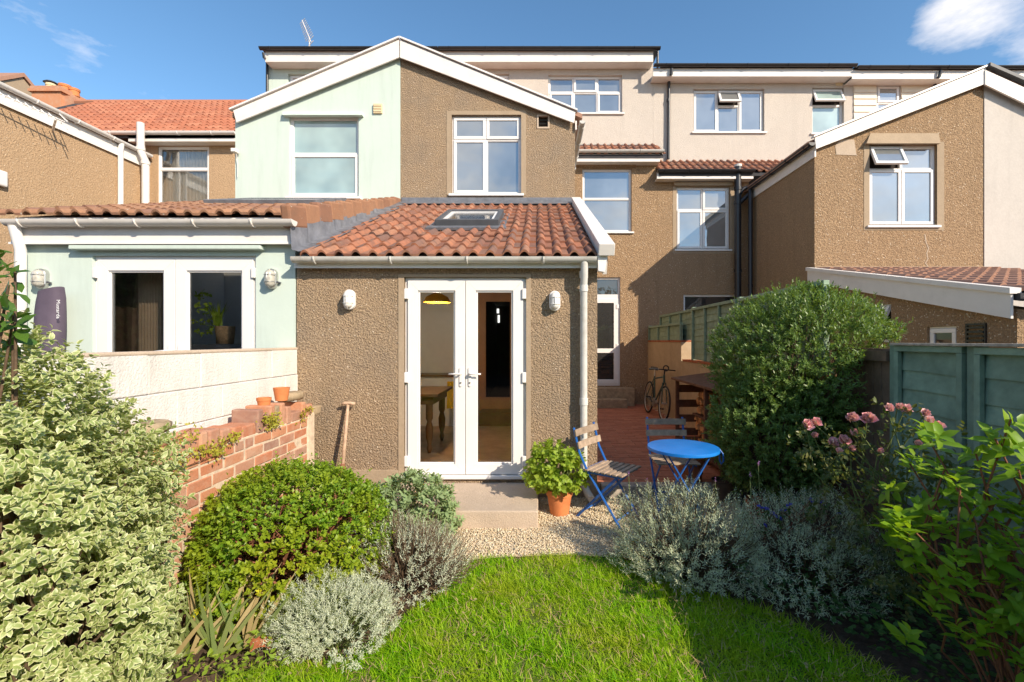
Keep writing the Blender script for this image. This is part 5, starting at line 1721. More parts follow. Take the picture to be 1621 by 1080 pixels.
# ================================================================== folding bistro set
def chair(label, loc, rotz):
    """local: +Y is the way the sitter faces, X sideways"""
    t = thing('folding_chair', label, 'chair', loc, 'folding bistro chairs', rotz)
    w = 0.185
    for s in (-1, 1):
        # long bar: top of the back down to the front foot
        MB().path([(s * w, -0.27, 0.82), (s * w, -0.21, 0.60), (s * w, -0.13, 0.45), (s * w, 0.20, 0.0)], 0.011, 6).build('back_post', M['blue_frame'], t, local=True)
        # short bar: front of the seat to the rear foot
        MB().bar((s * (w - 0.025), 0.17, 0.44), (s * (w - 0.025), -0.25, 0.0), 0.008, 0.022).build('leg', M['blue_frame'], t, local=True)
        MB().bar((s * (w - 0.012), -0.17, 0.435), (s * (w - 0.012), 0.20, 0.435), 0.008, 0.022).build('seat_rail', M['blue_frame'], t, local=True)
    MB().tube((-w, 0.16, 0.055), (w, 0.16, 0.055), 0.007).build('stretcher', M['blue_frame'], t, local=True)
    MB().tube((-w + 0.02, -0.20, 0.055), (w - 0.02, -0.20, 0.055), 0.007).build('stretcher', M['blue_frame'], t, local=True)
    MB().bar((-w, -0.16, 0.452), (w, -0.16, 0.452), 0.02, 0.006).build('stretcher', M['blue_frame'], t, local=True)
    for i in range(7):
        y = -0.15 + i * 0.056
        MB().box(-0.205, 0.205, y, y + 0.040, 0.447, 0.463).build('seat_slat', M['wood_grey'], t, bevel=0.004, local=True)
    for z, yb_ in ((0.775, -0.262), (0.665, -0.232)):
        sl_m = MB()
        n = 8
        for i in range(n + 1):
            x = -0.21 + 0.42 * i / n
            yy_ = yb_ + 0.013 - 0.012 * (1 - (x / 0.21) ** 2)
            sl_m.v += [(x, yy_ + 0.011, z - 0.03), (x, yy_ - 0.002, z + 0.03), (x, yy_ + 0.010, z + 0.033), (x, yy_ + 0.024, z - 0.027)]
        for i in range(n):
            a, b = 4 * i, 4 * i + 4
            sl_m.f += [(a, b, b + 1, a + 1), (a + 1, b + 1, b + 2, a + 2), (a + 2, b + 2, b + 3, a + 3), (a + 3, b + 3, b, a)]
        sl_m.f += [(0, 1, 2, 3), (4 * n + 3, 4 * n + 2, 4 * n + 1, 4 * n)]
        sl_m.build('back_slat', M['wood_grey'], t, local=True)
    return t


chair('blue folding chair with weathered wooden slats beside the potted green plant', (0.655, 4.19, 0.0), math.radians(-126))
chair('blue folding chair with grey slats behind the round blue table', (1.33, 4.52, 0.0), math.radians(180))

tb = thing('bistro_table', 'round bright blue metal bistro table on crossed folding legs', 'table', (1.25, 3.93, 0))
MB().lathe([(0.0, 0.712), (0.285, 0.712), (0.298, 0.709), (0.30, 0.70), (0.30, 0.685), (0.294, 0.685), (0.29, 0.70), (0.0, 0.702)], n=48).build('table_top', M['blue_metal'], tb, smooth='auto', local=True)
for s in (-1, 1):
    for yy_ in (-0.17, 0.15):
        MB().bar((s * 0.19, yy_ + 0.01 * s, 0.695), (-s * 0.22, yy_ + 0.01 * s, 0.0), 0.010, 0.026, (0, 1, 0)).build('leg', M['blue_frame'], tb, local=True)
for s in (-1, 1):
    MB().tube((s * 0.19, -0.19, 0.69), (s * 0.19, 0.17, 0.69), 0.008).build('top_rail', M['blue_frame'], tb, local=True)
    MB().tube((s * 0.20, -0.19, 0.03), (s * 0.20, 0.17, 0.03), 0.008).build('foot_rail', M['blue_frame'], tb, local=True)
MB().path([(0.295, -0.04, 0.70), (0.32, -0.06, 0.66), (0.325, -0.06, 0.60), (0.31, -0.05, 0.57), (0.30, -0.04, 0.60), (0.30, -0.035, 0.66)], 0.007, 6).build('latch', M['blue_frame'], tb, local=True)

# ================================================================== bicycle
bk = thing('bicycle', 'dark green bicycle leaning on the tan yard wall, front wheel towards the garden', 'bicycle', (2.33, 9.1, 0.105), None, 0.0)
bk.rotation_euler = (0, math.radians(5), math.radians(2))
Rw = 0.335
for nm, yc_ in (('front_wheel', -0.52), ('rear_wheel', 0.52)):
    wh = MB().torus((0, yc_, Rw), Rw - 0.018, 0.018, (1, 0, 0), 40, 8).build(nm, M['rubber'], bk, smooth=True, local=True)
    OFF[wh.name] = Vector((0, 0, 0))
    MB().torus((0, yc_, Rw), Rw - 0.042, 0.010, (1, 0, 0), 40, 6).build('rim', M['metal'], wh, smooth=True, local=True)
    spk = MB()
    for i in range(20):
        a = 2 * math.pi * i / 20
        spk.tube((0.02 * (-1) ** i, yc_, Rw), (0, yc_ + (Rw - 0.045) * math.cos(a), Rw + (Rw - 0.045) * math.sin(a)), 0.0014, n=4)
    spk.build('spokes', M['metal'], wh, local=True)
    MB().tube((-0.05, yc_, Rw), (0.05, yc_, Rw), 0.02).build('hub', M['metal'], wh, local=True)
fr = MB()
hd, hd2, bb, se, re = Vector((0, -0.36, 0.86)), Vector((0, -0.40, 0.72)), Vector((0, 0.09, 0.28)), Vector((0, 0.24, 0.80)), Vector((0, 0.52, Rw))
fr.tube(hd, hd2, 0.022).tube(hd + Vector((0, 0.01, -0.03)), se - Vector((0, 0, 0.05)), 0.016).tube(hd2, bb, 0.018).tube(bb, se + Vector((0, 0.02, 0.05)), 0.016)
for s in (-1, 1):
    fr.tube(bb + Vector((s * 0.02, 0, 0)), re + Vector((s * 0.05, 0, 0)), 0.010)
    fr.tube(se, re + Vector((s * 0.05, 0, 0)), 0.008)
    fr.tube(hd2 + Vector((s * 0.03, 0, 0)), Vector((s * 0.05, -0.52, Rw)), 0.012)
fr.build('frame', M['bike_green'], bk, local=True)
hb = MB().path([hd, (0, -0.37, 0.95), (0, -0.42, 0.97)], 0.014)
hb.path([(-0.30, -0.38, 0.96), (-0.15, -0.42, 0.97), (0, -0.43, 0.97), (0.15, -0.42, 0.97), (0.30, -0.38, 0.96)], 0.012)
hb.build('handlebar', M['black_plastic'], bk, local=True)
for s in (-1, 1):
    MB().tube((s * 0.22, -0.40, 0.965), (s * 0.31, -0.375, 0.96), 0.017).build('grip', M['rubber'], bk, local=True)
MB().torus((0, -0.44, 1.0), 0.05, 0.012, (0, 1, 0), 18, 6).build('cable_loop', M['black_plastic'], bk, local=True)
MB().prism([(-0.02, 0.10, 0.92), (0.02, 0.10, 0.92), (0.075, 0.34, 0.94), (-0.075, 0.34, 0.94)], (0, 0, 0.05)).build('saddle', M['black_plastic'], bk, bevel=0.015, local=True)
MB().tube((0, 0.24, 0.8), (0, 0.25, 0.93), 0.013).build('seat_post', M['metal'], bk, local=True)
MB().tube((-0.03, 0.09, 0.28), (0.03, 0.09, 0.28), 0.09, n=24).build('chainring', M['metal'], bk, local=True)
for s in (-1, 1):
    MB().tube((s * 0.06, 0.09, 0.28), (s * 0.07, 0.09 - s * 0.12, 0.28 - s * 0.10), 0.010).box(s * 0.07 if s > 0 else -0.16, 0.16 if s > 0 else -0.07, 0.06 - s * 0.12, 0.12 - s * 0.12, 0.265 - s * 0.10, 0.285 - s * 0.10).build('pedal', M['black_plastic'], bk, local=True)

# ================================================================== log store and logs
ls = thing('log_store', 'dark timber log store with sloping roof against the tan wall', 'log store', (2.3, 6.0, 0.105))
lx0, lx1, ly0, ly1 = 2.04, 2.56, 5.12, 6.78
for xx in (lx0, lx1):
    for yy_ in (ly0, 5.62, ly1) if xx == lx0 else (ly0, ly1):
        MB().box(xx, xx + 0.05, yy_ - 0.05, yy_, 0.105, 1.04 + (0.08 if xx == lx1 else 0)).build('post', M['wood_dark'], ls, bevel=0.004)
MB().prism([(lx0 - 0.05, ly0 - 0.10, 1.045), (lx1 + 0.055, ly0 - 0.10, 1.13), (lx1 + 0.055, ly0 - 0.10, 1.155), (lx0 - 0.05, ly0 - 0.10, 1.075)], (0, ly1 - ly0 + 0.15, 0)).build('roof_board', M['wood_dark'], ls, bevel=0.004)
for z in (0.22, 0.42, 0.64, 0.86):
    MB().box(lx0 + 0.052, lx1 - 0.002, ly1 - 0.03, ly1 - 0.01, z, z + 0.11).build('slat', M['wood_dark'], ls, bevel=0.003)
    MB().box(lx0 + 0.052, lx1 - 0.002, ly0 - 0.04, ly0 - 0.02, z, z + 0.11).build('slat', M['wood_dark'], ls, bevel=0.003)
MB().box(lx0, lx1 + 0.05, ly0 + 0.002, ly1 - 0.052, 0.18, 0.21).build('base_board', M['wood_dark'], ls)
MB().box(lx0 + 0.06, lx1 + 0.05, ly0 + 0.002, 6.2, 0.62, 0.645).build('shelf', M['wood_dark'], ls)
for lev in ((0.212, 0.60), (0.647, 1.0)):
    z = lev[0]
    row = 0
    while z + 0.07 < lev[1]:
        y = 5.66 + random.uniform(0, 0.04)
        while y < 6.12:
            r_ = random.uniform(0.045, 0.062)
            n = random.choice((3, 4, 5))
            a0 = random.uniform(0, 6)
            pts = [(lx0 + 0.10 + random.uniform(-0.04, 0.03), y + r_ + r_ * math.cos(a0 + 2 * math.pi * k / n), z + r_ + r_ * math.sin(a0 + 2 * math.pi * k / n) * 0.95) for k in range(n)]
            o = MB().prism([(pts[0][0], p[1], p[2]) for p in pts], (0.34, 0, 0)).build('split_log', M['log'], bevel=0.004)
            tag(o, 'split firewood log stacked in the timber log store', 'log', 'firewood logs in the log store')
            y += 2 * r_ + 0.004
        z += 0.105
        row += 1

# ================================================================== pots on the right
pot('planter_pot', 'large red plastic pot standing behind the round blue table', (1.66, 4.95, 0.105), 0.15, 0.26, 'terracotta_dark', rim=True)
pot('planter_pot', 'squat brown glazed pot right of the blue table', (1.90, 4.66, 0.0), 0.125, 0.20, 'pot_brown', rim=False)
pot('planter_pot', 'black plastic pot with grassy leaves near the round bush', (2.07, 4.52, 0.0), 0.105, 0.17, 'pot_black', rim=True)
pot('planter_pot', 'small tilted terracotta pot at the edge of the lavender', (2.02, 4.25, 0.0), 0.085, 0.15, 'terracotta_dark', rim=True)
pot('planter_pot', 'terracotta pot of a leafy bright green plant at the corner of the step', (0.20, 4.28, 0.0), 0.125, 0.235, 'terracotta', rim=True, taper=0.70)
pot('planter_pot', 'dark pot in the shade beneath the round bush', (2.35, 4.15, 0.0), 0.10, 0.16, 'terracotta_dark', rim=True)

# ================================================================== things seen through the glass
tb2 = thing('dining_table', 'oak table with turned legs seen through the left French door', 'table', (-1.75, 6.1, 0.2))
MB().box(-0.55, 0.50, -0.45, 0.55, 0.72, 0.76).build('table_top', M['oak'], tb2, bevel=0.008, local=True)
MB().box(-0.48, 0.43, -0.38, 0.48, 0.62, 0.72).build('apron', M['oak'], tb2, local=True)
for xx in (-0.43, 0.37):
    for yy_ in (-0.33, 0.42):
        MB().lathe([(0.0, 0), (0.02, 0), (0.035, 0.06), (0.022, 0.11), (0.045, 0.2), (0.05, 0.32), (0.028, 0.40), (0.045, 0.44), (0.045, 0.62)], (xx, yy_, 0), 14).build('leg', M['oak'], tb2, smooth=True, local=True)
lmp = thing('pendant_lamp', 'mustard dome pendant lamp hanging inside the left French door', 'lamp', (PX(692, 5.9), 5.9, PZ(480, 5.9)))
MB().lathe([(0.0, 0.12), (0.05, 0.12), (0.14, 0.07), (0.175, 0.0), (0.17, 0.0), (0.13, 0.06), (0.0, 0.10)], n=24).build('shade', M['mustard'], lmp, smooth=True, local=True)
MB().tube((0, 0, 0.12), (0, 0, 0.75), 0.005, n=6).build('flex', M['black_plastic'], lmp, local=True)
bl = bpy.data.lights.new('added_fill', 'POINT')  # added fill light that brightens the kitchen, placed under the pendant shade
bl.energy = 20
bl.color = (1.0, 0.83, 0.6)
bl.shadow_soft_size = 0.05
blo = bpy.data.objects.new('added_fill', bl)
COL.objects.link(blo)
blo.parent = lmp
blo.location = (0, 0, -0.03)
cl = MB()
for i in range(7):
    cl.v += [(-1.45 + 0.03 * i, 7.2 + 0.012 * (i % 2), 0.55), (-1.44 + 0.027 * i, 7.2 + 0.012 * (i % 2), 0.98)]
cl.f = [(2 * i, 2 * i + 2, 2 * i + 3, 2 * i + 1) for i in range(6)]
tag(cl.build('tea_towel', M['yellow_cloth']), 'yellow tea towel hanging behind the oak table', 'towel')
kt = thing('kitchen_cabinet', 'white kitchen cabinet with dark worktop behind the left French door', 'cabinet', (-1.7, 7.6, 0.2))
MB().box(-0.55, 0.55, 0.0, 0.4, 0.0, 0.82).build('carcass', M['plaster'], kt, local=True)
MB().box(-0.57, 0.57, -0.03, 0.4, 0.822, 0.86).build('worktop', M['oak'], kt, local=True)
ct = MB()
for i in range(40):
    xa = -4.50 + i * 0.0065
    ct.v += [(xa, 5.12 + 0.025 * math.sin(i * 1.2), 0.13), (xa, 5.12 + 0.025 * math.sin(i * 1.2), 2.5)]
ct.f = [(2 * i, 2 * i + 2, 2 * i + 3, 2 * i + 1) for i in range(39)]
tag(ct.build('long_curtain', M['curtain'], smooth=True), 'beige pleated curtain behind the left glass door of the mint house', 'curtain')
M['drape'] = simple('added_drape', (0.30, 0.20, 0.13), 0.9, 0.1, var=0.25, scale=14)
dr = MB()  # added drape close to the glass, brightens the black left pane
for i in range(30):
    xa = -5.02 + i * 0.017
    dr.v += [(xa, 5.16 + 0.012 * math.sin(i * 0.8), 0.13), (xa, 5.16 + 0.012 * math.sin(i * 0.8), 2.5)]
dr.f = [(2 * i, 2 * i + 2, 2 * i + 3, 2 * i + 1) for i in range(29)]
tag(dr.build('added_drape', M['drape'], smooth=True), 'dark brown drape added to brighten the left part of the left mint glass door', 'curtain')
bsk = thing('plant_stand', 'wicker basket planter on a dark cupboard behind the right mint glass door', 'planter', (PX(347, 5.15), 5.25, 0.12))
MB().box(-0.5, 0.32, -0.12, 0.3, 0.0, 1.46).build('cupboard', M['slate'], bsk, local=True)
MB().lathe([(0.0, 1.465), (0.085, 1.465), (0.10, 1.67), (0.085, 1.67), (0.08, 1.52), (0, 1.52)], n=20).build('basket', M['basket'], bsk, smooth=True, local=True)

# terracotta shard and the red ridge tiles glimpsed on the flat roof
sh = MB()
for i in range(9):
    a = -0.9 + 1.8 * i / 8
    for r_, z in ((0.10, 0.0), (0.115, 0.11 + 0.02 * math.sin(i * 2.1)), (0.107, 0.112 + 0.02 * math.sin(i * 2.1)), (0.092, 0.0)):
        sh.v.append((r_ * math.sin(a), -r_ * math.cos(a), z))
for i in range(8):
    for k in range(4):
        sh.f.append((4 * i + k, 4 * i + (k + 1) % 4, 4 * i + 4 + (k + 1) % 4, 4 * i + 4 + k))
sh.f += [(0, 1, 2, 3), (35, 34, 33, 32)]
o = sh.build('pot_shard', M['terracotta_dark'], smooth='auto')
o.location = (-1.43, 2.33, 0.0)
o.scale = (0.6, 0.6, 0.6)
o.rotation_euler = (math.radians(-84), 0.2, 0.5)
tag(o, 'broken terracotta pot shard lying on the soil by the iris leaves', 'shard')

# ================================================================== vegetation
def unit(a):
    return a / np.maximum(np.linalg.norm(a, axis=-1, keepdims=True), 1e-9)


LEAF5 = (np.array([(0, 0, 0), (.42, -1, .30), (.5, 0, 0), (.42, 1, .30), (1, 0, -.05)], float), [(0, 2, 1), (0, 3, 2), (1, 2, 4), (2, 3, 4)], np.array([.4, 1, 0, 1, .7]))
LEAF8 = (np.array([(0, 0, 0), (.28, -.85, .28), (.3, 0, 0), (.28, .85, .28), (.66, -.8, .22), (.68, 0, 0), (.66, .8, .22), (1, 0, 0)], float),
         [(0, 2, 1), (0, 3, 2), (1, 2, 5, 4), (2, 3, 6, 5), (4, 5, 7), (5, 6, 7)], np.array([.2, 1, 0, 1, 1, 0, 1, .8]))
BLADE = (np.array([(0, -1, 0), (0, 1, 0), (.5, .75, 0), (.5, -.75, 0), (1, 0, 0)], float), [(0, 1, 2, 3), (3, 2, 4)], np.array([0, 0, 0, 0, 0.]))
NEEDLE = (np.array([(0, -1, 0), (0, 1, 0), (1, 0, 0)], float), [(0, 1, 2)], np.array([0, 0, 0.]))


def leaf_mesh(name, Pn, D, Nn, L, W, tpl, mat, droop=0.15, smooth=True, wavy=0.0):
    """Pn base points, D directions, Nn rough normals, L lengths, W half widths"""
    t, loops, rim = tpl
    D = unit(D)
    Nn = Nn - (Nn * D).sum(-1, keepdims=True) * D
    Nn = unit(Nn)
    B = np.cross(D, Nn)
    tt, ss, hh = t[:, 0], t[:, 1], t[:, 2]
    V = Pn[:, None, :] + D[:, None, :] * (tt[None, :, None] * L[:, None, None]) + B[:, None, :] * (ss[None, :, None] * W[:, None, None])
    lift = hh[None, :] * W[:, None] - droop * (tt[None, :] ** 2) * L[:, None]
    if wavy:
        lift = lift + RNG.uniform(-wavy, wavy, lift.shape) * W[:, None] * (abs(ss)[None, :] > 0)
    V = V + Nn[:, None, :] * lift[:, :, None]
    return np_mesh(name, V, 0, loops, mat, len(t), rim, smooth)


def sph(n):
    v = RNG.normal(size=(n, 3))
    return unit(v)


def lumps(d, seed, freq=3.0, amp=0.12):
    r = np.random.default_rng(seed)
    s = np.ones(len(d))
    for i in range(6):
        k = r.normal(size=3) * freq * (1 + 0.5 * i)
        s += amp / (1 + 0.6 * i) * np.sin(d @ k + r.uniform(0, 6.28))
    return s


def shell(n, c, rad, seed, depth=0.35, freq=3.0, amp=0.12, zmin=0.02, gaps=0.0, top_bias=0.0):
    """twig positions and outward directions near the surface of a lumpy ellipsoid"""
    d = sph(int(n * 1.6))
    if gaps:
        keep = lumps(d, seed + 5, freq * 2.6, 0.5) > gaps * 2 * RNG.random(len(d)) - 0.2
        d = d[keep]
    c, rad = np.array(c, float), np.array(rad, float)
    f = lumps(d, seed, freq, amp) * (1 - depth * RNG.random(len(d)) ** 1.6)
    p = c + d * rad * f[:, None]
    ok = p[:, 2] > zmin
    p, d = p[ok], d[ok]
    nrm = unit(d / rad)
    return p[:n], nrm[:n]


def twig_leaves(p, out, tl, k, leaf_len, leaf_w, spread=0.9, up=0.35, jitter=0.35, pairs=False, tip_small=0.3):
    """k leaves along each twig of length tl starting at p going out"""
    n = len(p)
    ax = unit(out + np.array([0, 0, up]) + RNG.normal(size=(n, 3)) * jitter)
    Ps, Ds, Ns, Ls, Ws = [], [], [], [], []
    a0 = RNG.uniform(0, 6.28, n)
    u = unit(np.cross(ax, np.array([0.13, 0.21, 0.97])))
    w = np.cross(ax, u)
    for i in range(k):
        t = (i + 0.6) / k
        ang = a0 + (i * 2.4 if not pairs else (i // 2) * 1.57 + (i % 2) * math.pi)
        rad = u * np.cos(ang)[:, None] + w * np.sin(ang)[:, None]
        sp = spread * (1.0 - 0.55 * t)
        D = unit(ax * (1 - 0.35 * spread) + rad * sp + RNG.normal(size=(n, 3)) * 0.15)
        L = leaf_len * (1 - tip_small * t) * RNG.uniform(0.7, 1.2, n)
        Ps.append(p + ax * (tl * t) + RNG.normal(size=(n, 3)) * 0.002)
        Ds.append(D)
        Ns.append(unit(ax * 0.8 - rad * 0.2 + np.array([0, 0, 0.6]) + RNG.normal(size=(n, 3)) * 0.25))
        Ls.append(L)
        Ws.append(L * leaf_w * RNG.uniform(0.85, 1.15, n))
    return [np.concatenate(x) for x in (Ps, Ds, Ns, Ls, Ws)] + [ax]


def stems_mb(base, tips, r0, r1, bend=0.25, n=5, wob=0.03):
    m = MB()
    b = Vector(base)
    for t in tips:
        t = Vector(t)
        q = b + Vector((random.uniform(-1, 1), random.uniform(-1, 1), 0)) * wob
        mid1 = q.lerp(t, 0.35) + Vector((random.uniform(-1, 1) * wob, random.uniform(-1, 1) * wob, bend * 0.2))
        mid2 = q.lerp(t, 0.7) + Vector((random.uniform(-1, 1) * wob, random.uniform(-1, 1) * wob, bend * 0.15))
        m.path([q, mid1, mid2, t], [r0, r0 * 0.75, r0 * 0.5 + r1 * 0.5, r1], n, cap=False)
    return m


def stuff_part(o):
    o['kind'] = 'stuff'
    return o


def leaf_parts(plant, data, tpl, mat, droop, count, nvar=4, name='leaf'):
    """the `count` leaves nearest to the camera as objects sharing a few meshes; the rest as one mesh"""
    Pn, D, Nn, L, W = data
    dist = np.linalg.norm(Pn - np.array([0, 0, EYE]), axis=1)
    size = L / dist
    order = np.argsort(-size)
    pick, rest = order[:count], order[count:]
    t, loops, rim = tpl
    mes = []
    for v in range(nvar):
        ll, ww = np.array([1.0]), np.array([float(np.mean(W[pick] / L[pick])) * (0.9 + 0.2 * v / nvar)])
        mes.append(leaf_mesh(name, np.zeros((1, 3)), np.array([[0, 1, 0.]]), np.array([[0, 0, 1.]]), ll, ww, tpl, mat, droop * (0.6 + 0.8 * v / nvar)))
    off = OFF[plant.name]
    for j, i in enumerate(pick):
        d = Vector(D[i]).normalized()
        nn = Vector(Nn[i])
        nn = (nn - d * nn.dot(d)).normalized()
        b = d.cross(nn)
        mat4 = Matrix(((b.x, d.x, nn.x), (b.y, d.y, nn.y), (b.z, d.z, nn.z))).to_4x4()
        o = bpy.data.objects.new(name, mes[j % nvar])
        COL.objects.link(o)
        o.parent = plant
        o.matrix_local = Matrix.Translation(Vector(Pn[i]) - off) @ mat4 @ Matrix.Scale(float(L[i]), 4)
    if len(rest):
        me = leaf_mesh('foliage', Pn[rest] - np.array(off), D[rest], Nn[rest], L[rest], W[rest], tpl, mat, droop)
        stuff_part(link('foliage', me, None, plant))


def foliage(plant, data, tpl, mat, droop=0.15, name='foliage', wavy=0.0):
    Pn, D, Nn, L, W = data
    me = leaf_mesh(name, Pn - np.array(OFF[plant.name]), D, Nn, L, W, tpl, mat, droop, wavy=wavy)
    return stuff_part(link(name, me, None, plant))


def cat(*ds):
    return [np.concatenate([d[i] for d in ds]) for i in range(5)]


def inner_stems(plant, base, pts, n, r0, r1, mat, bend=0.1, wob=0.05, name='stem'):
    idx = RNG.choice(len(pts), min(n, len(pts)), replace=False)
    m = stems_mb(base, [tuple(pts[i]) for i in idx], r0, r1, bend, 5, wob)
    return m.build(name, M[mat], plant, smooth=True)


# leaf colours
M['lf_pitto'] = leafmat('variegated_leaf', (0.23, 0.31, 0.09), (0.33, 0.39, 0.14), edge=(0.62, 0.63, 0.35), transl=0.28, rough=0.4, spec=0.45)
M['lf_laurel'] = leafmat('dark_glossy_leaf', (0.05, 0.12, 0.02), (0.10, 0.19, 0.03), transl=0.35, rough=0.25, spec=0.6)
M['lf_green'] = leafmat('fresh_green_leaf', (0.12, 0.25, 0.018), (0.27, 0.38, 0.025), transl=0.35, rough=0.42, patch=(0.36, 0.37, 0.02))
M['lf_lime'] = leafmat('lime_bract', (0.50, 0.52, 0.02), (0.62, 0.56, 0.03), transl=0.35)
M['lf_sage'] = leafmat('sage_leaf', (0.22, 0.31, 0.14), (0.29, 0.38, 0.19), transl=0.2, rough=0.8, spec=0.15)
M['lf_lav'] = leafmat('lavender_leaf', (0.42, 0.48, 0.31), (0.58, 0.63, 0.45), transl=0.2, rough=0.8, spec=0.15)
M['lf_lav_dry'] = leafmat('dry_lavender_leaf', (0.26, 0.18, 0.13), (0.36, 0.29, 0.22), transl=0.2, rough=0.85, spec=0.1)
M['lf_silver'] = leafmat('silver_leaf', (0.48, 0.53, 0.38), (0.64, 0.67, 0.52), transl=0.2, rough=0.8, spec=0.15)
M['lf_bush'] = leafmat('olive_bush_leaf', (0.095, 0.175, 0.035), (0.19, 0.28, 0.08), transl=0.3, rough=0.38, spec=0.45)
M['lf_basil'] = leafmat('soft_green_leaf', (0.21, 0.33, 0.03), (0.35, 0.45, 0.06), transl=0.4, rough=0.5)
M['lf_rose'] = leafmat('rose_leaf', (0.07, 0.12, 0.03), (0.16, 0.16, 0.05), transl=0.3, rough=0.4)
M['lf_big'] = leafmat('broad_green_leaf', (0.15, 0.30, 0.02), (0.26, 0.40, 0.03), transl=0.42, rough=0.4, spec=0.35)
M['lf_iris'] = leafmat('iris_leaf', (0.15, 0.24, 0.07), (0.27, 0.31, 0.12), transl=0.3, rough=0.45)
M['lf_iris_dry'] = leafmat('dry_iris_leaf', (0.40, 0.30, 0.14), (0.48, 0.38, 0.2), transl=0.3, rough=0.7)
M['lf_creeper'] = leafmat('yellow_green_creeper', (0.28, 0.30, 0.03), (0.42, 0.38, 0.05), transl=0.3)
M['lf_ground'] = leafmat('ground_ivy_leaf', (0.05, 0.12, 0.03), (0.09, 0.17, 0.04), transl=0.3)
M['lf_grass'] = leafmat('lawn_grass', (0.13, 0.36, 0.006), (0.36, 0.55, 0.010), transl=0.42, rough=0.5, spec=0.2, patch=(0.44, 0.49, 0.03))
M['petal'] = leafmat('pink_petal', (0.80, 0.36, 0.42), (0.88, 0.58, 0.60), transl=0.12, rough=0.6, spec=0.2)
M['petal_purple'] = leafmat('purple_petal', (0.30, 0.13, 0.42), (0.42, 0.22, 0.5), transl=0.3)
M['petal_blue'] = leafmat('blue_petal', (0.06, 0.06, 0.50), (0.10, 0.10, 0.62), transl=0.3)

# ---- lawn
lpoly = [(-2.2, -3.0), (-1.9, 1.0), (-1.62, 1.9), (-1.42, 2.24), (-0.98, 2.30), (-0.80, 2.65), (-0.62, 3.02), (-0.50, 3.34), (-0.2, 3.41), (0.2, 3.45), (0.66, 3.40), (0.98, 3.05), (1.45, 2.66), (1.75, 2.2), (1.9, 1.0), (2.1, -3.0)]
lawn_bed = MB()
lawn_bed.add([(x, y, -0.012) for x, y in lpoly], [tuple(range(len(lpoly)))])
M['turf'] = simple('turf', (0.10, 0.13, 0.03), 0.95, 0.1, var=0.5, scale=30, bmp=0.6, bscale=80)
lawn_o = struct(lawn_bed.build('lawn', M['turf']))


def scatter(n, x0, x1, y0, y1, poly):
    x, y = RNG.uniform(x0, x1, n), RNG.uniform(y0, y1, n)
    ok = in_poly(x + RNG.normal(size=n) * 0.018, y + RNG.normal(size=n) * 0.018, poly)
    return x[ok], y[ok]


xs, ys = [], []
for n, y0, y1 in ((120000, 1.9, 3.46), (26000, 0.6, 1.9), (14000, -3.0, 0.6)):
    a, b = scatter(n, -2.2, 2.1, y0, y1, lpoly)
    xs.append(a)
    ys.append(b)
x, y = np.concatenate(xs), np.concatenate(ys)
tuft = np.sin(x * 7.1 + np.sin(y * 5.3) * 1.7) * np.sin(y * 6.3 + np.sin(x * 4.1) * 1.9)
tuft2 = np.sin(x * 23 + 2 * np.sin(y * 17)) * np.sin(y * 21 + 2 * np.sin(x * 19))
keep = RNG.random(len(x)) < np.clip(0.72 + 0.25 * tuft + 0.25 * tuft2, 0.15, 1)
x, y, tuft, tuft2 = x[keep], y[keep], tuft[keep], tuft2[keep]
edge = np.ones(len(x))
N = len(x)
Lg = (0.056 + 0.024 * tuft + 0.016 * tuft2) * RNG.uniform(0.55, 1.35, N)
Lg = np.clip(Lg * np.where(RNG.random(N) < 0.05, 1.5, 1.0), 0.018, 0.13)
az = RNG.uniform(0, 6.28, N) * 0.8 + (tuft2 * 2.0 + tuft * 1.5)
lean = RNG.uniform(0.2, 1.6, N)
D = np.stack([np.cos(az) * lean, np.sin(az) * lean, np.ones(N)], -1)
Nn = np.stack([-np.cos(az), -np.sin(az), np.full(N, 0.6)], -1)
me = leaf_mesh('grass', np.stack([x, y, np.full(N, -0.012)], -1), D, -Nn, Lg, RNG.uniform(0.0014, 0.0028, N), BLADE, M['lf_grass'], -0.38, smooth=False)
gr = link('grass', me, None)
gr['kind'] = 'stuff'
tag(gr, 'bright shaggy green grass of the small lawn', 'grass')
# dry debris along the left edge of the lawn
pts = []
n = 1500
xx = RNG.uniform(-1.7, -0.5, n)
yy = RNG.uniform(2.1, 3.5, n)
m_ = ~in_poly(xx + 0.03, yy, lpoly)
xx, yy = xx[m_], yy[m_]
n = len(xx)
D = np.stack([RNG.normal(size=n), RNG.normal(size=n), RNG.uniform(0, .35, n)], -1)
me = leaf_mesh('straw', np.stack([xx, yy, np.full(n, -0.015)], -1), D, np.tile([0, 0, 1.], (n, 1)), RNG.uniform(0.03, 0.10, n), np.full(n, 0.0016), BLADE, M['straw'], 0.05)
o = link('straw_litter', me, None)
o['kind'] = 'stuff'
tag(o, 'dry straw and clippings along the left lawn edge', 'litter')

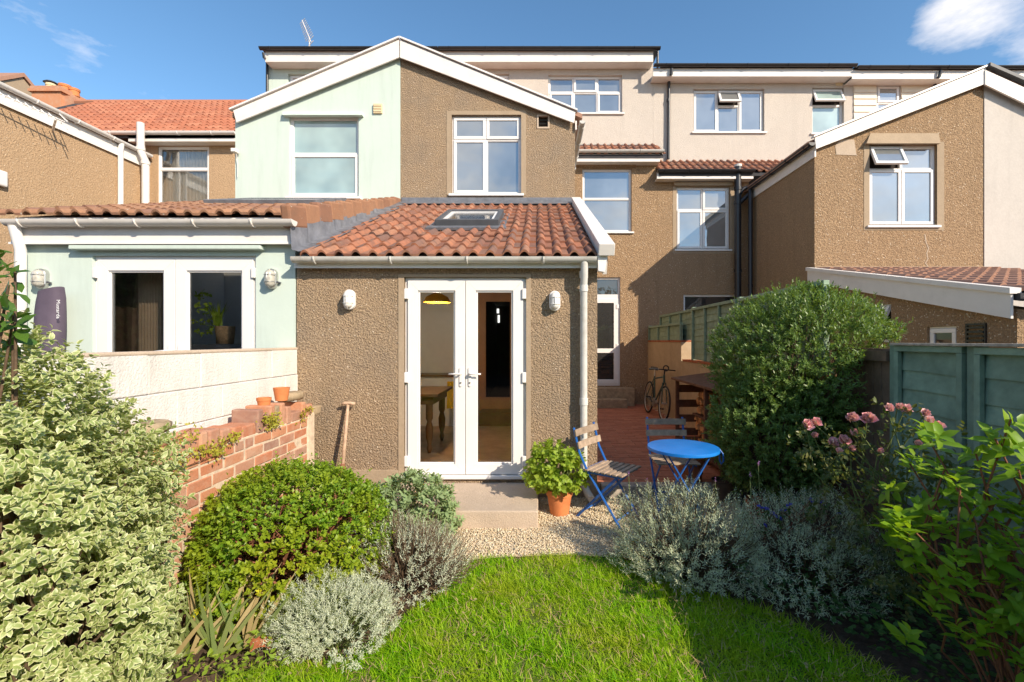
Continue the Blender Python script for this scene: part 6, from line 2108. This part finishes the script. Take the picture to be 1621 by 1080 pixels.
# dry blades and a few fallen leaves in the lawn
n = 4200
xx, yy = scatter(n, -1.6, 1.7, 1.9, 3.45, lpoly)
n = len(xx)
az = RNG.uniform(0, 6.28, n)
me = leaf_mesh('dry_grass', np.stack([xx, yy, RNG.uniform(0.0, 0.03, n)], -1), np.stack([np.cos(az), np.sin(az), RNG.uniform(-.1, 1.0, n)], -1), np.tile([0, 0, 1.], (n, 1)), RNG.uniform(.03, .07, n), np.full(n, .0015), BLADE, M['straw'], 0.1)
o = link('dry_grass', me, None)
o['kind'] = 'stuff'
tag(o, 'dry straw-coloured blades scattered through the lawn', 'grass')
n = 46
xx, yy = scatter(n, -1.3, 1.6, 2.0, 3.4, lpoly)
n = len(xx)
az = RNG.uniform(0, 6.28, n)
me = leaf_mesh('fallen_leaves', np.stack([xx, yy, np.full(n, 0.035)], -1), np.stack([np.cos(az), np.sin(az), RNG.uniform(-.2, .4, n)], -1), np.tile([0.1, -0.1, 1.], (n, 1)), RNG.uniform(.015, .032, n), RNG.uniform(.006, .012, n), LEAF8, M['lf_iris_dry'], 0.2)
o = link('fallen_leaves', me, None)
o['kind'] = 'stuff'
tag(o, 'few small brown fallen leaves lying on the lawn', 'leaves')

# ---- variegated shrub, left foreground
pl = thing('variegated_shrub', 'large cream-edged variegated shrub in the left foreground', 'shrub', (-1.95, 1.85, 0))
p, nr = shell(4800, (-2.14, 1.86, 0.58), (0.52, 0.46, 0.90), 21, 0.40, 3.2, 0.09, 0.0, gaps=0.12)
d1 = twig_leaves(p, nr, 0.09, 9, 0.036, 0.35, spread=1.05, up=0.15, jitter=0.5, tip_small=0.25)
leaf_parts(pl, d1[:5], LEAF8, M['lf_pitto'], 0.30, 300)
inner_stems(pl, (-2.0, 1.84, -0.02), p, 90, 0.010, 0.002, 'bark', 0.1, 0.10)

# ---- glossy broad-leaved shrub at the left edge
pl = thing('glossy_shrub', 'dark glossy broad-leaved shrub at the left edge above the variegated shrub', 'shrub', (-2.12, 1.72, 0))
tips = [P(-8, 425, 1.75), P(14, 452, 1.72), P(22, 500, 1.75), P(4, 520, 1.7), P(20, 540, 1.78), P(-20, 470, 1.8), P(-25, 530, 1.7), P(-15, 400, 1.75), P(2, 478, 1.66), P(24, 430, 1.74)]
tp = np.array([tuple(t) for t in tips])
outd = unit(np.array([[0.55, -0.1, 0.5]] * len(tp)) + RNG.normal(size=(len(tp), 3)) * 0.35)
d1 = twig_leaves(tp - outd * 0.08, outd, 0.10, 7, 0.085, 0.24, spread=1.0, up=0.2)
leaf_parts(pl, d1[:5], LEAF8, M['lf_laurel'], 0.18, 300)
stems_mb((-2.15, 1.72, 0), [tuple(q) for q in tp], 0.007, 0.004, 0.1, 6, 0.06).build('stem', M['bark'], pl, smooth=True)

# ---- rounded green shrub
pl = thing('round_shrub', 'dense rounded bright green shrub in front of the brick wall', 'shrub', (-1.6, 3.0, 0))
p, nr = shell(3600, (-1.62, 3.02, 0.26), (0.59, 0.54, 0.56), 31, 0.22, 2.6, 0.045, 0.02, gaps=0.10)
d1 = twig_leaves(p, nr, 0.04, 8, 0.030, 0.36, spread=1.0, up=0.55, pairs=True, tip_small=0.15)
foliage(pl, d1[:5], LEAF5, M['lf_green'], 0.12)
p2, n2 = shell(90, (-1.68, 2.95, 0.22), (0.60, 0.56, 0.40), 33, 0.08, 2.6, 0.06, 0.04)
ok = (p2[:, 1] < 2.8) & (p2[:, 2] < 0.42)
d2 = twig_leaves(p2[ok], n2[ok], 0.03, 9, 0.026, 0.30, spread=1.0, up=0.6)
foliage(pl, d2[:5], LEAF5, M['lf_lime'], 0.05, name='lime_bracts')
p3, n3 = shell(90, (-1.62, 3.02, 0.26), (0.58, 0.53, 0.55), 31, 0.05, 2.6, 0.045, 0.05)
d3 = twig_leaves(p3, n3, 0.13, 10, 0.030, 0.34, spread=1.0, up=0.7, jitter=0.5, pairs=True)
foliage(pl, d3[:5], LEAF5, M['lf_green'], 0.1, name='stray_shoots')
inner_stems(pl, (-1.62, 3.02, -0.02), p, 240, 0.010, 0.002, 'stem_red', 0.08, 0.16)


# ---- lavenders and silver plants: many upright leafy spikes
def spiky(plant, c, rad, n, seed, leaf_len, leaf_w, mat, stem_mat, spike=0.13, k=22, up=0.8, stems=160, gaps=0.0, depth=0.25, spread=0.75, amp=0.12):
    p, nr = shell(n, c, rad, seed, depth, 3.5, amp, 0.015, gaps=gaps)
    d = twig_leaves(p, nr, spike, k, leaf_len, leaf_w, spread=spread, up=up, jitter=0.30, tip_small=0.5)
    foliage(plant, d[:5], LEAF5, M[mat], 0.02)
    base = (c[0], c[1], -0.02)
    m = MB()
    idx = RNG.choice(len(p), min(stems, len(p)), replace=False)
    for i in idx:
        t = Vector(p[i])
        b = Vector((c[0] + (t.x - c[0]) * 0.35, c[1] + (t.y - c[1]) * 0.35, -0.02))
        e = t + Vector(d[5][i]) * spike
        m.path([b, b.lerp(t, 0.5) + Vector((0, 0, 0.03)), t, e], [0.004, 0.003, 0.002, 0.001], 4, cap=False)
    m.build('stem', M[stem_mat], plant, smooth=True)
    return p, d


pl = thing('silver_plant', 'pale silver mounded plant at the left lawn edge', 'plant', (-1.13, 2.48, 0))
spiky(pl, (-1.12, 2.50, 0.05), (0.28, 0.25, 0.24), 1500, 41, 0.022, 0.11, 'lf_silver', 'stem_green', spike=0.06, k=16, up=0.6, spread=1.0)

pl = thing('woody_lavender', 'half-dead brown and grey lavender between the green shrub and the lawn', 'lavender', (-0.9, 3.1, 0))
spiky(pl, (-0.88, 3.08, 0.08), (0.42, 0.34, 0.30), 420, 43, 0.024, 0.075, 'lf_lav_dry', 'bark', spike=0.10, k=14, up=0.8, stems=420)
spiky(pl, (-0.93, 3.05, 0.09), (0.44, 0.34, 0.30), 950, 45, 0.026, 0.10, 'lf_silver', 'bark', spike=0.08, k=14, up=0.8, gaps=0.35, spread=1.0)

pl = thing('sage_plant', 'grey-green sage with broad soft leaves beside the concrete step', 'sage', (-1.08, 3.85, 0))
p, nr = shell(420, (-1.08, 3.84, 0.14), (0.40, 0.32, 0.30), 47, 0.3, 3.0, 0.10, 0.02)
d1 = twig_leaves(p, nr, 0.06, 8, 0.062, 0.24, spread=1.0, up=0.6, pairs=True)
foliage(pl, d1[:5], LEAF8, M['lf_sage'], 0.2)
inner_stems(pl, (-1.08, 3.84, 0), p, 90, 0.006, 0.003, 'stem_green', 0.05, 0.1)

pl = thing('grey_lavender', 'sunlit grey-green lavender mound at the right lawn edge', 'lavender', (1.05, 3.2, 0))
p, d = spiky(pl, (1.06, 3.22, 0.10), (0.47, 0.42, 0.37), 1700, 51, 0.034, 0.085, 'lf_lav', 'bark', spike=0.09, k=14, up=0.8, stems=380, gaps=0.35, spread=1.0, amp=0.18)
fl = MB()
for (px_, py_, yy_) in ((995, 752, 3.35), (1025, 763, 3.4), (1100, 772, 3.35), (1132, 762, 3.3), (1188, 752, 3.3), (1200, 735, 3.3), (1187, 762, 3.2)):
    t = P(px_, py_, yy_)
    MB().path([t + Vector((0.02, 0, -0.28)), t + Vector((0.005, 0, -0.1)), t], 0.0025, 4).build('flower_stalk', M['stem_green'], pl)
ft = np.array([tuple(P(a, b, c) + Vector((0, 0, 0.0))) for a, b, c in ((995, 752, 3.35), (1025, 763, 3.4), (1100, 772, 3.35), (1132, 762, 3.3), (1188, 752, 3.3), (1200, 735, 3.3))])
dd = twig_leaves(ft - np.array([0, 0, 0.02]), np.tile([0, 0, 1.], (len(ft), 1)), 0.04, 14, 0.012, 0.4, spread=1.2, up=1)
foliage(pl, dd[:5], LEAF5, M['petal_purple'], 0.0, name='flower_head')

pl = thing('shaded_lavender', 'shaded blue-grey lavender mound below the roses', 'lavender', (1.85, 3.05, 0))
p, d = spiky(pl, (1.80, 3.08, 0.10), (0.46, 0.44, 0.37), 1600, 53, 0.034, 0.085, 'lf_lav', 'bark', spike=0.09, k=14, up=0.8, stems=340, gaps=0.35, spread=1.0, amp=0.18)

pl = thing('plumbago', 'low plant with deep blue flowers and dark buds between the lavenders', 'plant', (1.7, 3.35, 0))
ft = np.array([tuple(P(a + random.uniform(-5, 5), b + random.uniform(-4, 4), 3.02)) for a, b in ((1205, 805), (1215, 810), (1222, 818), (1245, 803), (1285, 810), (1280, 795), (1325, 815), (1212, 835), (1315, 898), (1232, 820), (1240, 812), (1298, 800)) for _ in range(2)])
dd = twig_leaves(ft, np.tile([0, -0.6, 0.7], (len(ft), 1)), 0.012, 7, 0.017, 0.42, spread=1.3, up=0.4)
foliage(pl, dd[:5], LEAF5, M['petal_blue'], 0.0, name='flower')
stems_mb((1.7, 3.35, 0), [tuple(q) for q in ft], 0.003, 0.002, 0.05, 4, 0.15).build('stem', M['stem_red'], pl)
dd = twig_leaves(ft - np.array([0, 0, 0.07]), np.tile([0, -0.2, 0.9], (len(ft), 1)), 0.07, 8, 0.03, 0.34, spread=1.0, up=0.4)
foliage(pl, dd[:5], LEAF5, M['lf_ground'], 0.1)

# ---- big round bush
pl = thing('round_bush', 'big round glossy evergreen bush in front of the green fence', 'bush', (2.35, 4.35, 0))
a1 = shell(5200, (2.55, 4.35, 1.37), (0.80, 0.60, 0.74), 61, 0.34, 3.2, 0.05, 0.3, gaps=0.18)
a2 = shell(3000, (2.22, 4.32, 0.78), (0.54, 0.52, 0.62), 63, 0.34, 3.2, 0.06, 0.10, gaps=0.18)
p = np.concatenate([a1[0], a2[0]])
nr = np.concatenate([a1[1], a2[1]])
ok = ~((p[:, 0] > 2.68) & (p[:, 2] < 1.62) & (p[:, 1] < 4.2)) & ~((p[:, 0] > 2.62) & (p[:, 2] < 2.2) & (p[:, 1] > 4.2) & (p[:, 2] < 1.5))
p, nr = p[ok], nr[ok]
d1 = twig_leaves(p, nr, 0.065, 11, 0.044, 0.18, spread=0.9, up=0.55, tip_small=0.2)
foliage(pl, d1[:5], LEAF5, M['lf_bush'], 0.05)
p3, n3 = shell(170, (2.55, 4.35, 1.37), (0.80, 0.60, 0.74), 61, 0.04, 3.2, 0.05, 0.7)
ok = ~((p3[:, 0] > 2.68) & (p3[:, 2] < 1.62))
d3 = twig_leaves(p3[ok], n3[ok], 0.15, 12, 0.046, 0.16, spread=0.8, up=0.7, jitter=0.5)
foliage(pl, d3[:5], LEAF5, M['lf_bush'], 0.05, name='stray_shoots')
inner_stems(pl, (2.3, 4.35, 0.0), p, 160, 0.012, 0.003, 'bark', 0.15, 0.08)
MB().path([(2.28, 4.35, -0.05), (2.30, 4.36, 0.35), (2.40, 4.35, 0.8)], [0.05, 0.04, 0.03], 8).path([(2.33, 4.38, -0.05), (2.25, 4.36, 0.4), (2.15, 4.33, 0.9)], [0.04, 0.032, 0.02], 8).build('trunk', M['bark'], pl, smooth=True)

# ---- plant in the terracotta pot
pl = thing('leafy_plant', 'bright green leafy plant spilling from the terracotta pot by the step', 'plant', (0.20, 4.28, 0.2))
p, nr = shell(190, (0.16, 4.28, 0.42), (0.30, 0.24, 0.20), 71, 0.5, 3.5, 0.16, 0.12, gaps=0.2)
d1 = twig_leaves(p, nr, 0.07, 8, 0.062, 0.40, spread=1.0, up=0.2, tip_small=0.3)
leaf_parts(pl, d1[:5], LEAF8, M['lf_basil'], 0.25, 300)
inner_stems(pl, (0.20, 4.28, 0.20), p, 60, 0.005, 0.003, 'stem_green', 0.06, 0.05)
pl = thing('grassy_plant', 'tuft of grassy leaves growing in the black pot', 'plant', (2.07, 4.52, 0.14))
n = 60
az = RNG.uniform(0, 6.28, n)
ln = RNG.uniform(0.2, 1.0, n)
foliage(pl, [np.tile([2.07, 4.52, 0.14], (n, 1)) + RNG.normal(size=(n, 3)) * 0.02, np.stack([np.cos(az) * ln, np.sin(az) * ln, np.ones(n)], -1), np.stack([-np.cos(az), -np.sin(az), np.ones(n) * .5], -1), RNG.uniform(.12, .25, n), np.full(n, .006)], BLADE, M['lf_ground'], 0.3)
pl = thing('fern_plant', 'small bright green frond behind the blue table by the bush', 'plant', (1.75, 4.95, 0.32))
n = 90
az = RNG.uniform(0, 6.28, n)
ln = RNG.uniform(0.2, 1.2, n)
foliage(pl, [np.tile([1.68, 4.95, 0.33], (n, 1)) + RNG.normal(size=(n, 3)) * 0.03, np.stack([np.cos(az) * ln + 0.5, np.sin(az) * ln, np.ones(n)], -1), np.stack([-np.cos(az), -np.sin(az), np.ones(n) * .5], -1), RNG.uniform(.10, .30, n), np.full(n, .007)], BLADE, M['lf_basil'], 0.4)

# ---- irises
pl = thing('iris_clump', 'clump of sword-shaped iris leaves, some yellowed, at the left bed edge', 'iris', (-1.7, 2.4, 0))
fans = [P(a, b, c) for a, b, c in ((345, 1010, 2.35), (300, 1000, 2.35), (272, 985, 2.4), (390, 985, 2.4), (410, 980, 2.5), (262, 1000, 2.3), (330, 990, 2.45))]
Ps, Ds, Ns, Ls, Ws = [], [], [], [], []
for f in fans:
    th = random.uniform(-0.5, 0.5)
    for i in range(7):
        s = (i - 3) / 3.0
        Ps.append((f.x + s * 0.02, f.y + random.uniform(-0.02, 0.02), 0.0))
        Ds.append((s * 0.75 * math.cos(th) + random.uniform(-.12, .12), s * 0.5 * math.sin(th) - 0.05, 1.0))
        Ns.append((random.uniform(-.3, .3), -1.0, 0.25))
        Ls.append(random.uniform(0.26, 0.44))
        Ws.append(random.uniform(0.010, 0.018))
dat = [np.array(q, float) for q in (Ps, Ds, Ns, Ls, Ws)]
sel = RNG.random(len(Ls)) < 0.7
leaf_parts(pl, [q[sel] for q in dat], BLADE, M['lf_iris'], 0.10, 300)
leaf_parts(pl, [q[~sel] for q in dat], BLADE, M['lf_iris_dry'], 0.5, 300, name='dry_leaf')

# ---- rose
pl = thing('rose_bush', 'leggy rose bush with pink blooms in front of the blue-green fence', 'rose', (1.98, 2.65, 0))
blooms = [(1276, 676, 3.3, 9), (1288, 672, 3.3, 8), (1347, 665, 3.15, 9), (1372, 667, 3.15, 11), (1404, 650, 3.0, 8), (1420, 648, 3.0, 8), (1432, 651, 3.0, 8), (1463, 657, 2.9, 7), (1466, 671, 2.9, 9), (1483, 677, 2.9, 8),
          (1347, 688, 3.2, 8), (1335, 700, 3.2, 9), (1313, 703, 3.25, 9), (1288, 692, 3.3, 6), (1345, 712, 3.2, 6), (1390, 717, 3.1, 6), (1450, 705, 3.0, 6), (1325, 716, 3.2, 6)]
tips = []
for (a, b, c, s) in blooms:
    c = c - 0.52
    t = P(a, b, c)
    tips.append(t)
    R_ = s * c / FP * 1.45
    n = 16
    q = np.array(tuple(t)) + np.zeros((n, 3))
    az = np.arange(n) * 2.4
    tilt_ = np.linspace(0.15, 1.25, n)
    ax = Vector((random.uniform(-.4, .5), -0.7, 0.7)).normalized()
    u = ax.orthogonal().normalized()
    w = ax.cross(u)
    D = np.array([tuple(ax * math.cos(k) + (u * math.cos(z) + w * math.sin(z)) * math.sin(k)) for k, z in zip(tilt_, az)])
    Nn = np.array([tuple(ax * math.sin(k) - (u * math.cos(z) + w * math.sin(z)) * math.cos(k)) for k, z in zip(tilt_, az)])
    me = leaf_mesh('bloom', q - np.array(OFF[pl.name]), D, Nn, np.full(n, R_) * RNG.uniform(.8, 1.1, n), np.full(n, R_ * 0.55), LEAF8, M['petal'], -0.35, wavy=0.5)
    link('bloom', me, None, pl)
stems_mb((2.3, 2.8, 0), [tuple(q) for q in tips], 0.004, 0.003, 0.3, 6, 0.12).build('stem', M['stem_green'], pl, smooth=True)
tpn = np.array([tuple(t) for t in tips])
q = np.concatenate([tpn - np.array([0, 0, 0.03 + 0.05 * i]) + RNG.normal(size=tpn.shape) * 0.05 for i in range(5)])
d1 = twig_leaves(q, unit(RNG.normal(size=q.shape) + np.array([0, -.3, .3])), 0.07, 6, 0.036, 0.32, spread=1.0, up=0.1)
foliage(pl, d1[:5], LEAF8, M['lf_rose'], 0.15)

n = 420
q = np.stack([RNG.uniform(1.75, 2.6, n), RNG.uniform(2.3, 3.05, n), RNG.uniform(0.15, 0.95, n)], -1)
d1 = twig_leaves(q, unit(RNG.normal(size=q.shape) + np.array([0, -.3, .5])), 0.09, 7, 0.036, 0.32, spread=1.0, up=0.1)
foliage(pl, d1[:5], LEAF8, M['lf_rose'], 0.15, name='lower_foliage')

# ---- broad-leaved shrub, right foreground
pl = thing('broad_leaf_shrub', 'tall broad-leaved green shrub in the right foreground', 'shrub', (1.95, 2.1, 0))
tipspx = [(1472, 700, 2.15), (1440, 735, 2.2), (1495, 745, 2.1), (1425, 830, 2.15), (1450, 845, 2.0), (1470, 800, 2.1), (1520, 770, 2.0), (1545, 720, 2.0), (1575, 695, 1.95), (1600, 665, 1.95), (1612, 745, 1.9), (1580, 790, 1.95), (1545, 830, 1.95), (1505, 830, 2.0),
          (1600, 850, 1.85), (1560, 880, 1.9), (1510, 880, 1.95), (1445, 900, 2.05), (1480, 920, 1.95), (1530, 930, 1.9), (1590, 920, 1.85), (1612, 980, 1.8), (1570, 985, 1.85), (1470, 960, 1.95), (1555, 1010, 1.8), (1610, 1050, 1.75), (1620, 810, 1.9), (1640, 900, 1.8), (1650, 740, 1.9), (1420, 870, 2.15), (1535, 790, 2.1), (1640, 1020, 1.75), (1585, 830, 2.05), (1525, 845, 2.1), (1488, 780, 2.2)]
tp = np.array([tuple(P(*t)) for t in tipspx])
outd = unit(np.stack([RNG.normal(size=len(tp)) * 0.3 - 0.15, RNG.normal(size=len(tp)) * 0.3 - 0.3, np.full(len(tp), 0.9)], -1))
tp = np.concatenate([tp, tp + RNG.normal(size=tp.shape) * np.array([0.07, 0.06, 0.07]) - np.array([0, -0.05, 0.05])])
outd = np.concatenate([outd, unit(outd + RNG.normal(size=outd.shape) * 0.4)])
d1 = twig_leaves(tp - outd * 0.05, outd, 0.08, 9, 0.10, 0.27, spread=1.35, up=0.3, tip_small=0.45)
leaf_parts(pl, d1[:5], LEAF8, M['lf_big'], 0.22, 300)
stems_mb((2.05, 1.95, 0), [tuple(q) for q in tp[:len(tipspx)]], 0.006, 0.004, 0.25, 6, 0.10).build('stem', M['stem_red'], pl, smooth=True)

# ---- low ground cover in the shade
n = 3600
x, y = RNG.uniform(1.2, 2.65, n), RNG.uniform(1.6, 3.4, n)
ok = ~in_poly(x - 0.05, y, lpoly)
x, y = x[ok], y[ok]
n = len(x)
az = RNG.uniform(0, 6.28, n)
me = leaf_mesh('ground_cover', np.stack([x, y, RNG.uniform(0.01, 0.16, n)], -1), np.stack([np.cos(az), np.sin(az), RNG.uniform(-.1, .6, n)], -1), np.stack([RNG.normal(size=n) * .3, RNG.normal(size=n) * .3, np.ones(n)], -1), RNG.uniform(.02, .05, n), RNG.uniform(.009, .019, n), LEAF8, M['lf_ground'], 0.15)
o = link('ground_cover', me, None)
o['kind'] = 'stuff'
tag(o, 'low dark ivy-like ground cover in the shaded right bed', 'ground cover')
n = 420
x, y = RNG.uniform(-1.75, -1.2, n), RNG.uniform(2.1, 2.75, n)
az = RNG.uniform(0, 6.28, n)
me = leaf_mesh('weeds', np.stack([x, y, RNG.uniform(0.0, 0.10, n)], -1), np.stack([np.cos(az), np.sin(az), RNG.uniform(.1, 1, n)], -1), np.stack([RNG.normal(size=n) * .3, RNG.normal(size=n) * .3, np.ones(n)], -1), RNG.uniform(.02, .05, n), RNG.uniform(.007, .014, n), LEAF5, M['lf_basil'], 0.15)
o = link('weeds', me, None)
o['kind'] = 'stuff'
tag(o, 'low weeds growing among the iris leaves', 'weeds')

# ---- creeper on the brick wall
for lab, spots, n in (('yellow-green creeper trailing along the middle courses of the brick wall', [(275, 735), (285, 730), (300, 722), (315, 715), (330, 712), (342, 710), (355, 700), (365, 695), (372, 690), (340, 718), (350, 718), (268, 750), (265, 760)], 26),
                      ('bushy yellow creeper tuft on the brick wall below the terracotta pots', [(425, 662), (432, 668), (420, 667), (436, 660), (428, 675), (438, 672)], 40),
                      ('small green creeper sprigs at the far end of the brick wall', [(492, 648), (480, 656), (478, 665), (488, 650)], 20),
                      ('thin green creeper on the brick coping beside the flat stone', [(303, 690), (302, 680), (250, 712), (262, 706), (280, 700)], 16)):
    Q = []
    for (a, b) in spots:
        Yw = (KX + 0.02) * FP / (a - VX)
        Q.append((KX + 0.02, Yw, PZ(b, Yw)))
    Q = np.array(Q)
    pl = thing('wall_creeper', lab, 'creeper', tuple(Q[0]), 'creepers on the brick wall')
    q = np.repeat(Q, n, 0) + RNG.normal(size=(len(Q) * n, 3)) * np.array([0.012, 0.035, 0.020])
    q[:, 0] = np.maximum(q[:, 0], KX + 0.008)
    m_ = len(q)
    foliage(pl, [q, np.stack([np.abs(RNG.normal(size=m_)) * .5 + .1, RNG.normal(size=m_), RNG.normal(size=m_) - .3], -1), np.stack([np.ones(m_), RNG.normal(size=m_) * .4, RNG.normal(size=m_) * .4 + .4], -1), RNG.uniform(.014, .030, m_), RNG.uniform(.006, .012, m_)], LEAF5, M['lf_creeper'], 0.1)
    MB().path([tuple(v) for v in Q], 0.003, 5).build('stem', M['stem_red'], pl)

# ---- house plant behind the mint glass door
pl = thing('house_plant', 'trailing green house plant behind the right glass door of the mint house', 'plant', (PX(340, 5.2), 5.2, 1.75))
n = 26
az = RNG.uniform(0, 6.28, n)
foliage(pl, [np.tile([PX(345, 5.2), 5.2, 1.80], (n, 1)) + RNG.normal(size=(n, 3)) * 0.02, np.stack([np.cos(az) * .4, np.sin(az) * .4, np.ones(n)], -1), np.stack([-np.cos(az), -np.sin(az), np.ones(n) * .5], -1), RNG.uniform(.15, .36, n), np.full(n, .012)], BLADE, M['lf_basil'], 0.1)
q = np.array([tuple(P(318 + 12 * math.sin(i * 1.7) + i * 0.3, 462 + i * 3.2, 5.1)) for i in range(22)])
d1 = twig_leaves(q, unit(RNG.normal(size=q.shape)), 0.05, 4, 0.055, 0.35, spread=1.0, up=-0.3)
foliage(pl, d1[:5], LEAF8, M['lf_basil'], 0.2, name='trailing_leaves')

# ---- added hedge behind the camera, blocks sky reflection in the glass doors
pl = thing('added_hedge', 'tall dark green hedge added behind the camera to keep sky reflections off the glass doors', 'hedge', (0, -13, 0))
n = 15000
q = np.stack([RNG.uniform(-26, 16, n), -13 + RNG.normal(size=n) * 0.35, RNG.uniform(0.05, 5.4, n) + 0.2 * np.sin(RNG.uniform(0, 50, n))], -1)
d1 = twig_leaves(q, np.tile([0, 0.8, 0.4], (n, 1)), 0.25, 5, 0.16, 0.32, spread=1.0, up=0.3)
foliage(pl, d1[:5], LEAF5, M['lf_rose'], 0.1)
MB().box(-26, 16, -13.25, -12.95, 0, 5.2).build('hedge_core', M['bark'], pl)
